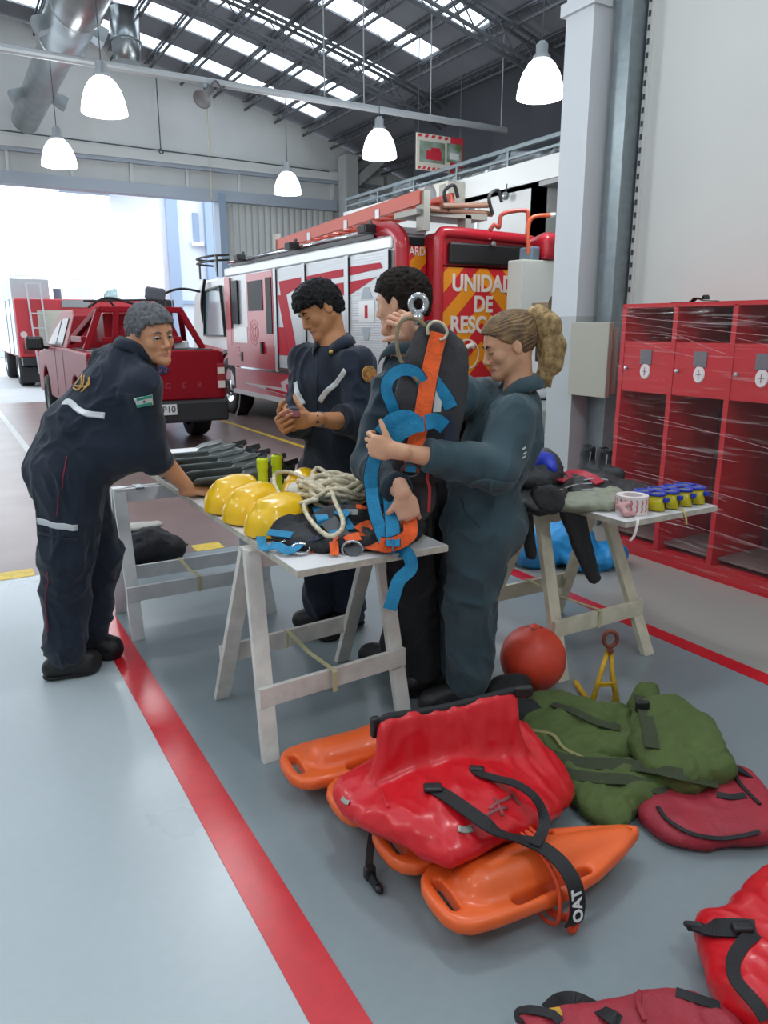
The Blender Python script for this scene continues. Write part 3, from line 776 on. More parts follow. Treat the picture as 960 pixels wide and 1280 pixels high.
    # rear: rounded red corner pipes, chevrons, recess
    g = MB(); g.tube(spline([(X0+.09, Y0-.02, .5), (X0+.09, Y0-.02, 1.4), (X0+.09, Y0-.02, 2.2), (X0+.09, Y0+.0, 2.42), (X0+.1, Y0+.2, 2.54), (X0+.1, Y0+.55, 2.58)], 6), .085, 16); g.build('corner_pillar', m_tred, R, smooth=True)
    rz0, rz1 = .5, 2.3
    m_chev = mat('chevron', 'd98a1c', .4); nt = m_chev.node_tree; b = nt.nodes['Principled BSDF']
    tc = nt.nodes.new('ShaderNodeTexCoord'); sp = nt.nodes.new('ShaderNodeSeparateXYZ'); nt.links.new(tc.outputs['Object'], sp.inputs[0])
    su = nt.nodes.new('ShaderNodeMath'); su.operation = 'SUBTRACT'; su.inputs[1].default_value = 5.42-5.5; nt.links.new(sp.outputs[0], su.inputs[0])
    ab = nt.nodes.new('ShaderNodeMath'); ab.operation = 'ABSOLUTE'; nt.links.new(su.outputs[0], ab.inputs[0])
    ad = nt.nodes.new('ShaderNodeMath'); ad.operation = 'ADD'; nt.links.new(ab.outputs[0], ad.inputs[0]); nt.links.new(sp.outputs[2], ad.inputs[1])
    ml = nt.nodes.new('ShaderNodeMath'); ml.operation = 'MULTIPLY'; ml.inputs[1].default_value = 2.35; nt.links.new(ad.outputs[0], ml.inputs[0])
    fr = nt.nodes.new('ShaderNodeMath'); fr.operation = 'FRACT'; nt.links.new(ml.outputs[0], fr.inputs[0])
    gt = nt.nodes.new('ShaderNodeMath'); gt.operation = 'GREATER_THAN'; gt.inputs[1].default_value = .5; nt.links.new(fr.outputs[0], gt.inputs[0])
    mx = nt.nodes.new('ShaderNodeMix'); mx.data_type = 'RGBA'; mx.inputs[6].default_value = lin('e08c14'); mx.inputs[7].default_value = lin('c4222c'); nt.links.new(gt.outputs[0], mx.inputs[0]); nt.links.new(mx.outputs[2], b.inputs['Base Color'])
    def localbox(lo, hi, name, m, par=R, **k): return MB().box(lo, hi).build(name, m, par, **k)
    YR = 7.1
    o = localbox((4.5, Y0-.06, rz0), (4.78, Y0, 2.36), 'chevron_panel', m_chev)
    # chevron uses object space: keep the object origin where the body origin is
    dr = MB().box((4.86, YR, rz0), (6.1, YR+.1, 2.16)).build('rear_door', m_tred, R)
    o2 = MB().box((4.88, YR-.01, rz0), (6.0, YR, 2.14)).build('chevron_panel', m_chev, dr)
    fr_ = MB(); fr_.tube(spline([(4.81, YR+.0, .5), (4.81, YR, 1.5), (4.81, YR, 2.3), (4.83, YR+.0, 2.46), (4.95, YR, 2.5), (5.5, YR, 2.49), (6.0, YR, 2.48), (6.14, YR, 2.44), (6.17, YR, 2.3), (6.17, YR, 1.5), (6.17, YR, .5)], 6), .06, 14); fr_.build('rear_frame', m_tred, R, smooth=True)
    MB().box((4.8, YR, .45), (6.2, Y0+.05, 2.5)).build('rear_housing', m_tred, R, bevel=.05)
    MB().box((4.93, YR-.05, 2.17), (6.08, YR, 2.4)).build('rear_recess', mat('recess_black', '121214', .5), R, bevel=.03)
    MB().lathe([(.0, .0), (.035, .0), (.03, .03), (.0, .035)], (5.5, YR-.05, 2.4), (0, -1, 0), 14).build('rear_camera', m_chrome, R)
    m_let = mat('lettering_pale', 'd9cfc4', .4)
    TM = lambda x, z, y=YR-.012: frame((x, y, z), (1, 0, 0), (0, 0, 1))
    for (s, z, sz) in (('UNIDAD', 1.97, .25), ('DE', 1.745, .24), ('RESCATE', 1.52, .25)):
        text_mesh('lettering', s, sz, TM(5.43, z), m_let, R, .004, stroke=.008, sx=.9)
    text_mesh('lettering', '44', .2, TM(5.72, 1.24), m_let, R, .004, stroke=.005)
    g = MB(); g.M = TM(5.22, 1.2)
    g.lathe([(.17, 0), (.155, 0), (.155, .005), (.17, .005), (.17, 0)], (0, 0, 0), (0, 0, 1), 28, False); g.build('round_emblem', m_let, R)
    g = MB(); g.M = TM(5.22, 1.2); g.tube(spline([(-.09, -.08, .004), (-.03, .06, .004), (.07, .1, .004)], 5), [.03]*10+[.05], 8); g.build('hook_emblem', m_let, R)
    text_mesh('lettering', 'ARD', .13, TM(4.66, 2.3, Y0-.065), m_let, R, .004, sx=.8)
    text_mesh('lettering', '1', .14, TM(4.66, 1.93, Y0-.065), m_let, R, .004)
    g = MB(); g.M = TM(4.66, 1.93, Y0-.065); g.lathe([(.11, 0), (.098, 0), (.098, .005), (.11, .005), (.11, 0)], (0, 0, 0), (0, 0, 1), 24, False); g.build('ring', m_let, R)
    # things on the roof: long orange ladder beam, racks
    l0 = PX(352, 300, 4.62); l1 = PX(560, 250, 4.62)
    lad = empty('roof_ladder', (4.6, 9.5, 2.7), 'long orange red ladder lying along the roof of the fire engine', 'ladder')
    mo = mat('ladder_orange', 'c9553f', .45)
    for xx in (4.62, 5.02): MB().bar((xx, 11.2, 2.70), (xx, 7.15, 2.84), .05, .14).build('stile', mo, lad)
    for i in range(13): y = 7.4+i*.3; MB().tube([(4.62, y, 2.84-(y-7.15)*.0346), (5.02, y, 2.84-(y-7.15)*.0346)], .018, 6).build('rung', mo, lad)
    for y in (8.0, 8.8, 9.9): MB().box((4.588, y, 2.74-(y-7.5)*.034), (4.592, y+.09, 2.84-(y-7.5)*.034)).build('label_plate', m_silver, lad)
    mrk = mat('rack_grey', '9c9a92', .5, .3)
    MB().box((4.55, 7.15, 2.66), (5.5, 7.6, 2.72)).build('rack_plate', mrk, R); MB().box((4.62, 7.1, 2.5), (4.7, 7.25, 2.9)).build('rack_post', mrk, R); MB().box((4.58, 11.1, 2.5), (4.66, 11.2, 2.86)).build('rack_post', mrk, R); MB().box((5.2, 7.15, 2.5), (5.28, 7.3, 2.7)).build('rack_post', mrk, R)
    for (a, b) in (((4.85, 7.1, 2.76), (5.5, 7.15, 2.82)), ((4.7, 7.12, 2.72), (5.6, 7.2, 2.74))): MB().tube([a, b], .03, 8).build('rack_tube', mat('rack_brown', '8c6a58', .5), R)
    for x in (4.95, 5.55): MB().tube(spline([(x, 7.12, 2.72), (x-.06, 7.12, 2.9), (x+.06, 7.12, 2.98), (x+.12, 7.12, 2.86)], 5), .02, 6).build('clamp_hook', m_tdark, R)
    MB().box((4.46, 7.5, 2.44), (4.56, 8.2, 2.62)).build('red_roof_box', m_tred, R, bevel=.04)
    MB().box((4.5, Y0+.05, 2.5), (4.85, Y0+.9, 2.56)).build('deck_panel', m_silver, R)
    # cab in front
    cb = MB(); cb.prism([(12.98, .55), (15.1, .55), (15.25, 1.2), (15.0, 2.1), (14.5, 2.35), (12.98, 2.36)], 'x', X0+.05, X1-.05)
    cb.build('cab', m_twhite, R, bevel=.05)
    MB().poly3([(X0+.045, y, z) for y, z in ((13.15, 1.35), (14.35, 1.35), (14.2, 2.15), (13.3, 2.2))], (-.012, 0, 0)).build('cab_window', mat('pale_glass', '8fa6ae', .08, spec=.8), R)
    g = MB()
    for a, b in (((13.15, 1.35), (14.35, 1.35)), ((14.35, 1.35), (14.2, 2.15)), ((14.2, 2.15), (13.3, 2.2)), ((13.3, 2.2), (13.15, 1.35))): g.bar((X0+.02, *a), (X0+.02, *b), .03, .05, (1, 0, 0))
    g.build('window_seal', m_tdark, R)
    MB().poly3([(X0+.045, y, z) for y, z in ((13.0, .6), (13.0, 1.1), (14.7, 1.2), (15.1, .9), (15.05, .6))], (-.01, 0, 0)).build('cab_red_panel', m_tred, R)
    MB().tube(spline([(X0+.05, 14.35, 1.4), (X0-.02, 14.3, 1.9), (X0, 14.1, 2.35)], 5), .03, 6).build('pillar_rail', m_tdark, R)
    mr = MB().tube(spline([(X0+.1, 14.6, 2.15), (X0-.3, 14.6, 2.2), (X0-.62, 14.6, 2.1), (X0-.65, 14.6, 1.95)], 5), .025, 6).build('mirror_arm', m_tdark, R)
    MB().box((X0-.78, 14.55, 1.45), (X0-.5, 14.68, 2.0)).build('mirror', m_tdark, mr, bevel=.04)
    g = MB()
    for z in (2.62, 2.7): g.tube(spline([(X0+.1, 13.0, z), (X0-.1, 13.4, z), (X0-.1, 14.2, z), (X0+.3, 14.5, z)], 4), .02, 6)
    g.bar((X0-.05, 13.2, 2.35), (X0-.05, 13.2, 2.7), .03, .03); g.bar((X0-.08, 14.1, 2.35), (X0-.08, 14.1, 2.7), .03, .03); g.build('cab_rail', m_tdark, R)
    for (y, sg) in ((13.05, 1), (8.9, 1)):
        wheel((X0+.02, y, .5), .5, .3, (-1, 0, 0), R); wheel((X1-.05, y, .5), .5, .3, (1, 0, 0), R)
        MB().lathe([(.56, 0), (.62, 0), (.62, .2), (.56, .2), (.56, 0)], (X0+.2, y, .5), (-1, 0, 0), 30, False).build('wheel_arch', m_tdark, R)
    MB().box((X0+.35, 7.6, .35), (X1-.35, 14.9, .62)).build('chassis', m_tdark, R)
    return R
FE = fire_engine()
# the stripes of the chevrons are laid out from the object origin: shift mesh data so the origin sits at (5.5, 7.1, 1)
def recenter(o, c):
    c = V3(c); o.data.transform(Matrix.Translation(-c)); o.matrix_parent_inverse = o.matrix_parent_inverse @ Matrix.Translation(c)
for o in list(bpy.data.objects):
    if o.name.startswith('chevron_panel'): recenter(o, (5.5, 7.1, 1.13))
def pickup():
    X0, X1, Y0, Y1 = 1.52, 3.2, 9.62, 14.75
    R = empty('pickup_truck', (2.4, 12, 0), 'dark red pickup truck with a red roll bar seen from behind', 'pickup truck')
    m = mat('pickup_red', '86131f', .42, spec=.12); m2 = mat('pickup_plum', '7d3640', .12, coat=.8)
    def prof(ys): return ys
    # lower body with wheel arches
    pts = [(9.7, .5), (9.62, .62), (9.62, 1.2), (11.3, 1.22), (13.3, 1.2), (14.5, 1.1), (14.75, .9), (14.75, .45)]
    def archp(yc, r=.46): return [(yc+r*math.cos(a), .42+r*math.sin(a)) for a in [i*PI/8 for i in range(9)]]
    low = [(14.6, .42)]+archp(13.75)+archp(10.65)+[(9.8, .42)]
    MB().prism(pts+low, 'x', X0, X1).build('body', m, R, bevel=.03)
    MB().box((X0+.1, 9.9, .3), (X1-.1, 14.6, .5)).build('chassis', m_tdark, R)
    cab = MB(); cb = [(11.35, 1.2), (11.45, 1.66), (11.7, 1.74), (12.9, 1.74), (13.6, 1.22)]
    vs = []
    for x, t in ((X0+.03, 0), (X0+.16, 1), (X1-.16, 1), (X1-.03, 0)): pass
    n = len(cb); L = []
    for sgn, xb, xt in ((0, X0+.02, X0+.2), (1, X1-.02, X1-.2)):
        for (y, z) in cb: f = (z-1.2)/.54; L.append((xb+(xt-xb)*f, y, z))
    cab.add(L, [tuple(range(n)), tuple(range(2*n-1, n-1, -1))]+[(i, i+n, (i+1) % n+n, (i+1) % n) for i in range(n)])
    cab.build('cab', m, R, bevel=.03)
    for yy0, yy1 in ((11.75, 12.35), (12.42, 13.25)):
        q = [(yy0, 1.25), (yy1, 1.25), (yy1-(.3 if yy1 > 13 else .02), 1.62 if yy1 < 13 else 1.45), (yy0+.02, 1.62)]
        for s in (0, 1):
            P = []
            for y, z in q:
                f = (z-1.2)/.54; P.append(((X0+.02+.18*f) if s == 0 else (X1-.02-.18*f), y, z))
            MB().poly3(P, (-.012 if s == 0 else .012, 0, 0)).build('side_window', m_glass, R)
    MB().poly3([(X0+.2, 11.41, 1.3), (X1-.2, 11.41, 1.3), (X1-.3, 11.48, 1.62), (X0+.3, 11.48, 1.62)], (0, -.02, 0)).build('rear_window', m_glass, R)
    MB().box((X0+.1, 9.75, 1.19), (X1-.1, 11.3, 1.225)).build('bed', m_tdark, R)
    tg = MB().box((X0+.1, 9.585, .6), (X1-.06, 9.64, 1.22)).build('tailgate', m, R, bevel=.02)
    MB().lathe([(.0, .012), (.085, .012), (.1, .006), (.1, 0), (.0, 0)], (0, 0, 0), (0, -1, 0), 28).build('oval_badge', mat('badge_navy', '20305a', .3), tg)
    ob = bpy.data.objects[[o.name for o in bpy.data.objects if o.name.startswith('oval_badge')][-1]]
    ob.data.transform(Matrix.Translation((2.36, 9.585, .98)) @ Matrix.Diagonal((1.15, 1, .55, 1)))
    TMp = lambda x, z, y=9.568: frame((x, y, z), (1, 0, 0), (0, 0, 1))
    text_mesh('badge_lettering', 'Ford', .09, TMp(2.36, .98), m_chrome, tg, .003)
    for i, ch in enumerate('RANGER'): text_mesh('tailgate_letter', ch, .1, TMp(1.85+i*.2, .78, 9.58), mat('letter_dim', 'a8414c', .3), tg, .003)
    bp = MB().box((X0+.05, 9.45, .33), (X1-.02, 9.62, .6)).build('bumper', mat('bumper_black', '232427', .5), R, bevel=.03)
    MB().box((2.1, 9.43, .44), (2.5, 9.45, .57)).build('number_plate', mat('plate_black', '1b1c1e', .5), bp)
    MB().box((2.3, 9.424, .44), (2.5, 9.43, .57)).build('plate_edge', mat('plate_white', 'd5d7d5', .5), bp)
    text_mesh('plate_number', 'P10', .11, TMp(2.4, .505, 9.42), m_tdark, bp, .002)
    for x in (X0+.08, X1-.12):
        l = MB().box((x, 9.57, .72), (x+.11, 9.62, 1.05)).build('tail_lamp', mat('lamp_red', '8a2028', .2), R, bevel=.01)
        MB().box((x+.01, 9.562, .74), (x+.1, 9.572, .83)).build('clear_lens', mat('lens_pale', 'd8c8c0', .2), l); MB().box((x+.01, 9.562, .92), (x+.1, 9.572, 1.0)).build('clear_lens', mat('lens_pale', 'd8c8c0', .2), l)
    # roll bar and bed rack
    g = MB()
    yb = 10.25
    for a, b in (((X0+.1, yb, 1.22), (X0+.3, yb, 1.72)), ((X1-.08, yb, 1.22), (X1-.36, yb, 1.72)), ((X0+.28, yb, 1.72), (X1-.34, yb, 1.72)), ((X1-.36, yb, 1.34), (X0+.3, yb, 1.34)), ((X1-.5, yb, 1.22), (X1-.6, yb, 1.72)), ((X0+.45, yb, 1.22), (X0+.5, yb, 1.7)), ((X0+.06, 11.2, 1.3), (X0+.3, yb, 1.72)), ((X1-.06, 11.2, 1.3), (X1-.36, yb, 1.72)), ((X0+.08, 11.0, 1.35), (X0+.1, 10.3, 1.35))):
        g.bar(a, b, .075, .075)
    g.build('roll_bar', m, R, bevel=.01)
    MB().box((X0+.36, 10.35, 1.3), (X1-.75, 10.9, 1.68)).build('equipment_box', m, R, bevel=.02)
    MB().box((X1-.78, 10.3, 1.36), (X1-.68, 10.36, 1.66)).build('reflector', mat('reflect_white', 'dfe3e6', .3), R)
    MB().box((X1-.6, 10.3, 1.22), (X1-.25, 10.6, 1.32)).build('white_bundle', mat('reflect_white', 'dfe3e6', .3), R, bevel=.02)
    S = SDF(); S.box((2.62, 10.6, 1.93), (.15, .02, .1), .05, .0, M=Matrix.Rotation(.12, 4, 'Y')); f = S.build('flap', .012, mat('flap_grey', '4b4f56', .5), R)
    MB().bar((2.62, 10.6, 1.7), (2.62, 10.6, 1.85), .03, .03).build('flap_stem', m_tdark, R)
    g = MB()
    g.tube(spline([(1.75, 10.6, 1.75), (2.0, 10.6, 1.87), (2.4, 10.6, 1.78)], 5), .018, 6); g.tube([(1.7, 10.6, 1.83), (2.75, 10.6, 1.86)], .015, 6); g.tube([(2.0, 10.6, 1.86), (2.1, 10.6, 1.74)], .015, 6)
    for k in range(5): g.tube([(2.45+k*.1, 10.6, 1.72), (2.45+k*.1, 10.6, 1.86)], .01, 5)
    g.build('aerial_frame', m_tdark, R)
    mi = MB().box((X0-.32, 13.1, 1.15), (X0-.06, 13.24, 1.36)).build('door_mirror', m_tdark, R, bevel=.04)
    MB().bar((X0-.1, 13.15, 1.2), (X0+.06, 13.2, 1.18), .05, .05).build('mirror_arm', m_tdark, mi)
    for y in (13.75, 10.65):
        wheel((X0-.01, y, .37), .37, .24, (-1, 0, 0), R, m_grey_steel); wheel((X1+.01, y, .37), .37, .24, (1, 0, 0), R, m_grey_steel)
    for y0, y1 in ((12.4, 12.42), (11.6, 11.62)): MB().box((X0-.004, y0, .5), (X0+.01, y1, 1.2)).build('door_gap', m_tdark, R)
    return R
PK = pickup()
def yard_truck():
    Y = 21.4; z1 = 2.2; x0 = 1.8; x1 = 5.4
    R = empty('yard_fire_truck', (3, 22, 0), 'red fire truck with rear ladder and beige shutter parked in the yard at far left', 'fire truck')
    MB().box((x0, Y, .75), (x1, Y+6, z1)).build('body', mat('yard_red', 'b5303a', .4), R, bevel=.03)
    MB().box((x0-.03, Y+.12, .8), (x0, Y+6, z1-.02)).build('side_panel', mat('yard_pale', 'c4d2da', .4), R)
    for y in (Y+.9, Y+2.2): MB().box((x0-.05, y, .8), (x0-.02, y+.06, z1)).build('panel_seam', m_grey_steel, R)
    MB().box((x0+.5, Y-.03, .95), (x0+2.3, Y, z1-.28)).build('roller_shutter', m_shutter_beige, R)
    MB().box((x0+1.1, Y-.03, z1-.2), (x0+1.8, Y, z1-.02)).build('grille', mat('grille_grey', '8e9092', .5), R)
    MB().box((x0+.0, Y+.5, z1), (x0+.9, Y+5, z1+.5)).build('roof_locker', mat('locker_grey', 'a9b1b6', .5), R)
    MB().cyl((x0+1.1, Y+.6, z1), (x0+1.1, Y+.6, z1+.28), .1).build('beacon', mat('beacon_grey', '5f6d80', .4), R)
    lx0, lx1 = x0+.3, x0+.62
    l = MB().bar((lx0+.1, Y-.12, .35), (lx0, Y-.12, z1+.35), .04, .04).bar((lx1+.06, Y-.12, .35), (lx1, Y-.12, z1+.35), .04, .04).build('rear_ladder', m_silver, R)
    for k in range(7): z = .4+k*.36; MB().bar((lx0+.09*(1-k/7), Y-.12, z), (lx1+.05, Y-.12, z), .03, .03).build('rung', m_silver, l)
    MB().lathe([(0, 0), (.08, 0), (.08, .02), (0, .02)], (x0+.14, Y-.01, 1.32), (0, -1, 0), 16).build('round_badge', mat('badge_pale', 'c9b7b7', .5), R)
    MB().box((x0+.1, Y-.03, .85), (x0+.3, Y, 1.1)).build('tail_lamp', mat('lamp_dark_red', '7c2028', .3), R)
    MB().box((x0+.05, Y-.04, .55), (x1, Y+.5, .75)).build('bumper', m_tdark, R); MB().box((x0+.3, Y+.2, .2), (x1-.3, Y+5.6, .75)).build('chassis', m_tdark, R)
    for x, s in ((x0, -1), (x1, 1)):
        for y in (Y+.8, Y+4.6): wheel((x, y, .45), .45, .35, (s, 0, 0), R)
    MB().box((x0+.02, Y+.03, .12), (x0+.8, Y+.06, .5)).build('mud_flap', m_rubber, R)
    return R
yard_truck()
# ================================================================ trestle tables, lockers, desk corner
m_wood = mat('painted_wood', 'd8d6cf', .55, var=.10, vscale=14, bump=.15, bscale=30)
m_wood_cream = mat('painted_wood_cream', 'd2cbb4', .55, var=.10, vscale=14, bump=.15, bscale=30)
m_top = mat('table_paint', 'd9d8d8', .5, var=.05, vscale=6, bump=.08, bscale=25); m_edge = mat('board_edge', 'b9b3a6', .7, var=.15, vscale=30)
def zs(*a): return [PZ(x, y, z) for x, y, z in a]
def trestle(label, x0, x1, xt0, xt1, yf, yr, yt, h, m, lw=.062, rail=.22, cord=True, ybias=(0, 0)):
    R = empty('trestle', ((x0+x1)/2, (yf+yr)/2, 0), label, 'trestle', 'wooden trestles')
    for (yy, sgn) in ((yf, -1), (yr, 1)):
        for k, (xb, xt) in enumerate(((x0, xt0), (x1, xt1))):
            a = V3((xb, yy+ybias[k], 0.0)); b = V3((xt, yt+sgn*.015, h)); d = (b-a).normalized()
            g = MB(); x = Vector((1, 0, 0)); x = (x-d*x.dot(d)).normalized(); y = d.cross(x)
            vs = []
            for p, zc in ((a, 0.0), (b, h)):
                for sx, sy in ((-1, -1), (1, -1), (1, 1), (-1, 1)):
                    q = p+x*sx*lw/2+y*sy*.014
                    q = q+d*((zc-q.z)/d.z); vs.append(q)
            g.add(vs, [(0, 1, 2, 3), (7, 6, 5, 4), (0, 4, 5, 1), (1, 5, 6, 2), (2, 6, 7, 3), (3, 7, 4, 0)])
            g.build('leg', m, R, bevel=.002)
        f = rail/h; yy2 = yy+(yt-yy)*f+ybias[0]*(1-f); yy3 = yy+(yt-yy)*f+ybias[1]*(1-f)
        MB().bar((x0+(xt0-x0)*f-.03, yy2+sgn*.026, rail), (x1+(xt1-x1)*f+.03, yy3+sgn*.026, rail), .02, .075).build('rail', m, R, bevel=.002)
        MB().bar((xt0-.02, yt+sgn*.026, h-.04), (xt1+.02, yt+sgn*.026, h-.04), .02, .07).build('top_rail', m, R, bevel=.002)
    for xh in (xt0+.1, xt1-.1): MB().box((xh-.02, yt-.045, h-.012), (xh+.02, yt+.045, h-.002)).build('hinge', m_grey_steel, R)
    if cord:
        xm = (x0+x1)/2-.02; f = rail/h; ya = yf+(yt-yf)*f-.04; yb = yr+(yt-yr)*f+.04; top = rail+.04; bo = rail-.04
        g = MB(); g.ribbon([(xm, ya, bo), (xm, ya-.002, top), (xm, ya+.01, top+.004), (xm, (ya+yb)/2, top-.012), (xm, yb-.01, top+.004), (xm, yb, top), (xm, yb, bo)], .018, .003, side=(1, 0, 0))
        g.build('cord', mat('cord_cream', 'c3bd92', .8), R)
    return R
def board(label, x0, x1, y0, y1, z0, z1, cat='table top'):
    R = empty('table_top', ((x0+x1)/2, (y0+y1)/2, z0), label, cat)
    MB().box((x0, y0, z0), (x1, y1, z1)).build('panel', m_top, R, bevel=.003)
    for a, b in (((x0-.001, y0-.001, z0+.002), (x1+.001, y0+.0, z1-.002)), ((x0-.001, y0, z0+.002), (x0, y1, z1-.002))):
        MB().box(a, b).build('raw_edge', m_edge, R)
    return R
TZ = .75
trestle('white trestle nearest the camera, under the near end of the helmet table', .853, 1.449, .90, 1.43, 2.27, 2.81, 2.52, TZ-.028, m_wood, ybias=(0, .07))
trestle('white trestle beside the bending man, under the far end of the helmet table', .69, 1.39, .70, 1.36, 3.60, 4.02, 3.85, TZ-.028, mat('painted_wood_white', 'd3d6d8', .5, var=.06, vscale=14, bump=.1), lw=.06)
trestle('cream trestle under the table of goggles beside the red lockers', 2.19, 2.73, 2.24, 2.62, 2.215, 2.83, 2.48, TZ-.028, m_wood_cream)
board('long white board table top carrying helmets, fins and rope', .905, 1.485, 2.10, 4.75, TZ-.026, TZ)
board('short cream white board table top carrying goggles and wetsuits', 2.28, 2.84, 2.01, 3.25, TZ-.026, TZ)
# ---- red lockers in plastic wrap
m_lock = mat('locker_red', 'c0202a', .38, var=.05, vscale=3); m_lockin = mat('locker_red_inner', '8f2028', .55); m_dkback = mat('locker_back', '4c2428', .6)
def lockers():
    X = 3.91; D = .5; Z1 = 1.645; y1 = 3.61
    R = None
    film = bpy.data.materials.new('plastic_film'); film.use_nodes = True; nt = film.node_tree; nt.nodes.clear()
    out = nt.nodes.new('ShaderNodeOutputMaterial'); tr = nt.nodes.new('ShaderNodeBsdfTransparent'); gl = nt.nodes.new('ShaderNodeBsdfGlossy'); gl.inputs['Roughness'].default_value = .16
    df = nt.nodes.new('ShaderNodeBsdfDiffuse'); df.inputs[0].default_value = lin('e6dcdc')
    tc = nt.nodes.new('ShaderNodeTexCoord'); mp = nt.nodes.new('ShaderNodeMapping'); mp.inputs['Scale'].default_value = (1, 1.2, 24); mp.inputs['Rotation'].default_value = (.10, 0, 0)
    nz = nt.nodes.new('ShaderNodeTexNoise'); nz.inputs['Scale'].default_value = 1.6; nz.inputs['Detail'].default_value = 3; nz.inputs['Distortion'].default_value = .6
    nt.links.new(tc.outputs['Object'], mp.inputs[0]); nt.links.new(mp.outputs[0], nz.inputs['Vector'])
    mr = nt.nodes.new('ShaderNodeMapRange'); mr.inputs[1].default_value = .60; mr.inputs[2].default_value = .72; mr.inputs[3].default_value = .035; mr.inputs[4].default_value = .28
    nt.links.new(nz.outputs['Fac'], mr.inputs[0])
    m1 = nt.nodes.new('ShaderNodeMixShader'); m2 = nt.nodes.new('ShaderNodeMixShader'); m1.inputs[0].default_value = .5
    nt.links.new(gl.outputs[0], m1.inputs[1]); nt.links.new(df.outputs[0], m1.inputs[2]); nt.links.new(mr.outputs[0], m2.inputs[0]); nt.links.new(tr.outputs[0], m2.inputs[1]); nt.links.new(m1.outputs[0], m2.inputs[2]); nt.links.new(m2.outputs[0], out.inputs[0])
    bp = nt.nodes.new('ShaderNodeBump'); bp.inputs['Strength'].default_value = .6; bp.inputs['Distance'].default_value = .02; nt.links.new(nz.outputs['Fac'], bp.inputs['Height']); nt.links.new(bp.outputs[0], gl.inputs['Normal'])
    labels = ['leftmost bay', 'second bay from the left', 'third bay from the left', 'bay']
    nb = 5; w = .405
    R = empty('locker_cabinet', (X+D/2, 2.6, 0), 'tall red open locker cabinet with white ovals wrapped in clear plastic film', 'locker')
    ya = y1-nb*w-.03
    MB().box((X+.01, ya, .0), (X+D, y1, .09)).build('plinth', m_lock, R)
    MB().box((X, ya, Z1-.025), (X+D, y1, Z1)).build('top_panel', m_lock, R); MB().box((X+D-.015, ya, .09), (X+D, y1, Z1-.02)).build('back_panel', m_dkback, R)
    for i in range(nb+1):
        y = y1-i*w; MB().box((X, y-.032, .09), (X+D-.01, y, Z1-.02)).build('upright', m_lock, R)
    for i in range(nb):
        a = y1-(i+1)*w; b = y1-i*w-.032
        MB().box((X+.004, a, 1.385), (X+D-.02, b, 1.41)).build('shelf', m_lock, R)
        dr = MB().box((X+.004, a, 1.09), (X+.022, b, 1.385)).build('drop_door', m_lock, R, bevel=.003)
        MB().box((X-.002, (a+b)/2-.045, 1.27), (X+.004, (a+b)/2+.045, 1.36)).build('name_plate', mat('plate_grey', '6f6a70', .5), dr)
        g = MB(); g.lathe([(0, .006), (.038, .006), (.042, .0), (0, 0)], (0, 0, 0), (-1, 0, 0), 24)
        o = g.build('white_oval', mat('oval_white', 'e3d7d6', .5), dr); o.data.transform(Matrix.Translation((X+.003, (a+b)/2, 1.225)) @ Matrix.Diagonal((1, .95, 1.2, 1)))
        g = MB(); g.bar((X-.004, (a+b)/2-.018, 1.225), (X-.004, (a+b)/2+.018, 1.225), .004, .003); g.bar((X-.004, (a+b)/2, 1.2), (X-.004, (a+b)/2, 1.25), .003, .004); g.build('oval_print', mat('plate_grey', '6f6a70', .5), dr)
        MB().lathe([(0, 0), (.012, 0), (.012, .01), (0, .012)], (X+.003, b-.03, 1.24), (-1, 0, 0), 12).build('lock_knob', m_chrome, dr)
        MB().box((X+.06, a, .12), (X+D-.02, b, .135)).build('floor_shelf', mat('locker_floor', '7c6a66', .5), R)
        MB().box((X+.03, a, .3), (X+.05, b, .36)).build('low_rail', m_lock, R) if i > 9 else None
    # film: one wrinkled sheet round the front and left side
    vs = []; cols = 70; rows = 60; fs = []
    path = []
    for i in range(cols):
        t = i/(cols-1)*2.5
        path.append((X+D-.02-t, y1+.012) if t < D+.0 else (X-.012, y1+.012-(t-D-.0)))
    for i, (x, y) in enumerate(path):
        for j in range(rows):
            z = .03+j/(rows-1)*1.6
            d = .006*mn.noise(Vector((y*6, z*9, x*3)))
            inw = x < X
            vs.append((x-(d+.004 if inw else 0), y+(0 if inw else d+.002), z))
    fs = [(i*rows+j, i*rows+j+1, (i+1)*rows+j+1, (i+1)*rows+j) for i in range(cols-1) for j in range(rows-1)]
    MB().add(vs, fs).build('plastic_wrap', film, R, smooth=True)
    # loose tight strands in the film
    random.seed(3); g = MB()
    for k in range(26):
        z = random.choice([random.uniform(.5, 1.0), random.uniform(1.42, 1.62), random.uniform(.25, 1.1)]); sl = random.uniform(.0, .12); ya2 = random.uniform(2.0, 3.2); yb2 = min(y1, ya2+random.uniform(.3, 1.3))
        pts = [(X-.019-.003*math.sin(t*5+k), yb2+(ya2-yb2)*t, z-sl*t+.01*math.sin(t*3+k)) for t in [q/8 for q in range(9)]]
        g.tube(pts, random.choice([.0008, .0012, .0016]), 4)
    o = g.build('film_strands', mat('film_pale', 'd9b4ba', .3, alpha=.45), R); o['kind'] = 'stuff'
    return R
lockers()
p = PX(843, 372, 4.0); q = PX(890, 372, 4.0)
st = MB().ribbon(spline([(4.05, q.y, 1.652), (4.1, (p.y+q.y)/2, 1.66), (4.08, p.y-.1, 1.675), (4.15, p.y, 1.655), (4.1, p.y+.1, 1.653)], 6), .03, .005, up=(0, 0, 1)).ribbon(spline([(4.15, p.y-.1, 1.67), (4.1, p.y-.15, 1.69), (4.05, p.y-.2, 1.665)], 5), .03, .004).build('black_strap', mat('webbing_black', '1c1c1f', .7))
tag(st, 'black webbing strap lying loose on top of the wrapped red lockers', 'strap')
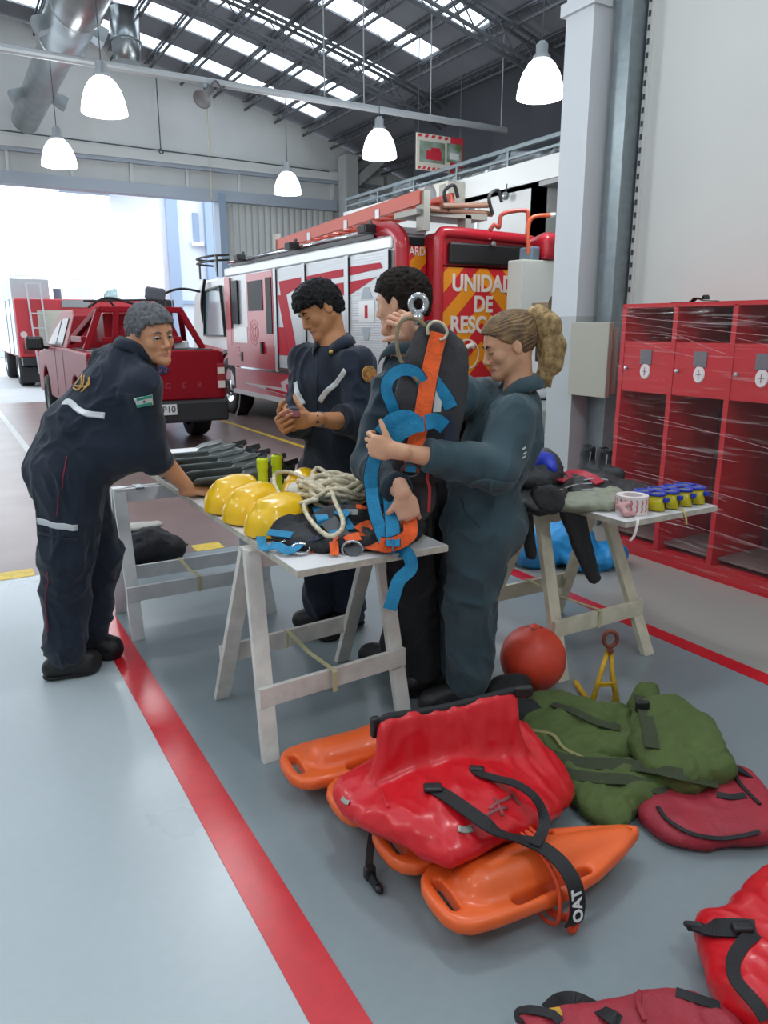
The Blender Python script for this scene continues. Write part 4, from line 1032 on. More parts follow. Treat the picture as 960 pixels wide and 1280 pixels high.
# grey panel on the column side
pc = MB().box((4.06, 3.86, 1.01), (4.10, 4.235, 1.535)).build('grey_cover_panel', mat('panel_greige', 'aaa99c', .5), bevel=.004)
tag(pc, 'flat greige metal cover panel on the pillar left of the red lockers', 'panel')
MB().box((4.10, 3.90, 1.03), (4.2, 4.246, 1.5)).build('backing_box', mat('panel_greige', 'aaa99c', .5), pc)
# ---- desk corner behind the woman
m_desk = mat('desk_white', 'c9cbcb', .5)
dk = empty('desk', (6.4, 6.4, 0), 'white desk with monitor and papers between the fire engine and the pillar', 'desk')
c = PD(708, 492, 6.9)
DM = Matrix.Translation((c.x, c.y, 0)) @ Matrix.Rotation(-math.radians(25), 4, 'Z')
def dbox(lo, hi, name, m, par, bevel=0): 
    g = MB(); g.box(lo, hi, DM); return g.build(name, m, par, bevel=bevel)
dz = c.z
dbox((-.75, 0, dz-.03), (.1, .6, dz), 'top', m_desk, dk); dbox((-.42, .02, dz-.16), (.06, .05, dz-.03), 'drawer_front', m_desk, dk); dbox((-.42, .015, dz-.06), (.04, .02, dz-.045), 'drawer_gap', m_tdark, dk)
for x in (-.72, -.40, .06): dbox((x, .02, 0), (x+.03, .58, dz-.03), 'side', m_desk, dk)
mo = empty('monitor', DM @ Vector((-.1, .2, dz)), 'black computer monitor on the white desk behind the ponytail', 'monitor')
dbox((-.24, .2, dz+.28), (.12, .24, dz+.68), 'screen', m_tdark, mo, .008); dbox((-.22, .195, dz+.3), (.1, .2, dz+.66), 'screen_glass', m_glass, mo); dbox((-.03, .22, dz+.02), (.02, .26, dz+.35), 'stand', m_tdark, mo); dbox((-.12, .14, dz), (.1, .32, dz+.02), 'base', m_tdark, mo)
for k, (a, b, t, c_, l) in enumerate(((-.34, .08, .16, 'cfd2d6', 'white box of papers on the desk under the monitor'), (.0, .04, .03, '5b2a30', 'dark maroon folder lying at the desk edge'))):
    o = dbox((a, b, dz), (a+.2, b+.12, dz+t), 'paper_box' if k == 0 else 'folder', mat('desk_item%d' % k, c_, .6), None, .004); tag(o, l, 'box' if k == 0 else 'folder')
pcx = dbox((-.36, .1, .0), (.04, .5, .45), 'computer_case', mat('case_black', '222226', .5), None, .01); tag(pcx, 'black computer case standing under the white desk', 'computer')
for (x, l, cc) in ((-.3, 'clear water bottle standing on the desk by the ponytail', 'b9c3c4'),):
    o = MB().lathe([(0, 0), (.035, 0), (.037, .14), (.02, .19), (.012, .2), (.012, .23), (0, .23)], DM @ Vector((x-.1, .1, dz)), n=16).build('water_bottle', mat('bottle_grey', cc, .15, trans=.5)); tag(o, l, 'bottle')
# tall pale cabinet with things on top
cc = PD(652, 324, 8.3)
CM = Matrix.Translation((cc.x, cc.y, 0)) @ Matrix.Rotation(-math.radians(3), 4, 'Z')
cab = MB().box((0, 0, 0), (.6, .24, cc.z), CM).build('tall_cabinet', mat('cabinet_cream', 'cfd1c8', .5), bevel=.01)
tag(cab, 'tall plain off white cabinet standing behind the woman by the fire engine', 'cabinet')
g = MB(); g.box((.02, -.012, .1), (.58, 0, cc.z-.03), CM); g.build('door', mat('cabinet_door', 'dadcd6', .45), cab)
bxp = CM @ Vector((.3, -.22, 0)); 
bxc = PD(686, 385, 7.85)
bx = MB().box((bxc.x-.12, bxc.y-.12, bxc.z-.22), (bxc.x+.16, bxc.y+.12, bxc.z+.05)).build('cardboard_box', mat('cardboard', '8d7862', .8, var=.1), bevel=.004); tag(bx, 'brown cardboard box above the ponytail beside the tall cabinet', 'box')
MB().poly3([(bxc.x-.12, bxc.y-.12, bxc.z+.05), (bxc.x+.16, bxc.y-.12, bxc.z+.05), (bxc.x+.13, bxc.y-.2, bxc.z+.11), (bxc.x-.16, bxc.y-.2, bxc.z+.1)], (0, 0, .005)).build('flap', mat('cardboard', '8d7862', .8, var=.1), bx)
sh = MB().box((bxc.x-.16, bxc.y-.14, bxc.z-.24), (bxc.x+.45, bxc.y+.3, bxc.z-.22)).box((bxc.x-.16, bxc.y-.1, .0), (bxc.x-.13, bxc.y+.3, bxc.z-.24)).box((bxc.x+.42, bxc.y-.1, 0), (bxc.x+.45, bxc.y+.3, bxc.z-.24)).build('shelf_unit', m_desk); tag(sh, 'narrow white shelf unit holding the cardboard box', 'shelf')
# red rescue machine with orange handles on the cabinet
rc = CM @ Vector((.3, .13, cc.z))
rd = empty('power_unit', rc, 'red rescue power unit with orange tube handles on top of the tall cabinet', 'power unit')
S = SDF(); S.box(rc+Vector((.1, -.03, .13)), (.13, .16, .12), .05, 0); S.ell(rc+Vector((.1, -.05, .2)), (.12, .14, .1), .05); S.build('red_cover', .014, m_tred, rd)
MB().box(rc+Vector((-.15, -.1, 0)), rc+Vector((-.04, .12, .14))).build('blue_grey_block', mat('block_slate', '6f7f8c', .5), rd, bevel=.02)
orr = mat('handle_orange', 'd2603a', .4)
a = PD(628, 287, 8.45); MB().tube(spline([PD(x, y, 8.5) for x, y in ((612, 288), (618, 281), (624, 284), (626, 270), (636, 265), (655, 263), (660, 268), (659, 290), (661, 310))], 6), .022, 8).build('handle', mat('handle_red', 'b5483c', .4), rd, smooth=True)
MB().tube(spline([PD(x, y, 8.45) for x, y in ((661, 318), (660, 290), (663, 275), (672, 270), (692, 269))], 6), .022, 8).build('handle', orr, rd, smooth=True)
MB().tube([PD(688, 269.5, 8.45), PD(694, 269, 8.45)], .026, 8).build('handle_grip', m_white, rd)
# ================================================================ gear on the floor
m_or = mat('buoy_orange', 'f0682c', .38, var=.03, vscale=8, coat=.15, sss=.05)
m_blk = mat('webbing_black', '1c1c1f', .7, bump=.2, bscale=200)
def poly_sdf(P2, poly):
    """signed distance to a 2D polygon, P2 (...,2)"""
    d = np.full(P2.shape[:-1], 1e9); s = np.ones(P2.shape[:-1])
    n = len(poly)
    for i in range(n):
        a = np.array(poly[i]); b = np.array(poly[i-1]); e = b-a; w = P2-a
        t = np.clip((w@e)/(e@e), 0, 1); q = w-t[..., None]*e; d = np.minimum(d, (q*q).sum(-1))
        c1 = P2[..., 1] >= a[1]; c2 = P2[..., 1] < b[1]; c3 = e[0]*w[..., 1] > e[1]*w[..., 0]
        f = (c1 & c2 & c3) | (~c1 & ~c2 & ~c3); s = np.where(f, -s, s)
    return s*np.sqrt(d)
def newell(P):
    n = Vector((0, 0, 0))
    for i in range(len(P)):
        a, b = P[i], P[(i+1) % len(P)]; n += Vector(((a.y-b.y)*(a.z+b.z), (a.z-b.z)*(a.x+b.x), (a.x-b.x)*(a.y+b.y)))
    return n.normalized()
def pillow(S, pts, T, w=.06, k=.02, off=0.):
    """cloth bag shape: outline through 3D points, rounded rim, thickness T (half), heights follow the points"""
    P = [V3(p) for p in pts]; c = sum(P, Vector())/len(P); n = newell(P)
    if n.z < 0: n = -n
    x = (P[1]-P[0]); x = (x-n*x.dot(n)).normalized(); y = n.cross(x)
    R = np.array([list(x), list(y), list(n)]).T; c0 = np.array(c)
    L = (np.array([list(p) for p in P])-c0)@R
    out = spline([(a[0], a[1], a[2]) for a in L], 3, closed=True)
    o2 = [(p.x, p.y) for p in out]; oz = np.array([p.z for p in out]); ox = np.array(o2)
    def fn(X):
        q = (X-c0)@R; d = poly_sdf(q[..., :2], o2)
        r2 = ((q[..., None, :2]-ox)**2).sum(-1)+1e-4; wt = 1/r2; h = (wt*oz).sum(-1)/wt.sum(-1)
        t = np.clip(-d/w, 0, 1); t = T*np.sqrt(np.maximum(1-(1-t)**2, 0))
        dz = np.abs(q[..., 2]-h-off)-t
        return np.where(d > 0, np.sqrt(d*d+np.maximum(dz, 0)**2), np.maximum(dz*.75, d))
    A = np.array([list(p) for p in P])
    S.fn(fn, A.min(0)-T-.01, A.max(0)+T+.01, 'u', k)
    return S
def buoy_mesh():
    L = .70
    out = [(.022, -.10), (.055, -.124), (.12, -.132), (.34, -.134), (.46, -.11), (.58, -.065), (.67, -.022), (.69, 0)]
    out = [(x, y) for x, y in out]+[(x, -y) for x, y in reversed(out[:-1])]; out = [(.0, 0), (.004, -.06)]+out+[(.004, .06)]
    S = SDF()
    def plate(X):
        d2 = poly_sdf(X[..., :2], out)+.018
        dz = np.abs(X[..., 2])-.004
        q = np.stack([np.maximum(d2, 0), np.maximum(dz, 0)], -1)
        return np.sqrt((q*q).sum(-1))+np.minimum(np.maximum(d2, dz), 0)-.018
    S.fn(plate, (-.03, -.17, -.06), (.73, .17, .06))
    S.cap((.15, 0, .0), (.33, 0, .0), .078, .08, .02).cap((.33, 0, 0), (.62, 0, 0), .08, .028, .02)
    for sy in (-1, 1): S.cap((.20, sy*.099, -.01), (.43, sy*.088, -.01), .0155, .013, .006, ax=(0, 0, 1), sc=.1, op='s')
    S.cap((.046, -.05, 0), (.046, .05, 0), .0125, .0125, .006, ax=(0, 0, 1), sc=.1, op='s')
    S.cap((.655, .0, -.05), (.655, 0, .05), .007, .007, .004, op='s')
    v, f = S.mesh(.0065, 1); v[:, 1] *= .93
    return np_mesh('rescue_buoy', v, f)
BUOY = buoy_mesh()
def buoy(rear, nose, z, tilt, label):
    a = Vector((*rear, z)); b = Vector((*nose, z)); d = b-a
    o = finish('rescue_buoy', BUOY, [m_or] if not BUOY.materials else [], smooth=True)
    o.location = a; o.rotation_euler = (Matrix.Rotation(math.atan2(d.y, d.x), 3, 'Z') @ Matrix.Rotation(-math.asin(0), 3, 'Y') @ Matrix.Rotation(tilt, 3, 'X')).to_euler()
    return tag(o, label, 'rescue buoy', 'orange rescue buoys under the red bag')
buoy((.905, 1.325), (1.60, 1.265), .082, 0, 'orange rescue buoy nearest the camera, uncovered and strapped with black webbing')
buoy((.895, 1.565), (1.59, 1.515), .083, .0, 'orange rescue buoy second from the camera, only its ends poking out')
buoy((.87, 1.81), (1.565, 1.76), .083, .0, 'orange rescue buoy third from the camera, only its rounded handle end showing')
buoy((.815, 2.055), (1.51, 2.005), .083, .0, 'orange rescue buoy farthest from the camera, sticking out toward the trestle')
def W(*pts): return [PZ(*p) for p in pts]
# rope and belt round the nearest buoy
rope_or = mat('rope_orange', 'e6502a', .7, bump=.4, bscale=300)
g = MB()
def ringpts(xc, r1, r2, n=20, sk=0., ph=0.): return [(xc+sk*math.cos(a+ph), 1.295+r1*math.copysign(abs(math.cos(a))**.75, math.cos(a)), .085+r2*math.copysign(abs(math.sin(a))**.75, math.sin(a))) for a in [2*PI*i/n for i in range(n)]]
rp = empty('orange_rope', (1.2, 1.29, .02), 'thin orange rope wound round the nearest rescue buoy', 'rope')
for i, (xc, sk) in enumerate(((1.200, .02), (1.218, .0), (1.236, .015), (1.226, -.02))):
    MB().tube(ringpts(xc, .145, .092, 28, sk), .0055, 6, closed=True).build('turn', rope_or, rp, smooth=True)
MB().tube(spline([(1.218, 1.15, .06), (1.205, 1.142, .03), (1.218, 1.14, .012), (1.236, 1.145, .03), (1.228, 1.15, .07)], 6), .008, 6).build('loose_end', rope_or, rp, smooth=True)
bl = empty('black_belt', (1.3, 1.3, .1), 'wide black webbing belt reading OAT looped over the nearest buoy and red bag', 'belt')
belt = W((540, 985, .265), (560, 996, .27), (590, 1017, .27), (620, 1038, .25), (650, 1050, .20), (668, 1054, .19), (688, 1066, .192), (706, 1084, .186), (718, 1106, .16), (722, 1130, .112), (720, 1148, .07), (716, 1156, .035))
bsp = spline(belt, 6); sd_ = []
for i, p in enumerate(bsp):
    t = (bsp[min(i+1, len(bsp)-1)]-bsp[max(i-1, 0)]).normalized(); k = min(1, max(0, (i/len(bsp)-.5)/.2)); sd_.append(t.cross(UP).normalized()*(1-k)+Vector((-.95, .1, .15))*k)
MB().ribbon(bsp, .046, .004, side=sd_).build('webbing', m_blk, bl)
belt2 = W((590, 960, .25), (600, 967, .268), (620, 973, .27), (645, 980, .27), (668, 996, .25), (680, 1020, .21), (678, 1040, .19), (668, 1056, .197))
MB().ribbon(spline(belt2, 6), .03, .004, up=(0, 0, 1)).build('webbing', m_blk, bl)
pb = PZ(541, 985, .272); S = SDF(); S.box(pb, (.026, .018, .008), .006, 0, M=Matrix.Rotation(-.5, 4, 'Z')); S.build('buckle', .003, m_tdark, bl)
pb = PZ(596, 961, .262); S = SDF(); S.box(pb, (.022, .012, .007), .005, 0, M=Matrix.Rotation(-.7, 4, 'Z')); S.build('buckle', .003, m_tdark, bl)
ta, tb_ = PZ(718, 1106, .16), PZ(721, 1148, .075); tx_ = (ta-tb_).normalized(); ts_ = Vector((-.95, .1, .15)); ts_ = (ts_-tx_*ts_.dot(tx_)).normalized(); tn_ = ts_.cross(tx_)
if tn_.dot(CAM-ta) < 0: tn_ = -tn_
text_mesh('belt_lettering', 'OAT', .040, frame(ta.lerp(tb_, .58)+tn_*.0075, tx_, tn_.cross(tx_)), mat('letter_white', 'e8e8e8', .5), bl, .0008, stroke=.0012)
# ---- big red roll-top dry bag on the buoys
m_pvc = mat('pvc_red', 'd01320', .36, var=.05, vscale=5, coat=.12, bump=.1, bscale=25)
db = empty('dry_bag', (1.2, 1.6, .18), 'big glossy red roll-top dry bag draped over the rescue buoys', 'dry bag')
S = SDF()
def dep(p): return p.dot(FW)
pillow(S, W((418, 985, .19), (440, 962, .19), (470, 948, .19), (560, 915, .19), (640, 900, .19), (690, 945, .15), (716, 985, .09), (708, 1008, .08), (672, 1030, .16), (620, 1056, .19), (575, 1078, .19), (540, 1074, .19), (500, 1050, .19), (460, 1030, .19), (425, 1012, .17)), .05, .09)
S.ell(PZ(560, 1000, .22), (.20, .12, .035), .05, M=Matrix.Rotation(.1, 4, 'Z'))
bl_, br_ = PZ(466, 976, .235), PZ(652, 936, .215); tl_, tr_2 = PD(484, 897, dep(bl_)+.07), PD(640, 864, dep(br_)+.06)
b0, b1 = tl_, tr_2
mid = PD(560, 884, (dep(tl_)+dep(tr_2))/2-.0)
pillow(S, [bl_-Vector((0, 0, .04)), PD(560, 962, (dep(bl_)+dep(br_))/2)-Vector((0, 0, .04)), br_-Vector((0, 0, .04)), PD(648, 900, dep(br_)+.03), tr_2, mid, tl_, PD(472, 935, dep(bl_)+.03)], .016, .02, .03)
vb = S.build('bag_body', .0075, m_pvc, db, smooth=2, disp=[folds(.010, 7, (1, 1, .35), 5), folds(.005, 15, (1, .7, .4), 8)])
bbv = bvh_of(vb)
top = spline([b0, mid, b1], 5)
g = MB(); g.tube(spline([top[0]-RT*.02+Vector((0, 0, -.015))]+top+[top[-1]+RT*.04+Vector((0, 0, .0))], 3), .013, 10); g.build('black_roll_top', m_blk, db, smooth=True)
S = SDF(); S.box(top[-1]+RT*.035, (.03, .012, .018), .005, 0, M=Matrix.Rotation(-.4, 4, 'Z')); S.build('buckle', .004, m_tdark, db); S = SDF(); S.box(top[0]-RT*.035-Vector((0, 0, .03)), (.014, .012, .032), .005, 0); S.build('buckle', .004, m_tdark, db)
def surfline(bv, pts): return [on_surf(bv, x, y) for x, y in pts]
decal(bbv, surfline(bbv, [(470, 976), (478, 990), (486, 1010)]), .006, .004, .002, 4, 'seam', m_pvc, db)
gp_ = mat('reflective_patch', 'a8a59c', .35, .3)
decal(bbv, surfline(bbv, [(572, 1036), (580, 1038), (590, 1036)]), .018, .004, .002, 3, 'grey_patch', gp_, db)
decal(bbv, surfline(bbv, [(428, 998), (433, 1003), (437, 1004)]), .014, .004, .002, 3, 'grey_patch', gp_, db)
for pts in (((612, 1012), (622, 1004), (640, 996)), ((604, 1022), (616, 1015), (634, 1010)), ((618, 998), (626, 1014), (628, 1020)), ((640, 992), (644, 1000), (650, 1006))):
    decal(bbv, surfline(bbv, pts), .009, .003, .0015, 3, 'faded_print', mat('faded_print', '8e4a4e', .5), db)
st_ = MB().ribbon(spline(W((470, 1020, .12), (465, 1045, .08), (462, 1070, .05), (462, 1092, .03), (470, 1108, .02)), 5), .022, .004, up=FW).build('hanging_strap', m_blk, db)
pb = PZ(462, 1090, .03); S = SDF(); S.box(pb, (.016, .012, .02), .005, 0); S.cap(PZ(462, 1092, .02), PZ(474, 1112, .012), .009, .012, .01); S.build('buckle', .003, m_tdark, db)
# ---- olive duffel bags
m_olive = mat('olive_canvas', '4f6030', .85, var=.08, vscale=9, bump=.25, bscale=140); m_olived = mat('olive_dark', '38402a', .85, bump=.3, bscale=160)
def lump(name, parts, mts, par, vox=.009, amp=.012, sc=6, seed=3, st=(1, 1, 1), sm=1, amp2=.005):
    S = SDF()
    for c, r, rz in parts: S.ell(c, r, .035, M=Matrix.Rotation(rz, 4, 'Z'))
    return S.build(name, vox, mts, par, smooth=sm, disp=[folds(amp, sc, st, seed), folds(amp2, sc*2.6, st, seed+7)])
d1 = empty('olive_duffel_bag', (1.75, 1.8, 0), 'olive green canvas bag lying crumpled on the floor between red bag and locker', 'bag')
S = SDF()
pillow(S, W((652, 905, .05), (664, 874, .06), (700, 868, .08), (745, 885, .08), (786, 893, .07), (800, 940, .07), (745, 950, .06), (695, 942, .06), (662, 932, .05)), .05, .06)
pillow(S, W((672, 938, .05), (765, 952, .06), (850, 972, .06), (860, 990, .05), (806, 1004, .04), (784, 1030, .03), (768, 1040, .03), (738, 1022, .03), (706, 988, .03)), .036, .05)
S.ell(PZ(720, 905, .09), (.12, .06, .05), .03, M=Matrix.Rotation(-.5, 4, 'Z'))
S.build('bag_body', .008, m_olive, d1, disp=[folds(.014, 7, (.8, 1.8, 1), 3), folds(.008, 17, (1, 1.5, 1), 9)])
d2 = empty('olive_duffel_bag', (2.2, 1.55, 0), 'olive green canvas bag with a raised rounded end, on top of the maroon bag', 'bag')
S = SDF()
pillow(S, W((790, 925, .12), (800, 885, .13), (840, 878, .12), (884, 902, .10), (905, 940, .10), (918, 966, .09), (900, 980, .09), (862, 984, .10), (830, 972, .10), (798, 955, .10)), .055, .07)
pillow(S, [PZ(788, 935, .10), PD(782, 900, 2.62), PD(786, 874, 2.66), PD(803, 858, 2.70), PD(822, 866, 2.70), PD(826, 900, 2.62), PZ(822, 935, .10)], .05, .04, .03)
S.build('bag_body', .008, m_olive, d2, disp=[folds(.013, 7, (.8, 1.7, 1), 13), folds(.007, 17, (1, 1.5, 1), 19)])
b2v = bvh_of(bpy.data.objects[[o.name for o in bpy.data.objects if o.parent == d2][0]]); b1v = bvh_of([o for o in bpy.data.objects if o.parent == d1][0])
def over(bvs, px, py, off=.006):
    best = None
    for bv in bvs:
        h = bv.ray_cast(CAM, ray(px, py))
        if h[0] is not None and (best is None or h[3] < best[1]): best = (h[0], h[3])
    p = best[0] if best else PZ(px, py, .03)
    return p-ray(px, py).normalized()*off
def strap_over(bvs, pts, w, name, m, par, off=.006, th=.004, n=5):
    off = off+.005; P = [over(bvs, x, y, off) for x, y in pts]
    return MB().ribbon(spline(P, n), w, th, up=Vector((-.2, -.35, .9))).build(name, m, par, smooth=False)
bb = [b1v, b2v]
strap_over(bb, [(655, 905), (680, 938), (720, 952), (765, 955), (800, 958), (850, 968), (895, 978)], .045, 'strap', m_olived, d1)
strap_over(bb, [(668, 935), (700, 962), (740, 972), (785, 975), (835, 990)], .04, 'strap', m_olived, d1)
strap_over(bb, [(660, 912), (690, 918), (705, 935), (730, 948)], .012, 'cord', mat('cord_olive', '8a8458', .8), d1)
strap_over([b2v], [(801, 870), (806, 890), (812, 915), (815, 935)], .05, 'strap', m_olived, d2)
bk = over([b2v], 803, 883, .012); S = SDF(); S.box(bk, (.025, .01, .022), .006, 0, M=Matrix.Rotation(-.5, 4, 'Z')); S.build('buckle', .004, m_tdark, d2)
strap_over([b1v], [(690, 880), (715, 888), (745, 902), (775, 910)], .03, 'strap', m_olived, d1)
bn = lump('black_pouch', [((1.83, 2.13, .07), (.10, .08, .08), 0), ((1.76, 2.0, .06), (.07, .12, .065), .3)], mat('fabric_black', '1d1e20', .8, bump=.3, bscale=120), None, seed=21, amp=.01)
tag(bn, 'small black fabric pouch between the red dry bag and the orange ball', 'pouch')
# ---- maroon bag under the olive one
m_mar = mat('maroon_fabric', 'a02a38', .6, var=.1, vscale=8, bump=.2, bscale=120)
d3 = empty('maroon_bag', (1.95, 1.25, 0), 'flat maroon red bag with black piping partly under the olive bag', 'bag')
S = SDF()
pillow(S, W((798, 1012, .03), (835, 985, .04), (880, 962, .05), (930, 960, .04), (962, 995, .04), (978, 1042, .04), (905, 1056, .03), (852, 1056, .03), (815, 1038, .03)), .034, .05)
o = S.build('bag_body', .008, m_mar, d3, disp=[folds(.008, 6, (1, 1, 1), 31), folds(.003, 18, (1, 1, 1), 33)]); b3 = bvh_of(o)
strap_over([b3], [(822, 1008), (835, 1025), (865, 1042), (905, 1048), (950, 1040)], .012, 'piping', m_blk, d3, .004)
strap_over([b3], [(896, 993), (915, 996), (932, 994)], .02, 'velcro_patch', m_blk, d3, .004)
strap_over([b3], [(915, 965), (930, 985), (950, 1005)], .012, 'piping', m_blk, d3, .004)
MB().ribbon(spline(W((900, 958, .08), (920, 960, .09), (938, 970, .07), (944, 975, .03)), 5), .03, .005, up=(0, 0, 1)).build('strap', m_blk, d3)
# ---- orange float ball with rope lug
m_ball = mat('ball_orange', 'd8452e', .45, var=.12, vscale=10, bump=.1, bscale=40)
bc = Vector((2.02, 2.22, .142))
S = SDF(); S.ell(bc, (.138, .138, .14), .02); S.cap(bc+Vector((.0, 0, .12)), bc+Vector((.0, 0, .128)), .03, .026, .02); ball = S.build('float_ball', .007, m_ball); tag(ball, 'round scuffed orange float ball behind the red dry bag', 'float')
MB().box((bc.x-.028, bc.y-.028, bc.z+.12), (bc.x+.028, bc.y+.028, bc.z+.146)).build('cap', mat('ball_cap', 'b23a28', .5), ball, bevel=.008)
MB().lathe([(.15, -.003), (.1435, .0), (.15, .003)], (bc.x, bc.y, bc.z), (0, 1, .2), 40, False).build('seam', m_ball, ball) if False else None
# ---- yellow lifting clamp with ring
m_yst = mat('clamp_yellow', 'c49a1e', .5, .1, var=.18, vscale=25, bump=.15); m_rust = mat('clamp_rust', '8a4b3a', .6, .3, var=.15, vscale=30)
cl = empty('lifting_clamp', (2.25, 2.02, 0), 'yellow steel lifting clamp with a rusty ring standing on the floor', 'lifting clamp')
T = PD(762, 812, 2.90)
g = MB(); ft = PZ(740, 879, .012); tip = PD(718, 850, 2.95); ft2 = PZ(771, 878, .012); tip2 = PD(752, 856, 3.05)
MB().tube([T-RT*.006, T.lerp(ft, .5)+FW*.01, ft], [.010, .011, .012], 8).build('arm', m_yst, cl, smooth=True)
MB().tube([T+RT*.006, T.lerp(ft2, .5)+FW*.01, ft2], [.010, .011, .012], 8).build('arm', m_yst, cl, smooth=True)
MB().tube(spline([ft, PD(728, 866, 2.88), tip], 4), [.012]*8+[.006], 8).build('claw', m_yst, cl, smooth=True)
MB().tube(spline([ft2, PD(760, 868, 2.95), tip2], 4), [.012]*8+[.006], 8).build('claw', m_yst, cl, smooth=True)
MB().bar(T.lerp(ft, .66), T.lerp(ft2, .66), .012, .016).build('crossbar', m_yst, cl)
MB().cyl(T-FW*.02, T+FW*.02, .012).build('pin', m_rust, cl)
rc_ = T+Vector((0, 0, .048)); MB().tube([rc_+RT*.028*math.cos(a)+Vector((0, 0, .034*math.sin(a))) for a in [2*PI*i/24 for i in range(24)]], .0085, 8, closed=True).build('ring', m_rust, cl, smooth=True)
# ---- bags at the lower right corner
d4 = empty('dry_bag', (1.75, .9, 0), 'glossy red dry bag with black buckle strap cut off by the right edge', 'dry bag')
S = SDF(); c1 = PZ(990, 1180, .08)

pillow(S, W((868, 1150, .06), (905, 1138, .08), (962, 1088, .09), (1080, 1050, .09), (1150, 1250, .09), (1040, 1340, .08), (965, 1300, .07), (905, 1262, .06), (880, 1205, .06)), .075, .1)
o = S.build('bag_body', .008, m_pvc, d4, smooth=2, disp=[folds(.010, 6, (1, 1, .5), 41), folds(.005, 14, (1, 1, .5), 43)]); b4 = bvh_of(o)
strap_over([b4], [(868, 1158), (885, 1160), (905, 1160), (925, 1160), (945, 1162)], .042, 'closure_strip', m_blk, d4, .012, .008)
strap_over([b4], [(945, 1165), (930, 1178), (917, 1200), (920, 1225), (945, 1255), (958, 1275)], .03, 'strap', m_blk, d4, .008)
S = SDF(); S.box(over([b4], 928, 1160, .022), (.024, .014, .010), .006, 0, M=Matrix.Rotation(-.5, 4, 'Z')); S.build('buckle', .0035, m_tdark, d4); S = SDF(); S.cap(PZ(858, 1155, .09), PZ(875, 1158, .1), .008, .011, .01); S.build('buckle_prong', .0035, m_tdark, d4)
d5 = empty('maroon_bag', (1.2, .85, 0), 'maroon red bag with black handles at the bottom edge of the floor', 'bag')
S = SDF()
pillow(S, W((648, 1290, .03), (660, 1268, .04), (720, 1264, .05), (775, 1252, .06), (800, 1240, .06), (845, 1240, .06), (895, 1258, .05), (940, 1295, .04), (900, 1400, .04), (700, 1400, .04)), .04, .06)
o = S.build('bag_body', .008, m_mar, d5, disp=[folds(.010, 6, (1, 1, 1), 51), folds(.004, 16, (1, 1, 1), 53)]); b5 = bvh_of(o)
strap_over([b5], [(650, 1278), (648, 1266), (662, 1262), (690, 1268), (700, 1278)], .018, 'handle', m_blk, d5, .012)
strap_over([b5], [(685, 1262), (700, 1250), (725, 1250), (760, 1268), (775, 1279)], .03, 'handle', m_blk, d5, .014)
strap_over([b5], [(845, 1240), (870, 1248), (900, 1258)], .02, 'velcro_strip', m_blk, d5, .004)
strap_over([b5], [(800, 1238), (798, 1255), (806, 1275)], .01, 'piping', m_mar, d5, .006)
pl = over([b5], 693, 1265, .01); MB().cbox((0, 0, 0), (.03, .02, .002), Matrix.Translation(pl) @ Matrix.Rotation(-.4, 4, 'Z')).build('yellow_label', m_yst, d5)
# ================================================================ things on the tables
TT = TZ+.001
# ---- helmets
m_hel = mat('helmet_yellow', 'f2c010', .28, coat=.3)
def helmet(c, rz, label, tip=0.):
    R = empty('rescue_helmet', c, label, 'helmet', 'yellow rescue helmets')
    S = SDF()
    S.ell((0, 0, .035), (.102, .128, .112), .0); S.ell((0, -.07, .03), (.09, .075, .085), .03)
    S.cap((0, .07, .112), (0, -.09, .125), .02, .014, .035)
    for sx in (-1, 1): S.cap((sx*.05, .05, .108), (sx*.05, -.07, .104), .012, .010, .02)
    def brim(X):
        q = X.copy(); rr = np.sqrt((q[..., 0]/.112)**2+(q[..., 1]/.142)**2); d = (rr-1)*.11
        return np.sqrt(np.maximum(d, 0)**2+np.maximum(np.abs(q[..., 2]-.012+.0*q[..., 1])-.004, 0)**2)-.003
    S.fn(brim, (-.13, -.16, -.01), (.13, .16, .04), 'u', .01)
    S.ell((0, 0, .028), (.092, .118, .102), 0, op='s'); S.box((0, 0, -.06), (.2, .2, .066), .001, 0, op='s')
    v, f = S.mesh(.006, 1); M = Matrix.Translation(V3(c)) @ Matrix.Rotation(rz, 4, 'Z') @ Matrix.Rotation(tip, 4, 'X')
    me = np_mesh('shell', v, f); me.transform(M); finish('shell', me, m_hel, R, smooth=True)
    g = MB(); g.M = M; g.lathe([(.085, .012), (.09, .012), (.09, .04), (.085, .04), (.085, .012)], (0, 0, 0), (0, 0, 1), 28, False); g.build('inner_band', m_blk, R, smooth=True)
    g = MB(); g.M = M; g.tube(spline([(-.085, .02, .02), (-.06, .05, .004), (0, .06, .004), (.06, .05, .004), (.085, .02, .02)], 5), .006, 6); g.build('chin_strap', m_blk, R)
    return R
for (x, y, rz, l) in ((1.02, 2.99, -1.2, 'yellow rescue helmet farthest of the row of three, beside the bending man\'s hand'), (1.03, 2.79, -1.15, 'yellow rescue helmet in the middle of the row of three'), (1.04, 2.56, -1.25, 'yellow rescue helmet nearest of the row of three, beside the black harness'), (1.33, 2.98, -.4, 'yellow rescue helmet behind the row, between the torches and the rope coil')):
    helmet((x, y, TT), rz, l)
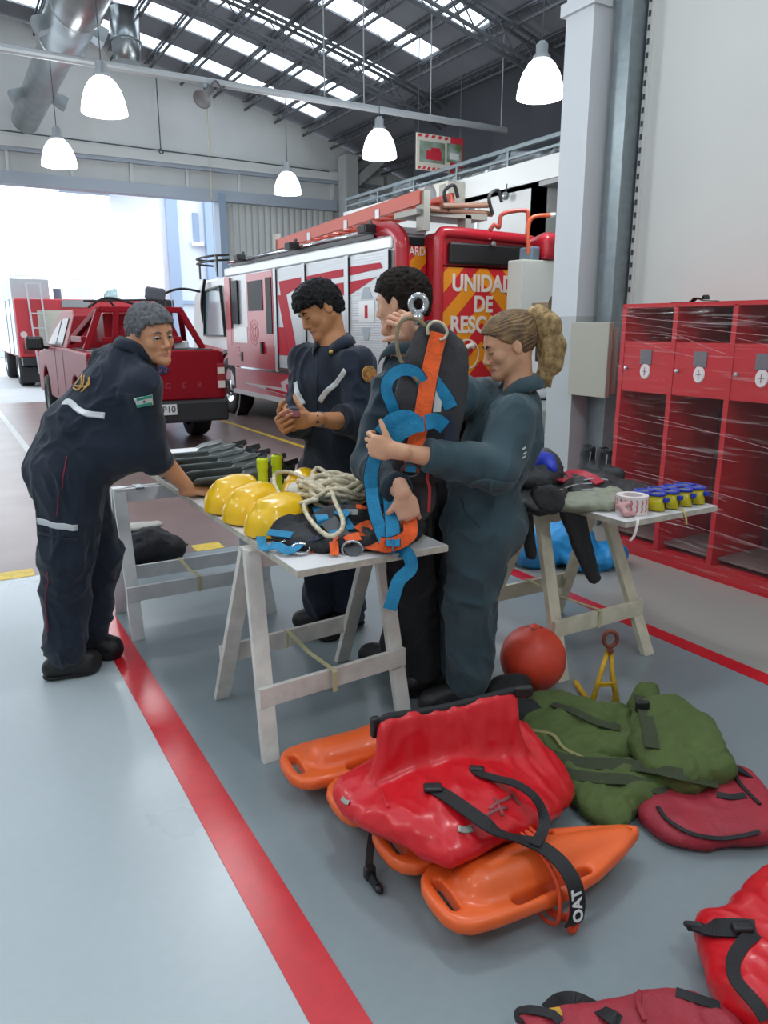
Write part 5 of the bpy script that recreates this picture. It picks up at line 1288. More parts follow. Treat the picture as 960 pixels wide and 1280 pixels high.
# ---- torches
m_torch = mat('torch_lime', 'cfe21e', .4)
def torch(x, y, label, rz=0.):
    R = empty('hand_torch', (x, y, TT), label, 'torch', 'lime green torches')
    M = Matrix.Translation((x, y, TT)) @ Matrix.Rotation(rz, 4, 'Z')
    g = MB(); g.M = M; g.lathe([(0, 0), (.022, 0), (.024, .005), (.024, .12), (.027, .13), (.027, .17), (.02, .178), (0, .178)], n=20); g.build('body', m_torch, R, smooth=False)
    g = MB(); g.M = M; g.box((.02, -.007, .04), (.03, .007, .16)); g.build('clip', m_tdark, R)
    g = MB(); g.M = M; g.lathe([(.0, .176), (.017, .176), (.017, .181), (0, .181)], n=18); g.build('lens', m_glass, R)
    for z in (.06, .08, .1): g = MB(); g.M = M; g.lathe([(.024, z), (.0255, z+.003), (.024, z+.006)], n=18, close=False); g.build('grip_ring', m_torch, R)
torch(1.21, 3.17, 'lime green torch standing on the table, left of the pair', -.5); torch(1.30, 3.22, 'lime green torch standing on the table, right of the pair', -.5)
# ---- fins
m_fin = mat('fin_rubber', '4d5552', .42, var=.08, vscale=12, coat=.1); m_finp = mat('fin_silver', 'a9b1ae', .3, .2, coat=.2)
def fin_mesh():
    S = SDF(); 
    blade = [(0, -.045), (.05, -.055), (.33, -.10), (.36, -.09), (.345, .0), (.36, .09), (.33, .10), (.05, .055), (0, .045)]
    def pl(X):
        d = poly_sdf(X[..., :2], blade)+.004; dz = np.abs(X[..., 2]-.012-.02*np.clip(X[..., 0], 0, 1))-.003
        return np.sqrt(np.maximum(d, 0)**2+np.maximum(dz, 0)**2)+np.minimum(np.maximum(d, dz), 0)-.004
    S.fn(pl, (-.01, -.12, 0), (.38, .12, .04))
    for sy in (-1, 1): S.cap((.0, sy*.045, .02), (.34, sy*.095, .018), .012, .007, .006)
    S.cap((.02, 0, .02), (.30, 0, .018), .008, .004, .006)
    S.cap((.04, 0, .032), (-.18, 0, .045), .035, .046, .02, ax=(0, 0, 1), sc=1.1)
    S.cap((.02, 0, .03), (-.24, 0, .05), .025, .036, .0, ax=(0, 0, 1), sc=1.0, op='s')
    S.box((-.19, 0, .09), (.09, .1, .03), .01, .01, op='s')
    v, f = S.mesh(.006, 1); return np_mesh('fin_body', v, f)
FIN = fin_mesh(); PAN = None
def fin(c, rz, label, tilt=0.):
    R = empty('swim_fin', c, label, 'fin', 'grey swim fins')
    R.rotation_euler = (tilt, 0, rz)
    finish('blade_and_foot_pocket', FIN, [m_fin] if not FIN.materials else [], R, smooth=True, local=True)
    g = MB(); g.ribbon(spline([(.06, -.01, .074), (.0, 0, .082), (-.09, 0, .088)], 5), [.03]+[.07]*5+[.075]*4+[.05], .004, up=(0, 0, 1)); g.build('silver_panel', m_finp, R, local=True)
    g = MB(); g.ribbon(spline([(-.14, -.045, .05), (-.22, -.04, .06), (-.245, 0, .065), (-.22, .04, .06), (-.14, .045, .05)], 5), .022, .004, side=(0, 0, 1)); g.build('heel_strap', m_blk, R, local=True)
    for sy in (-1, 1):
        g = MB(); g.cbox((-.15, sy*.05, .05), (.035, .012, .024)); g.build('buckle', m_tdark, R, local=True, bevel=.003)
    return R
FL = ['nearest the helmets', 'second from the helmets', 'third from the helmets', 'fourth from the helmets', 'farthest from the helmets']
for i in range(5):
    fin((1.26+.012*(i % 2), 3.37+i*.185, TT+.035), PI+.18, 'grey rubber swim fin with silver panel, %s, on the table' % FL[i], tilt=.45)
# pale masks and a white pad at the far left of the table
for k, (px, py, l) in enumerate(((172, 583, 'clear diving mask with pale frame under the bending man\'s chest'), (166, 572, 'white folded pad behind the clear diving mask'))):
    p = PZ(px, py, TT+.02)
    if k == 0:
        mk = empty('diving_mask', p, l, 'diving mask')
        MB().tube([(p.x+.07*math.cos(a)*(1-.2*(abs(math.sin(a)))), p.y+.045*math.sin(a), TT+.03) for a in [2*PI*i/20 for i in range(20)]], .012, 8, closed=True).build('frame', mat('mask_pale', 'b9bfbf', .3), mk, smooth=True)
        MB().cbox((p.x, p.y, TT+.02), (.1, .07, .02)).build('lens', m_glass, mk)
    else:
        o = MB().cbox((p.x+.05, p.y+.1, TT+.03), (.16, .12, .05)).build('white_pad', m_white, bevel=.015); tag(o, l, 'pad')
ms = MB().tube(spline([(1.43, 3.32, TT+.02), (1.38, 3.36, TT+.05), (1.42, 3.42, TT+.03), (1.45, 3.35, TT+.02)], 6), .012, 8).build('black_snorkel', m_tdark); tag(ms, 'black snorkel end lying on the table behind the torches', 'snorkel')
# ---- black harness pile with webbing
hp = empty('harness_pile', (1.2, 2.4, TT), 'black harness bundle with orange and blue webbing on the near end of the table', 'harness')
mfb = mat('harness_black', '232428', .75, var=.15, vscale=20, bump=.4, bscale=70)
S = SDF()
pillow(S, W((330, 655, TT+.03), (350, 640, TT+.05), (400, 630, TT+.05), (470, 630, TT+.06), (520, 635, TT+.05), (530, 665, TT+.03), (500, 680, TT+.02), (450, 683, TT+.02), (400, 685, TT+.02), (350, 678, TT+.02)), .028, .04)
S.ell(PZ(352, 652, TT+.05), (.08, .07, .05), .03); S.ell(PZ(430, 648, TT+.07), (.13, .08, .05), .03); S.ell(PZ(500, 650, TT+.05), (.08, .07, .05), .03)
hb_ = S.build('padding', .008, mfb, hp, disp=[folds(.010, 9, (1, 1, 1), 61), folds(.005, 22, (1, 1, 1), 63)]); hv = bvh_of(hb_)
m_teal = mat('webbing_teal', '1484b2', .6, var=.15, vscale=25, bump=.5, bscale=160); m_worange = mat('webbing_orange', 'f2601e', .6, var=.12, vscale=30, bump=.5, bscale=120); m_navy = mat('webbing_navy', '20263c', .7)
def web(pts, w, m, name='webbing', par=hp, z=None, bv=None, off=.008, th=.003, up=None, n=5):
    P = []
    for q in pts:
        if len(q) == 3: P.append(PZ(*q))
        else: P.append(over([bv or hv], q[0], q[1], off))
    return MB().ribbon(spline(P, n), w, th, up=up or Vector((-.3, -.5, .8))).build(name, m, par)
Z0 = TT+.006
web([(325, 667, Z0+.015), (330, 684, Z0), (345, 682, Z0+.02), (360, 688, Z0+.015), (372, 682, Z0+.02), (378, 672, Z0+.03)], .034, m_teal)
web([(335, 665, TT+.05), (350, 667, TT+.05), (365, 669, TT+.05)], .028, m_teal)
web([(396, 632), (402, 645), (405, 656)], .042, m_teal); web([(432, 628), (430, 638), (424, 645)], .05, m_teal)
web([(408, 650), (414, 658), (418, 666)], .03, m_teal); web([(430, 648), (436, 656), (438, 662)], .028, m_teal)
web([(410, 650), (425, 668), (440, 684), (450, 692, Z0)], .06, mat('webbing_grey', '55585c', .7, bump=.3, bscale=200))
web([(383, 688, Z0), (395, 680, Z0+.02), (408, 676, Z0+.03), (420, 676)], .04, m_worange); web([(417, 677), (418, 688, Z0+.015), (418, 694, Z0+.002)], .03, m_worange)
web([(432, 676), (440, 672), (450, 670)], .035, m_worange)
web([(446, 662), (460, 655), (470, 662), (478, 672)], .034, m_worange); web([(446, 668), (460, 680, Z0+.02), (472, 683, Z0+.02), (482, 680, Z0+.03)], .04, m_worange)
web([(445, 633), (458, 634), (470, 632)], .02, m_worange); web([(410, 628), (425, 629), (436, 630)], .016, m_worange)
web([(362, 690, Z0+.0), (380, 676, Z0+.03), (395, 673), (410, 668)], .02, m_navy)
m_steel = mat('steel_polished', 'b9bcc0', .2, .95)
for k, (px, py, r, ang) in enumerate(((360, 682, 9, .4), (368, 672, 7, 1.6), (376, 686, 8, .0))):
    c = PZ(px, py, Z0+.012); rr = r/370
    MB().tube([c+Vector((math.cos(a)*rr*1.5, math.sin(a)*rr, .012*math.sin(a+ang))) for a in [2*PI*i/20 for i in range(20)]], .0045, 6, closed=True).build('carabiner', m_steel, hp, smooth=True)
c = PZ(441, 683, Z0+.012)
MB().tube([c+RT*.035*math.cos(a)+UP*.03*math.sin(a)*(1 if math.sin(a) < 0 else .9)-FW*.03 for a in [2*PI*i/24 for i in range(24)]], .005, 8, closed=True).build('d_ring', m_steel, hp, smooth=True)
MB().cbox((0, 0, 0), (.04, .002, .02), Matrix.Translation(over([hv], 440, 640, .012)) @ Matrix.Rotation(-.5, 4, 'Z')).build('white_label', m_white, hp)
# ---- rope coil on top of the pile
m_rope = mat('rope_cream', 'd6cbb0', .85, var=.22, vscale=60, bump=.6, bscale=220)
rc2 = empty('rope_coil', PZ(420, 612, TT+.1), 'thick cream rope coiled loosely on top of the harness pile', 'rope')
random.seed(12); c0 = PZ(418, 615, TT+.125)
for k in range(20):
    rx = random.uniform(.09, .155); ry = random.uniform(.05, .10); ph = random.uniform(0, 6); zc = random.uniform(-.02, .035); tx = random.uniform(-.3, .3); ty = random.uniform(-.3, .3)
    cx = c0+RT*random.uniform(-.02, .05)+FW*random.uniform(-.02, .03)
    pts = []
    for i in range(24):
        a = 2*PI*i/24; x = rx*math.cos(a); y = ry*math.sin(a)
        pts.append(cx+RT*x+FW*y+UP*(zc+.015*math.sin(3*a+ph)+tx*x*.5+ty*y*.5))
    MB().tube(pts, .0095, 7, closed=True).build('rope_turn', m_rope, rc2, smooth=True)
for pts in ([(352, 622, .12), (343, 605, .14), (345, 592, .15), (362, 590, .16), (385, 600, .17), (410, 612, .17), (430, 622, .15)],
            [(360, 632, .11), (380, 628, .14), (402, 618, .17), (412, 606, .19), (408, 592, .2), (397, 585, .21), (391, 592, .2), (388, 612, .17), (396, 622, .16)],
            [(412, 605, .19), (418, 625, .16), (428, 648, .12), (427, 662, .09), (415, 670, .08), (402, 665, .08), (388, 650, .1), (380, 635, .13), (384, 628, .15), (398, 624, .16)]):
    MB().tube(spline([PZ(x, y, TT+z*.85) for x, y, z in pts], 6), .0085, 7).build('loose_loop', m_rope, rc2, smooth=True)
S = SDF(); cc_ = PZ(378, 614, TT+.09); S.ell(cc_, (.07, .06, .04), .02); S.ell(cc_+RT*.08, (.08, .06, .035), .02); o = S.build('white_bundle', .007, mat('bundle_white', 'd8d4c6', .8, bump=.4, bscale=90), disp=folds(.008, 14, (1, 1, 1), 71)); tag(o, 'off white cloth bundle tucked under the left of the rope coil', 'bundle')
# ---- right table: wetsuits, bag, tape, goggles
m_neo = mat('neoprene', '26282a', .6, bump=.3, bscale=90); m_bluen = mat('neoprene_blue', '2038b8', .55); m_redn = mat('neoprene_red', 'b01c34', .55)
ws = empty('wetsuit_pile', (2.5, 2.6, TT), 'heap of black wetsuits with blue and red panels on the goggle table', 'wetsuit')
S = SDF()
pillow(S, W((640, 612, TT+.06), (656, 596, TT+.09), (690, 590, TT+.10), (712, 600, TT+.07), (706, 622, TT+.04), (700, 640, TT+.01), (680, 640, TT+.02), (655, 634, TT+.03)), .022, .03)
pillow(S, W((700, 600, TT+.05), (735, 592, TT+.05), (770, 600, TT+.03), (812, 612, TT+.015), (812, 622, TT+.012), (760, 620, TT+.02), (715, 620, TT+.03)), .022, .03)
pillow(S, W((640, 600, TT+.12), (655, 578, TT+.16), (675, 566, TT+.18), (694, 572, TT+.17), (704, 590, TT+.12), (690, 604, TT+.10), (660, 606, TT+.10)), .03, .04)
S.ell(PZ(735, 606, TT+.03), (.14, .12, .035), .04)
o = S.build('suit_heap', .008, m_neo, ws, smooth=2, disp=[folds(.012, 9, (1, 1, 1), 81), folds(.006, 22, (1, 1, 1), 83)]); wv = bvh_of(o)
for pts, r, m, nm in (([(656, 586), (664, 578), (674, 574), (684, 577), (690, 586)], .034, m_bluen, 'blue_panel'), ([(652, 566), (658, 558), (668, 562)], .022, m_redn, 'red_panel')):
    P = [over([wv], x, y, -.006) for x, y in pts]; P = [q if i == 0 or (q-P[0]).length < .3 else P[0] for i, q in enumerate(P)]
    S = SDF(); S.chain(P, [r*.8]+[r]*(len(P)-2)+[r*.7], .02); S.build(nm, .007, m, ws, disp=folds(.003, 20, (1, 1, 1), 5))
S = SDF(); pillow(S, [PD(x, y, 2.74) for x, y in ((664, 612), (690, 606), (704, 620), (703, 636), (690, 641), (672, 634))], .016, .02); S.build('hanging_sleeve', .006, m_neo, ws, disp=folds(.006, 16, (1, 1, 1), 7))
web([(698, 600), (710, 594), (724, 592), (738, 596), (750, 604)], .05, m_redn, 'red_panel', ws, bv=wv, off=.012, th=.008)
for pts in ([(700, 612), (720, 606), (740, 604)], [(712, 618), (730, 612), (752, 612)], [(730, 600), (745, 598), (760, 600)]): web(pts, .006, mat('zip_silver', 'aeb2b4', .4, .5), 'zip', ws, bv=wv, off=.006)
# suit legs hanging down behind the table
for k, (pts, l) in enumerate(([((712, 622, 3.12), (722, 660, 3.12), (738, 700, 3.10), (748, 728, 3.08)), 'black wetsuit leg hanging down behind the goggle table, right of the blue cloth'], [((655, 640, 3.2), (660, 665, 3.2), (664, 695, 3.2)), 'black wetsuit leg hanging down behind the goggle table, left of the blue cloth'])):
    ol = ([(698, 636), (728, 638), (738, 670), (748, 712), (752, 724), (738, 729), (722, 700), (708, 664)], [(650, 640), (664, 640), (668, 668), (670, 697), (658, 696), (654, 668)])[k]
    S = SDF(); pillow(S, [PD(x, y, 3.14+.03*k) for x, y in ol], .016, .02); o = S.build('hanging_wetsuit', .008, m_neo, disp=folds(.006, 9, (1, 1, .4), 91+k)); tag(o, l, 'wetsuit')
# neoprene boots standing on the table's far side
for k, (px, l) in enumerate(((733, 'black neoprene boot with grey zip standing on the goggle table, left one'), (753, 'black neoprene boot with grey zip standing on the goggle table, right one'))):
    b = PZ(px, 592+k*4, TT+.012); R = empty('neoprene_boot', b, l, 'boot', 'neoprene boots')
    S = SDF(); S.cap(b+UP*.03, b+UP*.13, .036, .038, .01); S.cap(b+UP*.03, b+UP*.03-FW*.10+RT*.05, .04, .032, .02); S.cap(b+UP*.1, b+UP*.2, .03, .03, 0, op='s'); S.box(b-UP*.05, (.3, .3, .05), .001, 0, op='s')
    S.build('boot_body', .006, m_neo, R, disp=folds(.003, 18, (1, 1, 1), 4))
    MB().bar(b+UP*.04-FW*.04-RT*.0, b+UP*.12-FW*.04+RT*.004, .006, .004).build('zip', mat('zip_silver', 'aeb2b4', .4, .5), R)
m_obag = mat('pouch_greygreen', '8c8f7c', .6, var=.12, vscale=20, bump=.3, bscale=70)
S = SDF(); pillow(S, W((685, 625, TT+.02), (720, 618, TT+.03), (755, 612, TT+.03), (778, 616, TT+.025), (775, 632, TT+.02), (740, 636, TT+.015), (700, 634, TT+.015)), .022, .03)
o = S.build('grey_green_pouch', .006, m_obag, disp=folds(.008, 14, (1, 1, 1), 95)); tag(o, 'crumpled grey green pouch on the goggle table before the wetsuits', 'pouch')
# tape roll
tc_ = Vector((2.42, 2.11, TT)); tp_ = empty('barrier_tape_roll', tc_, 'roll of white tape with red arrows on the goggle table corner', 'tape roll')
tc_ = Vector((2.42, 2.11, TT))
m_tape = mat('tape_white', 'e6dcda', .4); m_tapr = mat('tape_pink', 'd07a80', .4)
g = MB(); g.lathe([(.040, 0), (.065, 0), (.065, .075), (.040, .075), (.040, 0)], tc_, (0, 0, 1), 40, False); g.build('roll', m_tape, tp_, smooth=False)
for k in range(18):
    a = 2*PI*k/18; g = MB()
    pts = [tc_+Vector((math.cos(a+da)*.0655, math.sin(a+da)*.0655, z)) for z, da in ((.012, -.05), (.025, .05), (.038, -.02), (.05, .05), (.064, -.04))]
    g.ribbon(pts, .007, .0012, up=Vector((math.cos(a), math.sin(a), 0))); g.build('arrow_mark', m_tapr, tp_)
S = SDF(); S.chain([tc_+Vector((-.05, -.03, .05)), tc_+Vector((-.09, -.02, .04)), tc_+Vector((-.085, -.05, .015)), tc_+Vector((-.05, -.06, .012))], [.012, .014, .013, .008], .01); S.build('loose_tape', .005, mat('tape_pinkish', 'cf9d9d', .4), tp_, disp=folds(.004, 30, (1, 1, 1), 3))
MB().ribbon(spline([tc_+Vector((-.06, -.08, .004)), tc_+Vector((-.08, -.107, -.01)), tc_+Vector((-.1, -.112, -.06)), tc_+Vector((-.12, -.11, -.08))], 5), .012, .002).build('tape_end', m_tape, tp_)
# goggles
m_gy = mat('goggle_yellow', 'd8c81c', .25, trans=.15); m_gb = mat('goggle_blue', '2338a8', .3)
def goggles(x, y, rz, label):
    R = empty('dive_goggles', (x, y, TT), label, 'dive goggles', 'blue and yellow dive goggles'); R.rotation_euler = (0, 0, rz)
    def oval(rx, ry, z, n=28, nose=.0): 
        return [(rx*math.cos(a), ry*math.sin(a)+(nose*math.exp(-((a-1.5*PI)/.35)**2)), z) for a in [2*PI*i/n for i in range(n)]]
    g = MB(); a = oval(.072, .034, .004); b = oval(.066, .036, .064, nose=.012); n = len(a)
    g.add(a+b, [(i, (i+1) % n, (i+1) % n+n, i+n) for i in range(n)]); g.build('skirt', m_gy, R, local=True, smooth=True, solid=.004)
    MB().tube(oval(.068, .038, .072, nose=.013), .0065, 8, closed=True).build('frame', m_gb, R, local=True, smooth=True)
    MB().bar((0, -.03, .072), (0, .037, .072), .012, .01).build('bridge', m_gb, R, local=True)
    for sx in (-1, 1): MB().lathe([(0, -.002), (.026, -.002), (.026, .001), (0, .001)], (sx*.034, .005, .071), n=20).build('lens', mat('lens_green', 'a3a78c', .1, trans=.3), R, local=True)
    for sx in (-1, 1): MB().cbox((sx*.08, 0, .052), (.02, .022, .02)).build('strap_clip', m_gb, R, local=True, bevel=.004)
    MB().ribbon(spline([(-.078, .0, .04), (-.05, .04, .012), (0, .047, .006), (.05, .04, .012), (.078, 0, .04)], 5), .012, .003, side=(0, 0, 1)).build('head_strap', m_blk, R, local=True)
    return R
for i, (x, l) in enumerate(((2.53, 'blue and yellow dive goggles next to the tape roll, first of four'), (2.615, 'blue and yellow dive goggles second from the tape roll'), (2.70, 'blue and yellow dive goggles third from the tape roll'), (2.785, 'blue and yellow dive goggles farthest from the tape roll, at the table corner'))):
    goggles(x, 2.115, -1.45, l)
MB().ribbon(spline([(2.66, 2.05, TT+.004), (2.66, 2.0, TT+.0), (2.665, 1.995, TT-.03), (2.67, 1.99, TT-.06)], 4), .012, .002)
ys_ = MB().ribbon(spline([(2.62, 2.06, TT+.004), (2.62, 2.015, TT+.002), (2.625, 2.0, TT-.02), (2.63, 1.995, TT-.055)], 4), .010, .002, side=(1, 0, 0)).build('tan_strap_end', mat('strap_tan', 'c9b06a', .6)); tag(ys_, 'short tan strap end hanging over the goggle table edge', 'strap')
# cyan cloth heap on the floor
m_cyan = mat('cyan_cloth', '1d8fd0', .5, var=.1, vscale=10, coat=.15, bump=.3, bscale=40)
S = SDF(); S.ell((3.25, 3.55, .10), (.22, .16, .13), .06); S.ell((3.38, 3.42, .16), (.14, .14, .14), .06); S.ell((3.50, 3.30, .07), (.24, .12, .08), .06); S.ell((3.2, 3.7, .08), (.16, .14, .09), .05); S.ell((3.42, 3.5, .26), (.1, .1, .1), .06)
o = S.build('cyan_bag', .014, m_cyan, disp=[folds(.022, 7, (1, 1, 1), 97), folds(.01, 16, (1, 1, 1), 98)]); tag(o, 'bright blue crumpled plastic bag on the floor behind the goggle table', 'bag')
# backpack below the helmet table
bpk = empty('floor_backpack', PZ(185, 680, .1), 'black backpack with a pale flap lying on the floor beyond the table', 'backpack')
S = SDF(); c_ = PZ(182, 682, .1); S.ell(c_, (.17, .15, .12), .04); S.ell(c_+Vector((.12, -.05, -.03)), (.12, .1, .08), .04); S.ell(c_+Vector((-.1, .02, -.04)), (.12, .1, .07), .04)
S.build('bag_body', .012, mfb, bpk, disp=[folds(.02, 7, (1, 1, 1), 99), folds(.008, 16, (1, 1, 1), 98)])
S = SDF(); S.ell(c_+Vector((.0, .06, .12)), (.14, .08, .025), .02); S.build('pale_flap', .01, mat('flap_grey_pale', 'b5b2a8', .7), bpk, disp=folds(.006, 12, (1, 1, 1), 9))
MB().ribbon(spline(W((196, 684, .06), (212, 680, .03), (226, 680, .01), (233, 681, .008)), 5), .04, .006, up=(0, 0, 1)).build('strap', m_tdark, bpk)
S = SDF(); c_ = PZ(205, 689, .03); S.ell(c_, (.07, .04, .02), .02); S.ell(c_+Vector((-.08, .04, 0)), (.05, .03, .02), .02); S.ell(c_+Vector((.07, -.02, 0)), (.05, .03, .02), .02)
o = S.build('work_gloves', .008, mat('glove_tan', 'a59468', .7, var=.3, vscale=25), disp=folds(.01, 14, (1, 1, 1), 4)); tag(o, 'tan and grey bundle of straps on a yellow floor mark by the backpack', 'strap bundle')
for k,(px,py,l) in enumerate(((97, 565, 'small pale scrap of tape on the floor'),)):
    pass
bt = MB().tube(spline([(2.31, 2.93, .06), (2.4, 2.99, .05), (2.5, 3.02, .04), (2.8, 2.9, .02), (3.0, 2.8, .012)], 6), .008, 6)
cbl = MB().tube(spline([(.02, 6.9, .012), (.1, 6.2, .012), (.17, 5.9, .012), (.19, 5.75, .012)], 5), .012, 6).build('black_cable', m_tdark); tag(cbl, 'black cable on the brown floor left of the bending man', 'cable')
# ================================================================ people
def WR(sd):
    def crease(P, N):
        # pulled creases: long thin ridges, sharper than they are wide
        Q = P*np.array((1, 1, .75)); W_ = np.stack([vnoise(Q*4, sd+1), vnoise(Q*4+9, sd+2), vnoise(Q*4+17, sd+3)], 1)
        a = ridge(Q*9+W_*1.4, sd, 1); b = ridge(Q*17+W_*2.2, sd+5, 1); c = fbm(Q*5, 2, sd+8)
        return .011*np.sign(a)*np.abs(a)**1.6+.0055*np.sign(b)*np.abs(b)**1.4+.008*c-.004
    return crease
def skinmat(name, c, c2):
    return mat(name, c, .5, sss=.12, color2=c2, vscale=14, spec=.4, bump=.05, bscale=200)
def ortho(f, u):
    f = V3(f).normalized(); u = V3(u); u = (u-f*u.dot(f)).normalized(); r = f.cross(u)   # r: person's right
    return r, f, u
def H(o, fr, s):
    r, f, u = fr
    return lambda a, b, c: V3(o)+(r*a+f*b+u*c)*s
def RM(fr):
    r, f, u = fr; M = Matrix.Identity(4)
    for i, a in enumerate((r, f, u)):
        for j in range(3): M[j][i] = a[j]
    return M
def head_sdf(S, o, fr, s, neck, female=False, jaw=1., lids=0.):
    h = H(o, fr, s); M = RM(fr)
    E = lambda c, r, k: S.ell(h(*c), [q*s for q in r], k*s, M=M)
    E((0, -.018, .028), (.075, .097, .086), .02); E((0, .025, .02), (.066, .062, .066), .03)
    E((0, .03, -.045), (.055*jaw, .052, .062), .03)
    for q in (-1, 1):
        S.cap(h(q*.05*jaw, -.005, -.05), h(q*.014, .070, -.096), .018*s, .016*s, .03*s)
        E((q*.036, .058, -.026), (.024, .022, .024), .02)
    E((0, .083, -.100), (.021, .016, .017), .02)
    S.cap(h(-.036, .074, .020), h(.036, .074, .020), .0125*s, .0125*s, .015*s)
    for q in (-1, 1): S.ell(h(q*.031, .101, -.001), [.017*s, .016*s, .0105*s], .012*s, M=M, op='s')
    for q in (-1, 1): S.ell(h(q*.031, .0735, -.002), [.0135*s]*3, .004*s, M=M)
    S.cap(h(0, .086, .012), h(0, .106, -.034), .0075*s, .0115*s, .012*s)
    for q in (-1, 1): E((q*.0115, .096, -.04), (.0085, .011, .0075), .006)
    S.cap(h(0, .082, -.05), h(0, .084, -.062), .014*s, .012*s, .016*s)
    for q in (-1, 1):
        S.cap(h(0, .0915, -.0655), h(q*.026, .079, -.068), .0048*s, .003*s, .008*s); S.cap(h(0, .0895, -.0755), h(q*.024, .078, -.0725), .0056*s, .003*s, .008*s)
    for q in (-1, 1): S.cap(h(0, .0985, -.0705), h(q*.027, .084, -.070), .0012*s, .001*s, .003*s, op='s')
    for q in (-1, 1):
        Me = M @ Matrix.Rotation(q*.35, 4, 'Z')
        S.ell(h(q*.079, -.008, -.012), [.0075*s, .018*s, .030*s], .006*s, M=Me); S.ell(h(q*.0875, -.003, -.008), [.006*s, .0105*s, .019*s], .004*s, M=Me, op='s')
    nr = .045 if female else .055
    S.cap(h(0, -.03, -.05), V3(neck), nr*s, nr*1.08, .03)
def head_extras(R, o, fr, s, hairm, eyes_open=True, browz=.026, closed=False):
    h = H(o, fr, s); r, f, u = fr
    wm = mat('eye_white', 'cfc8c2', .25); im = mat('eye_dark', '23160f', .15); lm = mat('lash_dark', '1c1412', .6)
    for q in (-1, 1):
        if eyes_open:
            g = MB(); g.ball(h(q*.031, .0765, -.002), .0125*s, 18); e = g.build('eye', wm, R, smooth=True)
            g = MB(); c = h(q*.031+.001, .0765, -.002); d = (f+r*.18).normalized(); g.lathe([(0, .0132*s), (.0045*s, .0126*s), (.0055*s, .0118*s), (.0055*s, .011*s)], c, d, 14); g.build('iris', im, e)
        pts = [h(q*.0175, .0885, -.004), h(q*.026, .0895, -.0015 if eyes_open else -.007), h(q*.036, .088, -.0015 if eyes_open else -.008), h(q*.046, .0805, -.005)]
        MB().tube(spline(pts, 4), .0018*s, 5).build('eyelash', lm, R)
        S = SDF(); S.chain([h(q*.012, .0905, .015), h(q*.028, .0915, .0225), h(q*.049, .0805, .018)], [.0042*s, .0045*s, .0022*s], .004*s, ax=f, sc=1.5); S.build('eyebrow', .0022, hairm, R)
def hair_short(R, o, fr, s, m, vol=.014, amp=.008, sc=60, front=.062, seed=1, top=.0, name='hair', fade=None):
    r, f, u = fr; h = H(o, fr, s); M = RM(fr); S = SDF()
    S.ell(h(0, -.018, .028), [(.075+vol*.55)*s, (.097+vol*.7)*s, (.086+vol)*s], .01, M=M); S.ell(h(0, .022, .038+top), [(.066+vol*.6)*s, (.062+vol*.9)*s, (.060+vol)*s], .03*s, M=M)
    S.ell(h(0, -.05, -.02), [.062*s, .064*s, .07*s], .02*s, M=M)
    oo = np.array(V3(o)); ax = [np.array(a) for a in (r, f, u)]
    xs = [-.13, -.06, -.03, -.005, .02, .04, .062, .09]; ys = [-.058, -.055, -.035, .022, .0, .03, front-.008, front]
    def cut(X):
        q = (X-oo)/s; ff = q@ax[1]; uu = q@ax[2]
        return (np.interp(ff, xs, ys)-uu)*s*.7+.004*vnoise((X.reshape(-1, 3)*90), seed).reshape(ff.shape)
    c = np.array(h(0, 0, 0)); S.fn(cut, c-.2, c+.2, 'i')
    def d(P, N): return amp*ridge(P*sc, seed)+amp*.5*vnoise(P*sc*2.3, seed+3)
    return S.build(name, .0036, m, R, disp=d)
def finger(S, b, d, pn, lens, rs, curls):
    p = V3(b); d = V3(d).normalized(); ax = d.cross(V3(pn)).normalized()
    for L, (ra, rb), c in zip(lens, rs, curls):
        d = Matrix.Rotation(c, 3, ax) @ d; q = p+d*L; S.cap(p, q, ra, rb, .003); p = q
    return p
def hand(S, w, d, pn, tv, curl=(.4, .5, .6, .7), thumb=(.5, .2), s=1., spread=.06, thumb_up=0.):
    """w wrist, d pointing to fingers, pn direction the palm faces, tv +1/-1 thumb side along d x pn"""
    w = V3(w); d = V3(d).normalized(); pn = V3(pn); pn = (pn-d*pn.dot(d)).normalized(); a = d.cross(pn).normalized()*tv
    M = Matrix.Identity(4)
    for i, v in enumerate((a, d, pn)):
        for j in range(3): M[j][i] = v[j]
    S.ell(w+d*.05*s, [.043*s, .055*s, .016*s], .01, M=M); S.box(w+d*.058*s, (.040*s, .036*s, .012*s), .01, .01, M=M)
    S.cap(w-d*.03, w+d*.03*s, .026*s, .026*s, .015, ax=pn, sc=1.35)
    for i in range(4):
        o = (.031-.0205*i)*s; L = (.042, .047, .043, .034)[i]*s; c = curl[i]
        b = w+d*(.092-.004*abs(i-1.2))*s+a*o; dd = (d+a*(spread*(1.5-i))).normalized()
        finger(S, b-d*.012, dd, pn, [L+.012, L*.62, L*.5], [(.0098*s, .0088*s), (.0088*s, .0080*s), (.0080*s, .0068*s)], [c*.7, c*.95, c*.7])
    tb = w+d*.028*s+a*.026*s+pn*.004
    td = (d*.62+a*.75+pn*.25*thumb[1]*2).normalized()
    if thumb_up: td = (a*.85+d*.55).normalized()
    tx = td.cross(pn if not thumb_up else d).normalized()
    tl = .78 if thumb_up else 1.
    finger(S, tb, td, pn, [.042*s*tl, .034*s*tl, .026*s*tl], [(.0135*s, .0115*s), (.0112*s, .0098*s), (.0098*s, .0078*s)], [0, thumb[0], thumb[0]*.8])
def arm(S, sh, el, wr, r=(.052, .041, .027)):
    S.cap(sh, el, r[0], r[1], .02); m = V3(el).lerp(V3(wr), .3); S.cap(el, m, r[1], r[1]*1.02, .015); S.cap(m, wr, r[1]*1.0, r[2], .01)
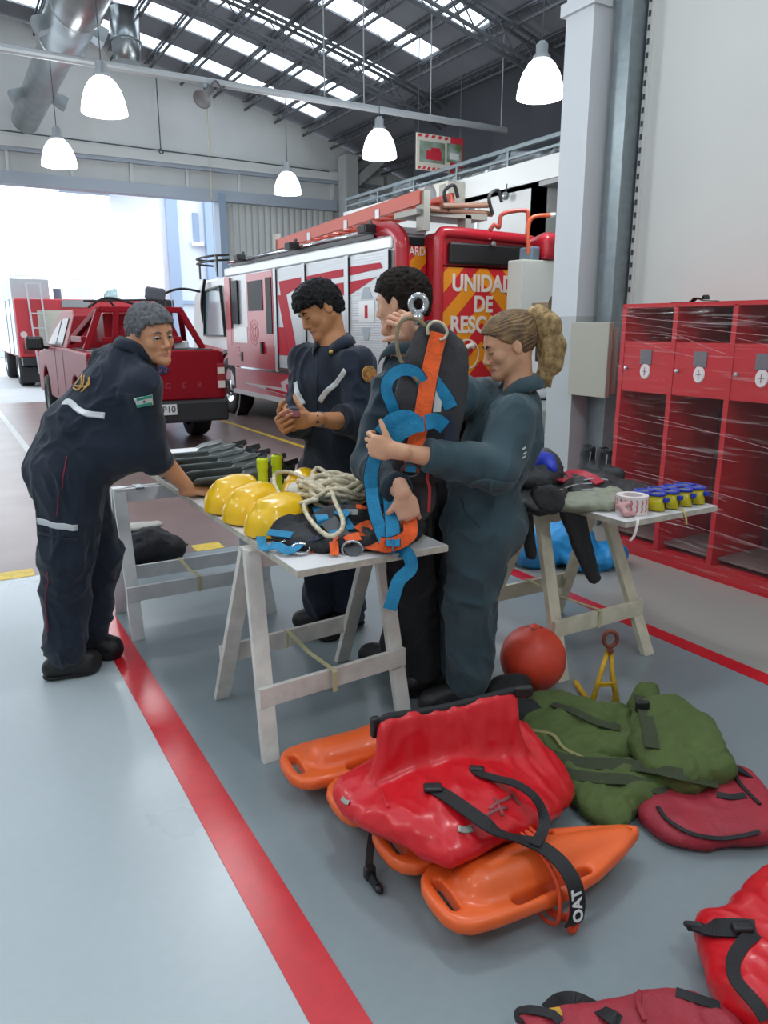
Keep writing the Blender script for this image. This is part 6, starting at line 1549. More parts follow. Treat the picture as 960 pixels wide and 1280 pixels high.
def sleeve(S, sh, el, cf, r=(.078, .066, .058), sag=0.):
    S.cap(sh, el, r[0], r[1], .04); S.cap(el, cf, r[1], r[2], .02)
    d = (V3(cf)-V3(el)).normalized(); z = d; x = d.orthogonal().normalized(); y = z.cross(x); M = Matrix.Identity(4)
    for i, v in enumerate((x, y, z)):
        for j in range(3): M[j][i] = v[j]
    S.box(V3(cf)+d*.062, (.09, .09, .06), .004, 0, M=M, op='s')
def cuff(R, el, cf, r, m, w=.035, name='cuff'):
    d = (V3(cf)-V3(el)).normalized()
    MB().lathe([(r*.9, -w), (r+.005, -w+.004), (r+.006, -w*.5), (r+.004, .0), (r-.006, .002), (r-.01, -.01)], V3(cf), d, 28, False).build(name, m, R, smooth=True)
def boot(R, an, toe, m, s=1., name='boot'):
    an = V3(an); toe = V3(toe); d = (toe-an); d.z = 0; L = d.length; d.normalize(); S = SDF(); g0 = Vector((an.x, an.y, 0)); hl = g0-d*.055
    S.cap(an+UP*.03, g0+UP*.07, .052*s, .052*s, .02); S.cap(hl+UP*.05, g0+d*(L-.05)+UP*.045, .043*s, .046*s, .03); S.cap(g0+d*(L-.06)+UP*.04, g0+d*(L-.03)+UP*.036, .048*s, .042*s, .02); S.cap(g0+UP*.09, g0+d*.1+UP*.06, .045, .043, .03)
    S.box(Vector((g0.x, g0.y, -.06)), (.5, .5, .063), .001, 0, op='s')
    S.build(name, .007, m, R, disp=folds(.003, 16, (1, 1, 1), 6))
    S = SDF(); x = Vector((d.y, -d.x, 0))
    S.cap(hl+UP*.014, g0+d*(L-.045)+UP*.014, .046*s, .051*s, .01, ax=UP, sc=3.6)
    S.box(Vector((g0.x, g0.y, -.06)), (.5, .5, .062), .001, 0, op='s')
    S.build('sole', .007, mat('sole_black', '101011', .7), R)
def trousers(S, hip, kn, an, r=(.115, .092, .082), k=.05):
    S.cap(hip, kn, r[0], r[1], k); S.cap(kn, an, r[1], r[2], .03)
def collar(R, nb, fr, r, m, h=.045, open_=.5, tilt=.3, fold=.035):
    """turned down shirt collar, open at the front"""
    rr, f, u = fr; vs = []; n = 28
    rows = [(0, -.012, 0), (1, h*.5, -.002), (1, h, .006), (1, h*.55, fold*.75), (1, 0., fold)]
    for q, (k, z, dr) in enumerate(rows):
        for i in range(n):
            t = -PI+open_+(2*PI-2*open_)*i/(n-1); dd = f*(-math.cos(t+0))*1+rr*math.sin(t)
            dd = f*math.cos(PI+t)+rr*math.sin(PI+t)
            front = max(0, math.cos(PI+t))
            vs.append(V3(nb)+dd*(r+dr)+u*(z-front*front*.045)+f*(.012*front))
    fs = [(a*n+i, a*n+i+1, (a+1)*n+i+1, (a+1)*n+i) for a in range(len(rows)-1) for i in range(n-1)]
    MB().add(vs, fs).build('collar', m, R, smooth=True, solid=.004)
def clothmat(name, c, c2): return mat(name, c, .82, color2=c2, vscale=6, bump=.25, bscale=350, sheen=.15, spec=.25)
def lipfn(o, fr, s):
    oo = np.array(V3(o)); ax = [np.array(a) for a in fr]
    def fn(c):
        q = (c-oo)/s; a, b, d = q@ax[0], q@ax[1], q@ax[2]
        return (((a/.0265)**2+((d+.0708)/.0088)**2 < 1) & (b > .077)).astype(np.int32)
    return fn
m_boot = mat('boot_black', '151516', .5, bump=.2, bscale=90)
m_refl = mat('reflective_band', 'c9cdcf', .35, .15)
m_gold = mat('embroidery_gold', 'b98b3c', .6)
# ------------------------------------------------------------------ bending man
def man_bending():
    R = empty('person', (.4, 3.4, 0), 'grey haired person in navy coverall bending to lean a hand on the table', 'person')
    cm = clothmat('coverall_navy', '232c3b', '1c2431'); sk = skinmat('skin_tan', 'd09a78', 'c48a68'); lip = mat('lip_tan', 'b97868', .5); hm = mat('hair_grey', '6d6f73', .8, color2='55575b', vscale=60, bump=.5, bscale=300)
    Yv = Vector((0, 1, 0)); bf = Vector((1, 0, 0))
    pel = PD(88, 585, 3.15); che = PD(148, 492, 3.2); nb = PD(172, 440, 3.22)
    shR = PD(176, 484, 3.09); shL = PD(140, 458, 3.34)
    hw = PZ(238, 613, TT+.035); elR = PD(188, 562, 3.12); wrR = hw
    hR = pel-Yv*.10; hL = pel+Yv*.10
    kR = PD(84, 695, 3.06); kL = PD(120, 690, 3.27); aR = PD(80, 803, 3.06); aL = PD(112, 790, 3.25); aR.z = .13; aL.z = .13
    tR = PZ(122, 838); tL = PZ(150, 822); gR = Vector((aR.x, aR.y, 0)); 
    handL = Vector((.945, 3.86, TT+.03)); elL = PD(176, 545, 3.5)
    o = PD(189, 418, 3.22); fr = ortho(RT*.78-FW*.62-UP*.12, UP*1.0-RT*.16)
    B = SDF(); head_sdf(B, o, fr, 1.0, nb-bf*.02, jaw=1.08)
    B.cap(nb-UP*.02, che, .06, .09, .05); B.cap(che, pel, .09, .09, .05)
    arm(B, shR, elR, wrR, (.055, .046, .029)); arm(B, shL, elL, handL-bf*.02, (.055, .044, .029))
    hand(B, wrR-UP*.004, RT*.62+FW*.55-UP*.05, -UP, -1, (.15, .12, .15, .2), (.2, .1), 1.02); hand(B, handL, bf*.9+Yv*.2, -UP, 1, (.15, .12, .15, .2), (.2, .1), 1.)
    for a, k, n in ((hR, kR, aR), (hL, kL, aL)): B.cap(a, k, .075, .05, .03); B.cap(k, n, .05, .035, .02)
    B.build('body', .0042, [sk, lip], R, mfn=lipfn(o, fr, 1.0))
    head_extras(R, o, fr, 1.0, hm); hair_short(R, o, fr, 1.0, hm, .016, .006, 55, .060, 2)
    S = SDF()
    S.cap(che+UP*.0, PD(110, 545, 3.17), .165, .18, .06, ax=(che-pel).normalized().cross(Yv), sc=1.15); S.cap(PD(110, 545, 3.17), pel, .18, .165, .06, ax=bf, sc=1.1)
    S.cap(nb-UP*.05-bf*.03, che, .10, .15, .05); S.cap(shR, shL, .07, .07, .05)
    S.ell(PD(148, 558, 3.15), (.14, .15, .12), .06); S.ell(pel-bf*.03-UP*.03, (.14, .17, .15), .06)
    trousers(S, hR, kR, aR+UP*.0, (.135, .11, .09)); trousers(S, hL, kL, aL, (.135, .11, .09))
    sleeve(S, shR, elR, PD(201, 581, 3.17), (.076, .072, .062)); sleeve(S, shL, elL, elL.lerp(handL, .35), (.085, .075, .065))
    pass
    c = S.build('coverall', .0068, cm, R, disp=WR(101)); bv = bvh_of(c)
    cuff(R, elR, PD(201, 581, 3.17), .060, cm)
    fr2 = ortho(bf*.7+RT*.5-FW*.45-UP*.25, (o-nb).normalized()*.8+UP*.2); collar(R, nb+UP*.005-bf*.008, fr2, .068, cm, .045, fold=.026)
    for pts, w in (([(72, 490), (85, 502), (105, 516), (131, 520)], .026), ([(35, 649), (60, 654), (97, 659)], .026)):
        decal(bv, [on_surf(bv, *p) for p in pts], w, .004, .002, 5, 'reflective_stripe', m_refl, R)
    for pts in ([(84, 570), (78, 600), (71, 645)], [(60, 715), (57, 750), (60, 790)]): decal(bv, [on_surf(bv, *p) for p in pts], .005, .004, .002, 5, 'red_seam', mat('seam_red', '7c2436', .7), R)
    decal(bv, [on_surf(bv, 34, 662), on_surf(bv, 60, 668), on_surf(bv, 96, 673)], .012, .006, .003, 5, 'pocket_flap', cm, R)
    # flag patch on the sleeve, embroidered back
    pts = [on_surf(bv, x, y) for x, y in ((170, 503), (180, 501), (190, 499))]
    decal(bv, pts, .044, .004, .002, 3, 'flag_patch', mat('flag_white', 'cdd5d2', .6), R)
    for dy in (-4.6, 4.6): decal(bv, [on_surf(bv, x, y+dy) for x, y in ((171, 503), (180, 501), (189, 499))], .012, .0065, .001, 3, 'flag_green_band', mat('flag_green', '2f8f7c', .6), R)
    p_, n_ = on_surf(bv, 180, 501); MB().lathe([(0, .0), (.005, .0), (.005, .002), (0, .002)], p_+n_*.0065, n_, 12).build('flag_emblem', mat('seal_dark', '35504c', .6), R)
    for pts in ([(88, 480), (92, 472), (97, 466)], [(97, 466), (95, 475), (93, 483)], [(93, 483), (100, 474), (104, 468)], [(104, 468), (103, 478), (98, 486)], [(88, 470), (84, 476), (82, 480)], [(92, 485), (98, 488), (105, 480), (106, 470)]):
        decal(bv, [on_surf(bv, *p) for p in pts], .007, .004, .002, 3, 'gold_print', m_gold, R)
    MB().tube([PZ(240, 612, TT+.03)+(RT*.03*math.cos(a)*.3+UP*.031*math.sin(a)-FW*.028*math.cos(a)) for a in [2*PI*i/20 for i in range(20)]], .003, 6, closed=True).build('wrist_cord', m_tdark, R) if False else None
    boot(R, aR-UP*.02, tR, m_boot, 1.05); boot(R, aL-UP*.02, tL, m_boot, 1.05)
    return R
# ------------------------------------------------------------------ man with phone
def man_phone():
    R = empty('person', (1.55, 3.3, 0), 'black haired person in navy coverall with chest stripes looking down at hands', 'person')
    cm = clothmat('coverall_navy', '232c3b', '1c2431'); sk = skinmat('skin_brown', 'be875f', 'b07850'); lip = mat('lip_brown', 'a5695a', .5); hm = mat('hair_black', '0f0e10', .6, spec=.2, bump=.5, bscale=250)
    bf = (-RT*.6-FW*.8); lf = UP.cross(bf)
    nb = PD(418, 431, 3.60); shc = PD(414, 452, 3.62); shL = PD(446, 458, 3.51); shR = PD(384, 452, 3.72)
    pel = PD(420, 590, 3.62); hL = pel+lf*.1-UP*.03; hR = pel-lf*.1-UP*.03; kL = PD(436, 680, 3.60); kR = PD(402, 680, 3.62); aL = Vector((kL.x, kL.y, .13)); aR = PD(400, 762, 3.6); aR.z = .13
    tR = PZ(374, 788); tL = aL+bf*.22; tL.z = 0
    elL = PD(452, 528, 3.44); wrL = PD(392, 524, 3.24); elR = PD(374, 528, 3.60); wrR = PD(357, 530, 3.32)
    o = PD(399, 387, 3.60); fr = ortho(-RT*.80-FW*.50-UP*.52, UP*.85-RT*.35)
    B = SDF(); head_sdf(B, o, fr, 1.0, nb-FW*(-.02))
    B.cap(nb-UP*.02, shc-UP*.1, .06, .085, .05); B.cap(shc-UP*.1, pel, .085, .085, .05)
    arm(B, shL, elL, wrL, (.052, .045, .028)); arm(B, shR, elR, wrR, (.052, .045, .028))
    hand(B, wrL, -RT*.9-FW*.1-UP*.05, FW*.75+UP*.35, -1, (.9, .9, .9, .9), (.5, .6), 1.0); hand(B, wrR, -RT*.1-FW*.7+UP*.05, UP*.45+RT*.8, 1, (.8, .8, .8, .8), (.5, .6), 1.0)
    for a, k, n in ((hR, kR, aR), (hL, kL, aL)): B.cap(a, k, .075, .05, .03); B.cap(k, n, .05, .035, .02)
    B.build('body', .0042, [sk, lip], R, mfn=lipfn(o, fr, 1.0))
    head_extras(R, o, fr, 1.0, hm, eyes_open=False); hair_short(R, o, fr, 1.0, hm, .021, .007, 42, .044, 5, top=.006)
    S = SDF(); S.cap(shc-UP*.12, pel+UP*.15, .168, .155, .05, ax=bf, sc=1.35); S.cap(pel+UP*.15, pel, .155, .16, .05, ax=bf, sc=1.3); S.cap(nb-UP*.06, shc-UP*.08, .09, .14, .05, ax=bf, sc=1.2); S.cap(shR, shL, .075, .075, .05)
    trousers(S, hR, kR, aR, (.115, .095, .08)); trousers(S, hL, kL, aL, (.115, .095, .08))
    cfL = PD(424, 524, 3.34); cfR = elR.lerp(wrR, .5)
    sleeve(S, shL, elL, cfL, (.082, .078, .064)); sleeve(S, shR, elR, cfR, (.082, .074, .062))
    pass
    c = S.build('coverall', .0068, cm, R, disp=WR(111)); bv = bvh_of(c)
    cuff(R, elL, cfL, .064, cm); collar(R, nb+UP*.0, ortho(bf-UP*.15, UP), .066, cm)
    for pts in ([(432, 463), (422, 478), (408, 490), (400, 502)], [(370, 478), (372, 492), (380, 506)]): decal(bv, [on_surf(bv, *p) for p in pts], .026, .004, .002, 5, 'reflective_stripe', m_refl, R)
    decal(bv, [on_surf(bv, 396, 434), on_surf(bv, 396, 470), on_surf(bv, 396, 540)], .010, .004, .002, 5, 'zip_placket', mat('placket_navy', '1a212d', .7), R)
    p_, n_ = on_surf(bv, 461, 468)
    MB().lathe([(0, 0), (.034, 0), (.034, .003), (0, .004)], p_+n_*.004, n_, 24).build('round_patch', mat('patch_brown', '8a4a34', .6, color2='b98b3c', vscale=70), R); MB().lathe([(.034, 0), (.038, .003), (.034, .006)], p_+n_*.003, n_, 24, False).build('patch_rim', m_gold, R)
    S = SDF(); p2 = on_surf(bv, 414, 440)[0]; S.ell(p2+(CAM-p2).normalized()*.012, (.011, .011, .011), .002); S.build('collar_badge', .003, mat('badge_gold', 'c9a848', .4, .4), R)
    # smart watch
    wl = wrL.lerp(elL, .12); d = (wrL-elL).normalized(); MB().lathe([(.031, -.013), (.034, -.010), (.034, .010), (.031, .013)], wl, d, 24, False).build('watch_strap', mat('watch_grey', '5c6068', .5), R, smooth=True)
    MB().cbox((0, 0, 0), (.03, .036, .01), frame(wl-FW*.034+UP*.006, d, UP) @ Matrix.Identity(4)).build('watch_case', m_tdark, R, bevel=.003)
    boot(R, aR-UP*.02, tR, m_boot, 1.0); boot(R, aL-UP*.02, tL, m_boot, 1.0)
    ph = MB().cbox((0, 0, 0), (.075, .03, .012), frame(PD(364, 518, 3.19), RT, FW*.6+UP*.8)).build('small_device', mat('device_red', '6d2a2c', .4), bevel=.003); tag(ph, 'small dark red gadget held in the hands of the black haired person', 'gadget')
    return R
# ------------------------------------------------------------------ man behind the harness
def man_back():
    R = empty('person', (1.6, 2.6, 0), 'dark haired person in teal grey shirt seen from behind, holding up the harness', 'person')
    cm = clothmat('shirt_teal', '2b3b46', '22303a'); tm = clothmat('trousers_dark', '1d2227', '171b20'); sk = skinmat('skin_fair', 'd8a78c', 'c99478'); lip = mat('lip_fair', 'c08476', .5); hm = mat('hair_dark_brown', '2a211c', .75, spec=.2, color2='19130f', vscale=60, bump=.6, bscale=260)
    bf = (-RT*.85+FW*.5); lf = UP.cross(bf)
    D0 = 3.03
    nb = PD(507, 442, D0); shc = PD(514, 478, D0); shL = shc+lf*.165-UP*.02; shR = shc-lf*.165-UP*.02
    pel = PD(512, 612, D0); hL = pel+lf*.1-UP*.02; hR = pel-lf*.1-UP*.02
    kL = PD(512, 725, 2.90); kR = PD(540, 722, 3.05); aL = PD(528, 828, 2.90); aR = PD(500, 800, 3.12); aL.z = .13; aR.z = .13
    tL = PZ(512, 872); tR = PZ(452, 826)
    elL = PD(460, 580, 2.80); wrL = PD(503, 616, 2.44); elR = PD(548, 505, 2.9); wrR = PD(524, 424, 2.68)
    o = PD(502, 378, D0); fr = ortho(-RT*.86+FW*.45-UP*.12, UP)
    B = SDF(); head_sdf(B, o, fr, 1.0, nb+FW*.0)
    B.cap(nb-UP*.02, shc-UP*.1, .06, .085, .05); B.cap(shc-UP*.1, pel, .085, .085, .05)
    arm(B, shL, elL, wrL); arm(B, shR, elR, wrR)
    hand(B, wrL, RT*.25-UP*.85, FW*.9-RT*.1, -1, (.9, .9, .9, .9), (.6, .5), .95)
    hand(B, wrR, UP*.75-RT*.55-FW*.2, -RT*.5-UP*.3+FW*.7, 1, (1.25, 1.25, 1.25, 1.2), (.6, .5), 1.0)
    for a, k, n in ((hR, kR, aR), (hL, kL, aL)): B.cap(a, k, .075, .05, .03); B.cap(k, n, .05, .035, .02)
    B.build('body', .0042, [sk, lip], R, mfn=lipfn(o, fr, 1.0))
    head_extras(R, o, fr, 1.0, hm)
    hair_short(R, o, fr, 1.0, hm, .013, .006, 60, .056, 8, top=.012)
    S = SDF(); S.cap(shc-UP*.12, pel+UP*.12, .15, .15, .05, ax=bf, sc=1.3); S.cap(nb-UP*.06, shc-UP*.08, .09, .14, .05, ax=bf, sc=1.2); S.cap(shR, shL, .062, .062, .05)
    cL = elL.lerp(wrL, .88); cR = elR.lerp(wrR, .45)
    sleeve(S, shL, elL, cL, (.068, .062, .048)); sleeve(S, shR, elR, cR, (.066, .06, .055))
    c = S.build('shirt', .0068, cm, R, disp=WR(121))
    collar(R, nb+UP*.0, ortho(bf-UP*.1, UP), .068, cm); cuff(R, elL, cL, .05, cm)
    S = SDF(); S.cap(pel+UP*.16, pel, .152, .165, .05, ax=bf, sc=1.3); trousers(S, hR, kR, aR, (.12, .098, .085)); trousers(S, hL, kL, aL, (.12, .098, .085))
    S.build('trousers', .0085, tm, R, disp=WR(125))
    boot(R, aR-UP*.02, tR, m_boot, 1.05); boot(R, aL-UP*.02, tL, m_boot, 1.05)
    return R
# ------------------------------------------------------------------ woman
def woman():
    R = empty('person', (1.85, 2.35, 0), 'person with blond brown ponytail in teal grey coverall, arm round the harness', 'person')
    cm = clothmat('coverall_teal', '41565e', '374a52'); sk = skinmat('skin_light', 'dba887', 'cd9877'); lip = mat('lip_rose', 'bd766b', .5)
    hm = mat('hair_ash_brown', '5c4632', .6, color2='8a6d48', vscale=30, bump=.5, bscale=200); hb_ = mat('hair_blond', 'b89a66', .6, color2='7d6440', vscale=40, bump=.6, bscale=180)
    for m in (hm, hb_):
        for n in m.node_tree.nodes:
            if n.type == 'TEX_NOISE': pass
    bf = (-RT*.98-FW*.18).normalized(); lf = UP.cross(bf); D0 = 2.86
    nb = PD(650, 487, D0); shc = PD(634, 513, D0); shL = PD(645, 522, 2.74); shR = PD(622, 500, 3.0)
    wa = PD(606, 603, D0); pel = PD(600, 655, D0)
    hL = pel-FW*.085-UP*.02; hR = pel+FW*.085-UP*.02; kL = PD(588, 755, 2.78); kR = PD(578, 750, 2.95); aL = Vector((kL.x, kL.y, .13)); aR = Vector((kR.x-.02, kR.y, .13))
    tL = aL+bf*.2; tL.z = 0; tR = aR+bf*.2; tR.z = 0
    elL = PD(622, 588, 2.60); wrL = PD(494, 563, 2.44); elR = PD(574, 495, 2.80); wrR = PD(552, 505, 2.68)
    o = PD(636, 431, D0); fr = ortho(-RT*.98-FW*.12-UP*.34, UP*.9-RT*.28); s = .96
    B = SDF(); head_sdf(B, o, fr, s, nb+RT*.0, female=True, jaw=.95)
    B.cap(nb-UP*.02, shc-UP*.1, .055, .08, .05); B.cap(shc-UP*.1, pel, .08, .085, .05)
    arm(B, shL, elL, wrL, (.045, .042, .026)); arm(B, shR, elR, wrR, (.045, .04, .026))
    hand(B, wrL, -RT*.85+UP*.12+FW*.3, FW*.8+RT*.35, -1, (.9, 1.0, 1.1, 1.2), (.1, .1), .93, thumb_up=1.0); hand(B, wrR, -RT*.7+UP*.2-FW*.2, -FW*.9, 1, (.5, .5, .5, .5), (.4, .2), .93)
    for a, k, n in ((hR, kR, aR), (hL, kL, aL)): B.cap(a, k, .075, .05, .03); B.cap(k, n, .05, .035, .02)
    B.build('body', .004, [sk, lip], R, mfn=lipfn(o, fr, s))
    head_extras(R, o, fr, s, mat('brow_brown', '3d2c22', .7), eyes_open=False)
    # hair drawn back
    r, f, u = fr; h = H(o, fr, s); M = RM(fr); S = SDF()
    S.ell(h(0, -.020, .030), [.086*s, .108*s, .098*s], .01, M=M); S.ell(h(0, .022, .036), [.074*s, .072*s, .072*s], .03*s, M=M); S.ell(h(0, -.075, .045), [.055*s, .05*s, .055*s], .03, M=M)
    oo = np.array(V3(o)); ax = [np.array(a) for a in fr]
    xs = [-.13, -.06, -.03, -.012, .01, .035, .055, .075, .1]; ys = [-.05, -.055, -.045, .012, .005, .02, .045, .066, .075]
    S.fn(lambda X: (np.interp(((X-oo)/s)@ax[1], xs, ys)-((X-oo)/s)@ax[2])*s*.7, np.array(o)-.2, np.array(o)+.2, 'i')
    tail0 = h(0, -.118, .075)
    def strands(P, N):
        q = (P-np.array(tail0)); a = np.arctan2(q@ax[0], q@ax[2]); return .0016*np.sin(a*38+11*vnoise(P*14, 3))+.0012*vnoise(P*60, 4)
    S.build('hair', .0034, hm, R, disp=strands)
    # ponytail
    p0 = PD(668, 400, D0); S = SDF()
    tp = [tail0, PD(672, 396, D0), PD(684, 408, D0), PD(690, 432, D0), PD(688, 455, D0), PD(680, 472, D0)]
    S.chain(tp, [.022, .034, .042, .044, .036, .014], .03)
    for k in range(14):
        a = k*2.4; q = .022; S.chain([p+RT*math.cos(a)*q+FW*math.sin(a)*q*.8+UP*(-.004*k % .01) for p in tp[2:]]+[tp[-1]+RT*(.03*math.cos(a))-UP*(.02+.01*(k % 3))], [.014, .015, .014, .009, .003], .004)
    def wav(P, N): return .006*ridge(P*np.array([55, 55, 9])+.6*vnoise(P*9, 3)[:, None], 4)+.002*vnoise(P*np.array([120, 120, 20]), 5)
    S.build('ponytail', .0042, hb_, R, disp=wav)
    S = SDF(); S.ell(tail0+RT*.01, (.026, .026, .024), .01); S.build('hair_tie', .0042, mat('hair_tie', '33241d', .7), R)
    S = SDF()
    S.cap(shc-UP*.1, wa+UP*.04, .142, .135, .05, ax=lf, sc=1.0); S.cap(shc-UP*.12+bf*.06, shc-UP*.17+bf*.06, .09, .09, .06); S.cap(nb-UP*.06, shc-UP*.08, .075, .12, .05); S.cap(shR, shL, .062, .062, .05)
    S.cap(wa, pel, .125, .15, .05); S.ell(pel-bf*.03-UP*.0, (.15, .15, .13), .05)
    trousers(S, hL, kL, aL, (.118, .10, .088)); trousers(S, hR, kR, aR, (.118, .10, .088))
    cL = PD(532, 568, 2.50); cR = elR.lerp(wrR, .5)
    sleeve(S, shL, elL, cL, (.082, .082, .056)); sleeve(S, shR, elR, cR, (.075, .07, .06))
    c = S.build('coverall', .0066, cm, R, disp=WR(131)); bv = bvh_of(c)
    cuff(R, elL, cL, .052, cm, .03); collar(R, nb+UP*.0, ortho(bf-UP*.15, UP), .06, cm, .05)
    decal(bv, [on_surf(bv, 556, 604), on_surf(bv, 590, 606), on_surf(bv, 640, 606)], .035, .006, .003, 6, 'waistband', cm, R)
    decal(bv, [on_surf(bv, 576, 622), on_surf(bv, 582, 640), on_surf(bv, 600, 660)], .006, .005, .002, 5, 'pocket_seam', mat('seam_teal', '2b3b42', .8), R)
    decal(bv, [on_surf(bv, 612, 600), on_surf(bv, 612, 612)], .012, .010, .003, 4, 'belt_loop', cm, R)
    for dx, dy in ((0, 0), (3, 6), (-1, 11)): decal(bv, [on_surf(bv, 652+dx*.3, 562+dy), on_surf(bv, 656+dx*.3, 559+dy)], .006, .004, .001, 3, 'white_print', m_white, R)
    boot(R, aR-UP*.02, tR, m_boot, .92); boot(R, aL-UP*.02, tL, m_boot, .92)
    return R
man_bending(); man_phone(); man_back(); woman()
# ------------------------------------------------------------------ full body harness held between them
def held_harness():
    R = empty('full_body_harness', PD(530, 520, 2.56), 'dark padded rescue harness with orange and blue webbing held up between two people', 'harness')
    mg = mat('padding_charcoal', '3d3b3d', .8, bump=.4, bscale=200, var=.1, vscale=15)
    D0 = 2.56
    S = SDF()
    pillow(S, [PD(x, y, d) for x, y, d in ((532, 401, D0+.04), (556, 409, D0+.05), (583, 436, D0+.06), (584, 490, D0+.05), (574, 550, D0+.04), (556, 598, D0+.02), (520, 606, D0), (492, 590, D0-.02), (488, 530, D0-.01), (500, 470, D0), (514, 430, D0+.02))], .028, .04)
    pillow(S, [PD(x, y, D0+.03) for x, y in ((478, 590), (520, 600), (545, 605), (540, 640), (520, 655), (498, 650), (478, 625))], .03, .04, .03)
    o = S.build('padding', .007, mg, R, disp=[folds(.006, 9, (1, 1, 1), 141), folds(.003, 24, (1, 1, 1), 143)]); bv = bvh_of(o)
    def wb(pts, w, m, off=.008, nm='webbing', par=R, trim=True):
        P = []
        for q in pts: P.append(PD(*q) if len(q) == 3 else over([bv], q[0], q[1], off))
        P = spline(P, 5); o = MB().ribbon(P, w, .003, up=-FW).build(nm, m, par)
        if trim:
            MB().ribbon([p+FW*.0025 for p in P], w+.006, .002, up=-FW).build('edging', m_navy, o)
        return o
    wb([(549, 416, 2.56), (544, 435), (538, 462), (532, 495), (526, 530), (518, 560), (514, 590)], .056, m_worange, .012)
    wb([(528, 478, 2.545), (520, 466, 2.53), (508, 462, 2.52), (496, 465, 2.51), (486, 474, 2.50), (483, 488, 2.50), (489, 504, 2.51), (494, 518, 2.53)], .038, m_teal)
    wb([(538, 470), (548, 484), (558, 498), (564, 510)], .045, m_teal)
    wb([(476, 542, 2.5), (490, 526, 2.49), (508, 522, 2.49), (520, 528, 2.49)], .05, m_teal, trim=False); wb([(488, 552, 2.48), (502, 540, 2.47), (518, 532, 2.47), (530, 530, 2.48)], .05, m_teal, trim=False)
    wb([(532, 528, 2.48), (545, 526, 2.5), (556, 534, 2.52)], .05, m_teal, trim=False); wb([(556, 520, 2.52), (562, 540, 2.53), (560, 560, 2.53)], .04, m_navy, trim=False)
    wb([(470, 568, 2.52), (464, 590, 2.5), (464, 606, 2.5), (472, 622, 2.5), (482, 618, 2.51), (486, 604, 2.52)], .045, m_teal)
    wb([(464, 610, 2.48), (466, 625, 2.47), (470, 645, 2.45), (478, 668, 2.43), (484, 682, 2.41)], .042, m_teal)
    cut = [(487, 620, 2.49), (489, 640, 2.46), (491, 665, 2.42), (491, 683, 2.38)]
    wb(cut, .046, m_teal)
    e1 = PZ(492, 688, TT+.006); P = spline([PD(491, 680, 2.38), e1, Vector((e1.x+.03, 2.085, TT+.004)), Vector((e1.x+.045, 2.075, TT-.05)), PY(499, 725, 2.075), PY(492, 745, 2.07), PY(487, 762, 2.07)], 5)
    o = MB().ribbon(P, .046, .003, up=(-.3, -.9, .5)).build('hanging_webbing', m_teal, R)
    wb([(510, 630, 2.5), (512, 648, 2.46), (513, 665, 2.43), (508, 672, 2.42), (498, 678, 2.4), (484, 682, 2.4), (474, 680, 2.4)], .048, m_worange)
    wb([(536, 582, 2.52), (534, 600, 2.52), (537, 610, 2.52), (536, 640, 2.52)], .010, mat('webbing_red', 'b52a2a', .6), trim=False)
    wb([(514, 575, 2.50), (513, 590, 2.50)], .036, m_teal, trim=False)
    MB().poly3([over([bv], *q, .004) for q in ((545, 478), (554, 476), (551, 515), (541, 515))], -FW*.002).build('white_label', m_white, R)
    # karabiner and D-ring, rope loop
    kc = PD(523, 380, 2.62)
    MB().tube([kc+RT*.026*math.cos(a)+UP*.028*math.sin(a) for a in [2*PI*i/22 for i in range(22)]], .010, 10, closed=True).build('swivel_eye', m_steel, R, smooth=True)
    MB().cyl(kc-UP*.026, kc-UP*.07, .016, .012).build('swivel_body', m_steel, R, smooth=True)
    dc = PD(546, 414, 2.555)
    MB().tube(spline([dc-RT*.028-UP*.012, dc-RT*.03+UP*.012, dc-RT*.012+UP*.03, dc+RT*.016+UP*.026, dc+RT*.034+UP*.0, dc+RT*.026-UP*.022, dc+RT*.01-UP*.028], 5), .0052, 8).build('d_ring', mat('ring_cream', 'c9bfa6', .4, .3), R, smooth=True)
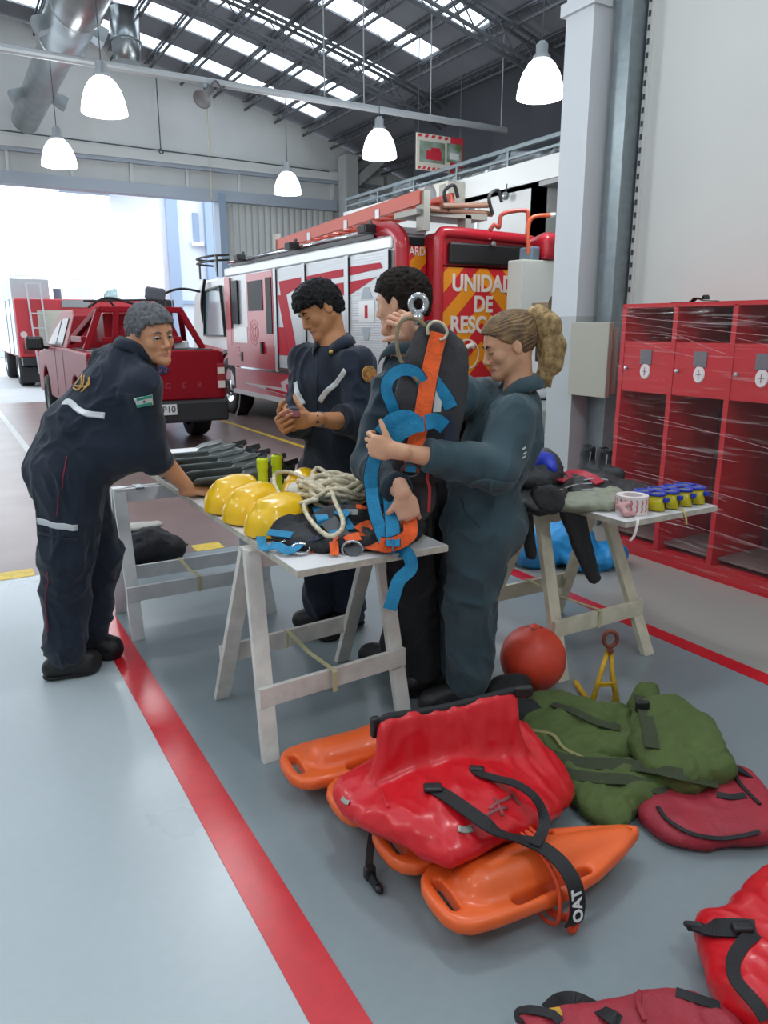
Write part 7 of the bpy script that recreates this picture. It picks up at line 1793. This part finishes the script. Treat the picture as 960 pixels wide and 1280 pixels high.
    MB().tube(spline([PD(532, 408, 2.58), PD(522, 400, 2.58), PD(508, 398, 2.57), PD(498, 408, 2.56), PD(496, 428, 2.55), PD(500, 448, 2.55), PD(510, 464, 2.54), PD(524, 478, 2.53)], 6), .007, 8).build('rope_lanyard', mat('rope_olive', '8a7d62', .8, bump=.5, bscale=300, var=.15, vscale=60), R, smooth=True)
    dd = PD(513, 588, 2.5); MB().tube([dd+RT*.03*math.cos(a)+UP*.022*math.sin(a) for a in [2*PI*i/20 for i in range(20)]], .0045, 8, closed=True).build('lower_ring', m_dark_steel, R, smooth=True)
held_harness()
# ================================================================ light and camera
w = bpy.data.worlds.new('sky'); SC.world = w; w.use_nodes = True
bg = w.node_tree.nodes['Background']; bg.inputs[0].default_value = (.86, .93, 1, 1); bg.inputs[1].default_value = 4.2
# daylight: soft sky light entering through the gate and the roof sheets (portals guide the sampling)
def portal(name, loc, rot, sx, sy):
    L = bpy.data.lights.new(name, 'AREA'); L.shape = 'RECTANGLE'; L.size = sx; L.size_y = sy; L.cycles.is_portal = True
    o = bpy.data.objects.new(name, L); COL.objects.link(o); o.location = loc; o.rotation_euler = rot; return o
portal('gate_portal', (-.6, 17.3, 2.1), (-PI/2, 0, 0), 12.6, 4.2)
portal('roof_portal', (.4, 7, 7.42), (0, 0, 0), 14.8, 20)
cam = bpy.data.cameras.new('camera'); co = bpy.data.objects.new('camera', cam); COL.objects.link(co); SC.camera = co
cam.sensor_fit = 'VERTICAL'; cam.sensor_height = 36; cam.lens = FPX/1280*36; cam.clip_end = 300; cam.clip_start = .05
co.location = CAM; co.rotation_euler = (PI/2-PITCH, 0, -YAW)
SC.view_settings.view_transform = 'Standard'; SC.view_settings.look = 'None'; SC.view_settings.gamma = 1; SC.view_settings.use_curve_mapping = False
SC.view_settings.exposure = -.5
SC.cycles.max_bounces = 8; SC.cycles.diffuse_bounces = 4; SC.cycles.transparent_max_bounces = 16; SC.cycles.caustics_reflective = False; SC.cycles.caustics_refractive = False
SC.cycles.use_denoising = True; SC.cycles.sample_clamp_indirect = 6
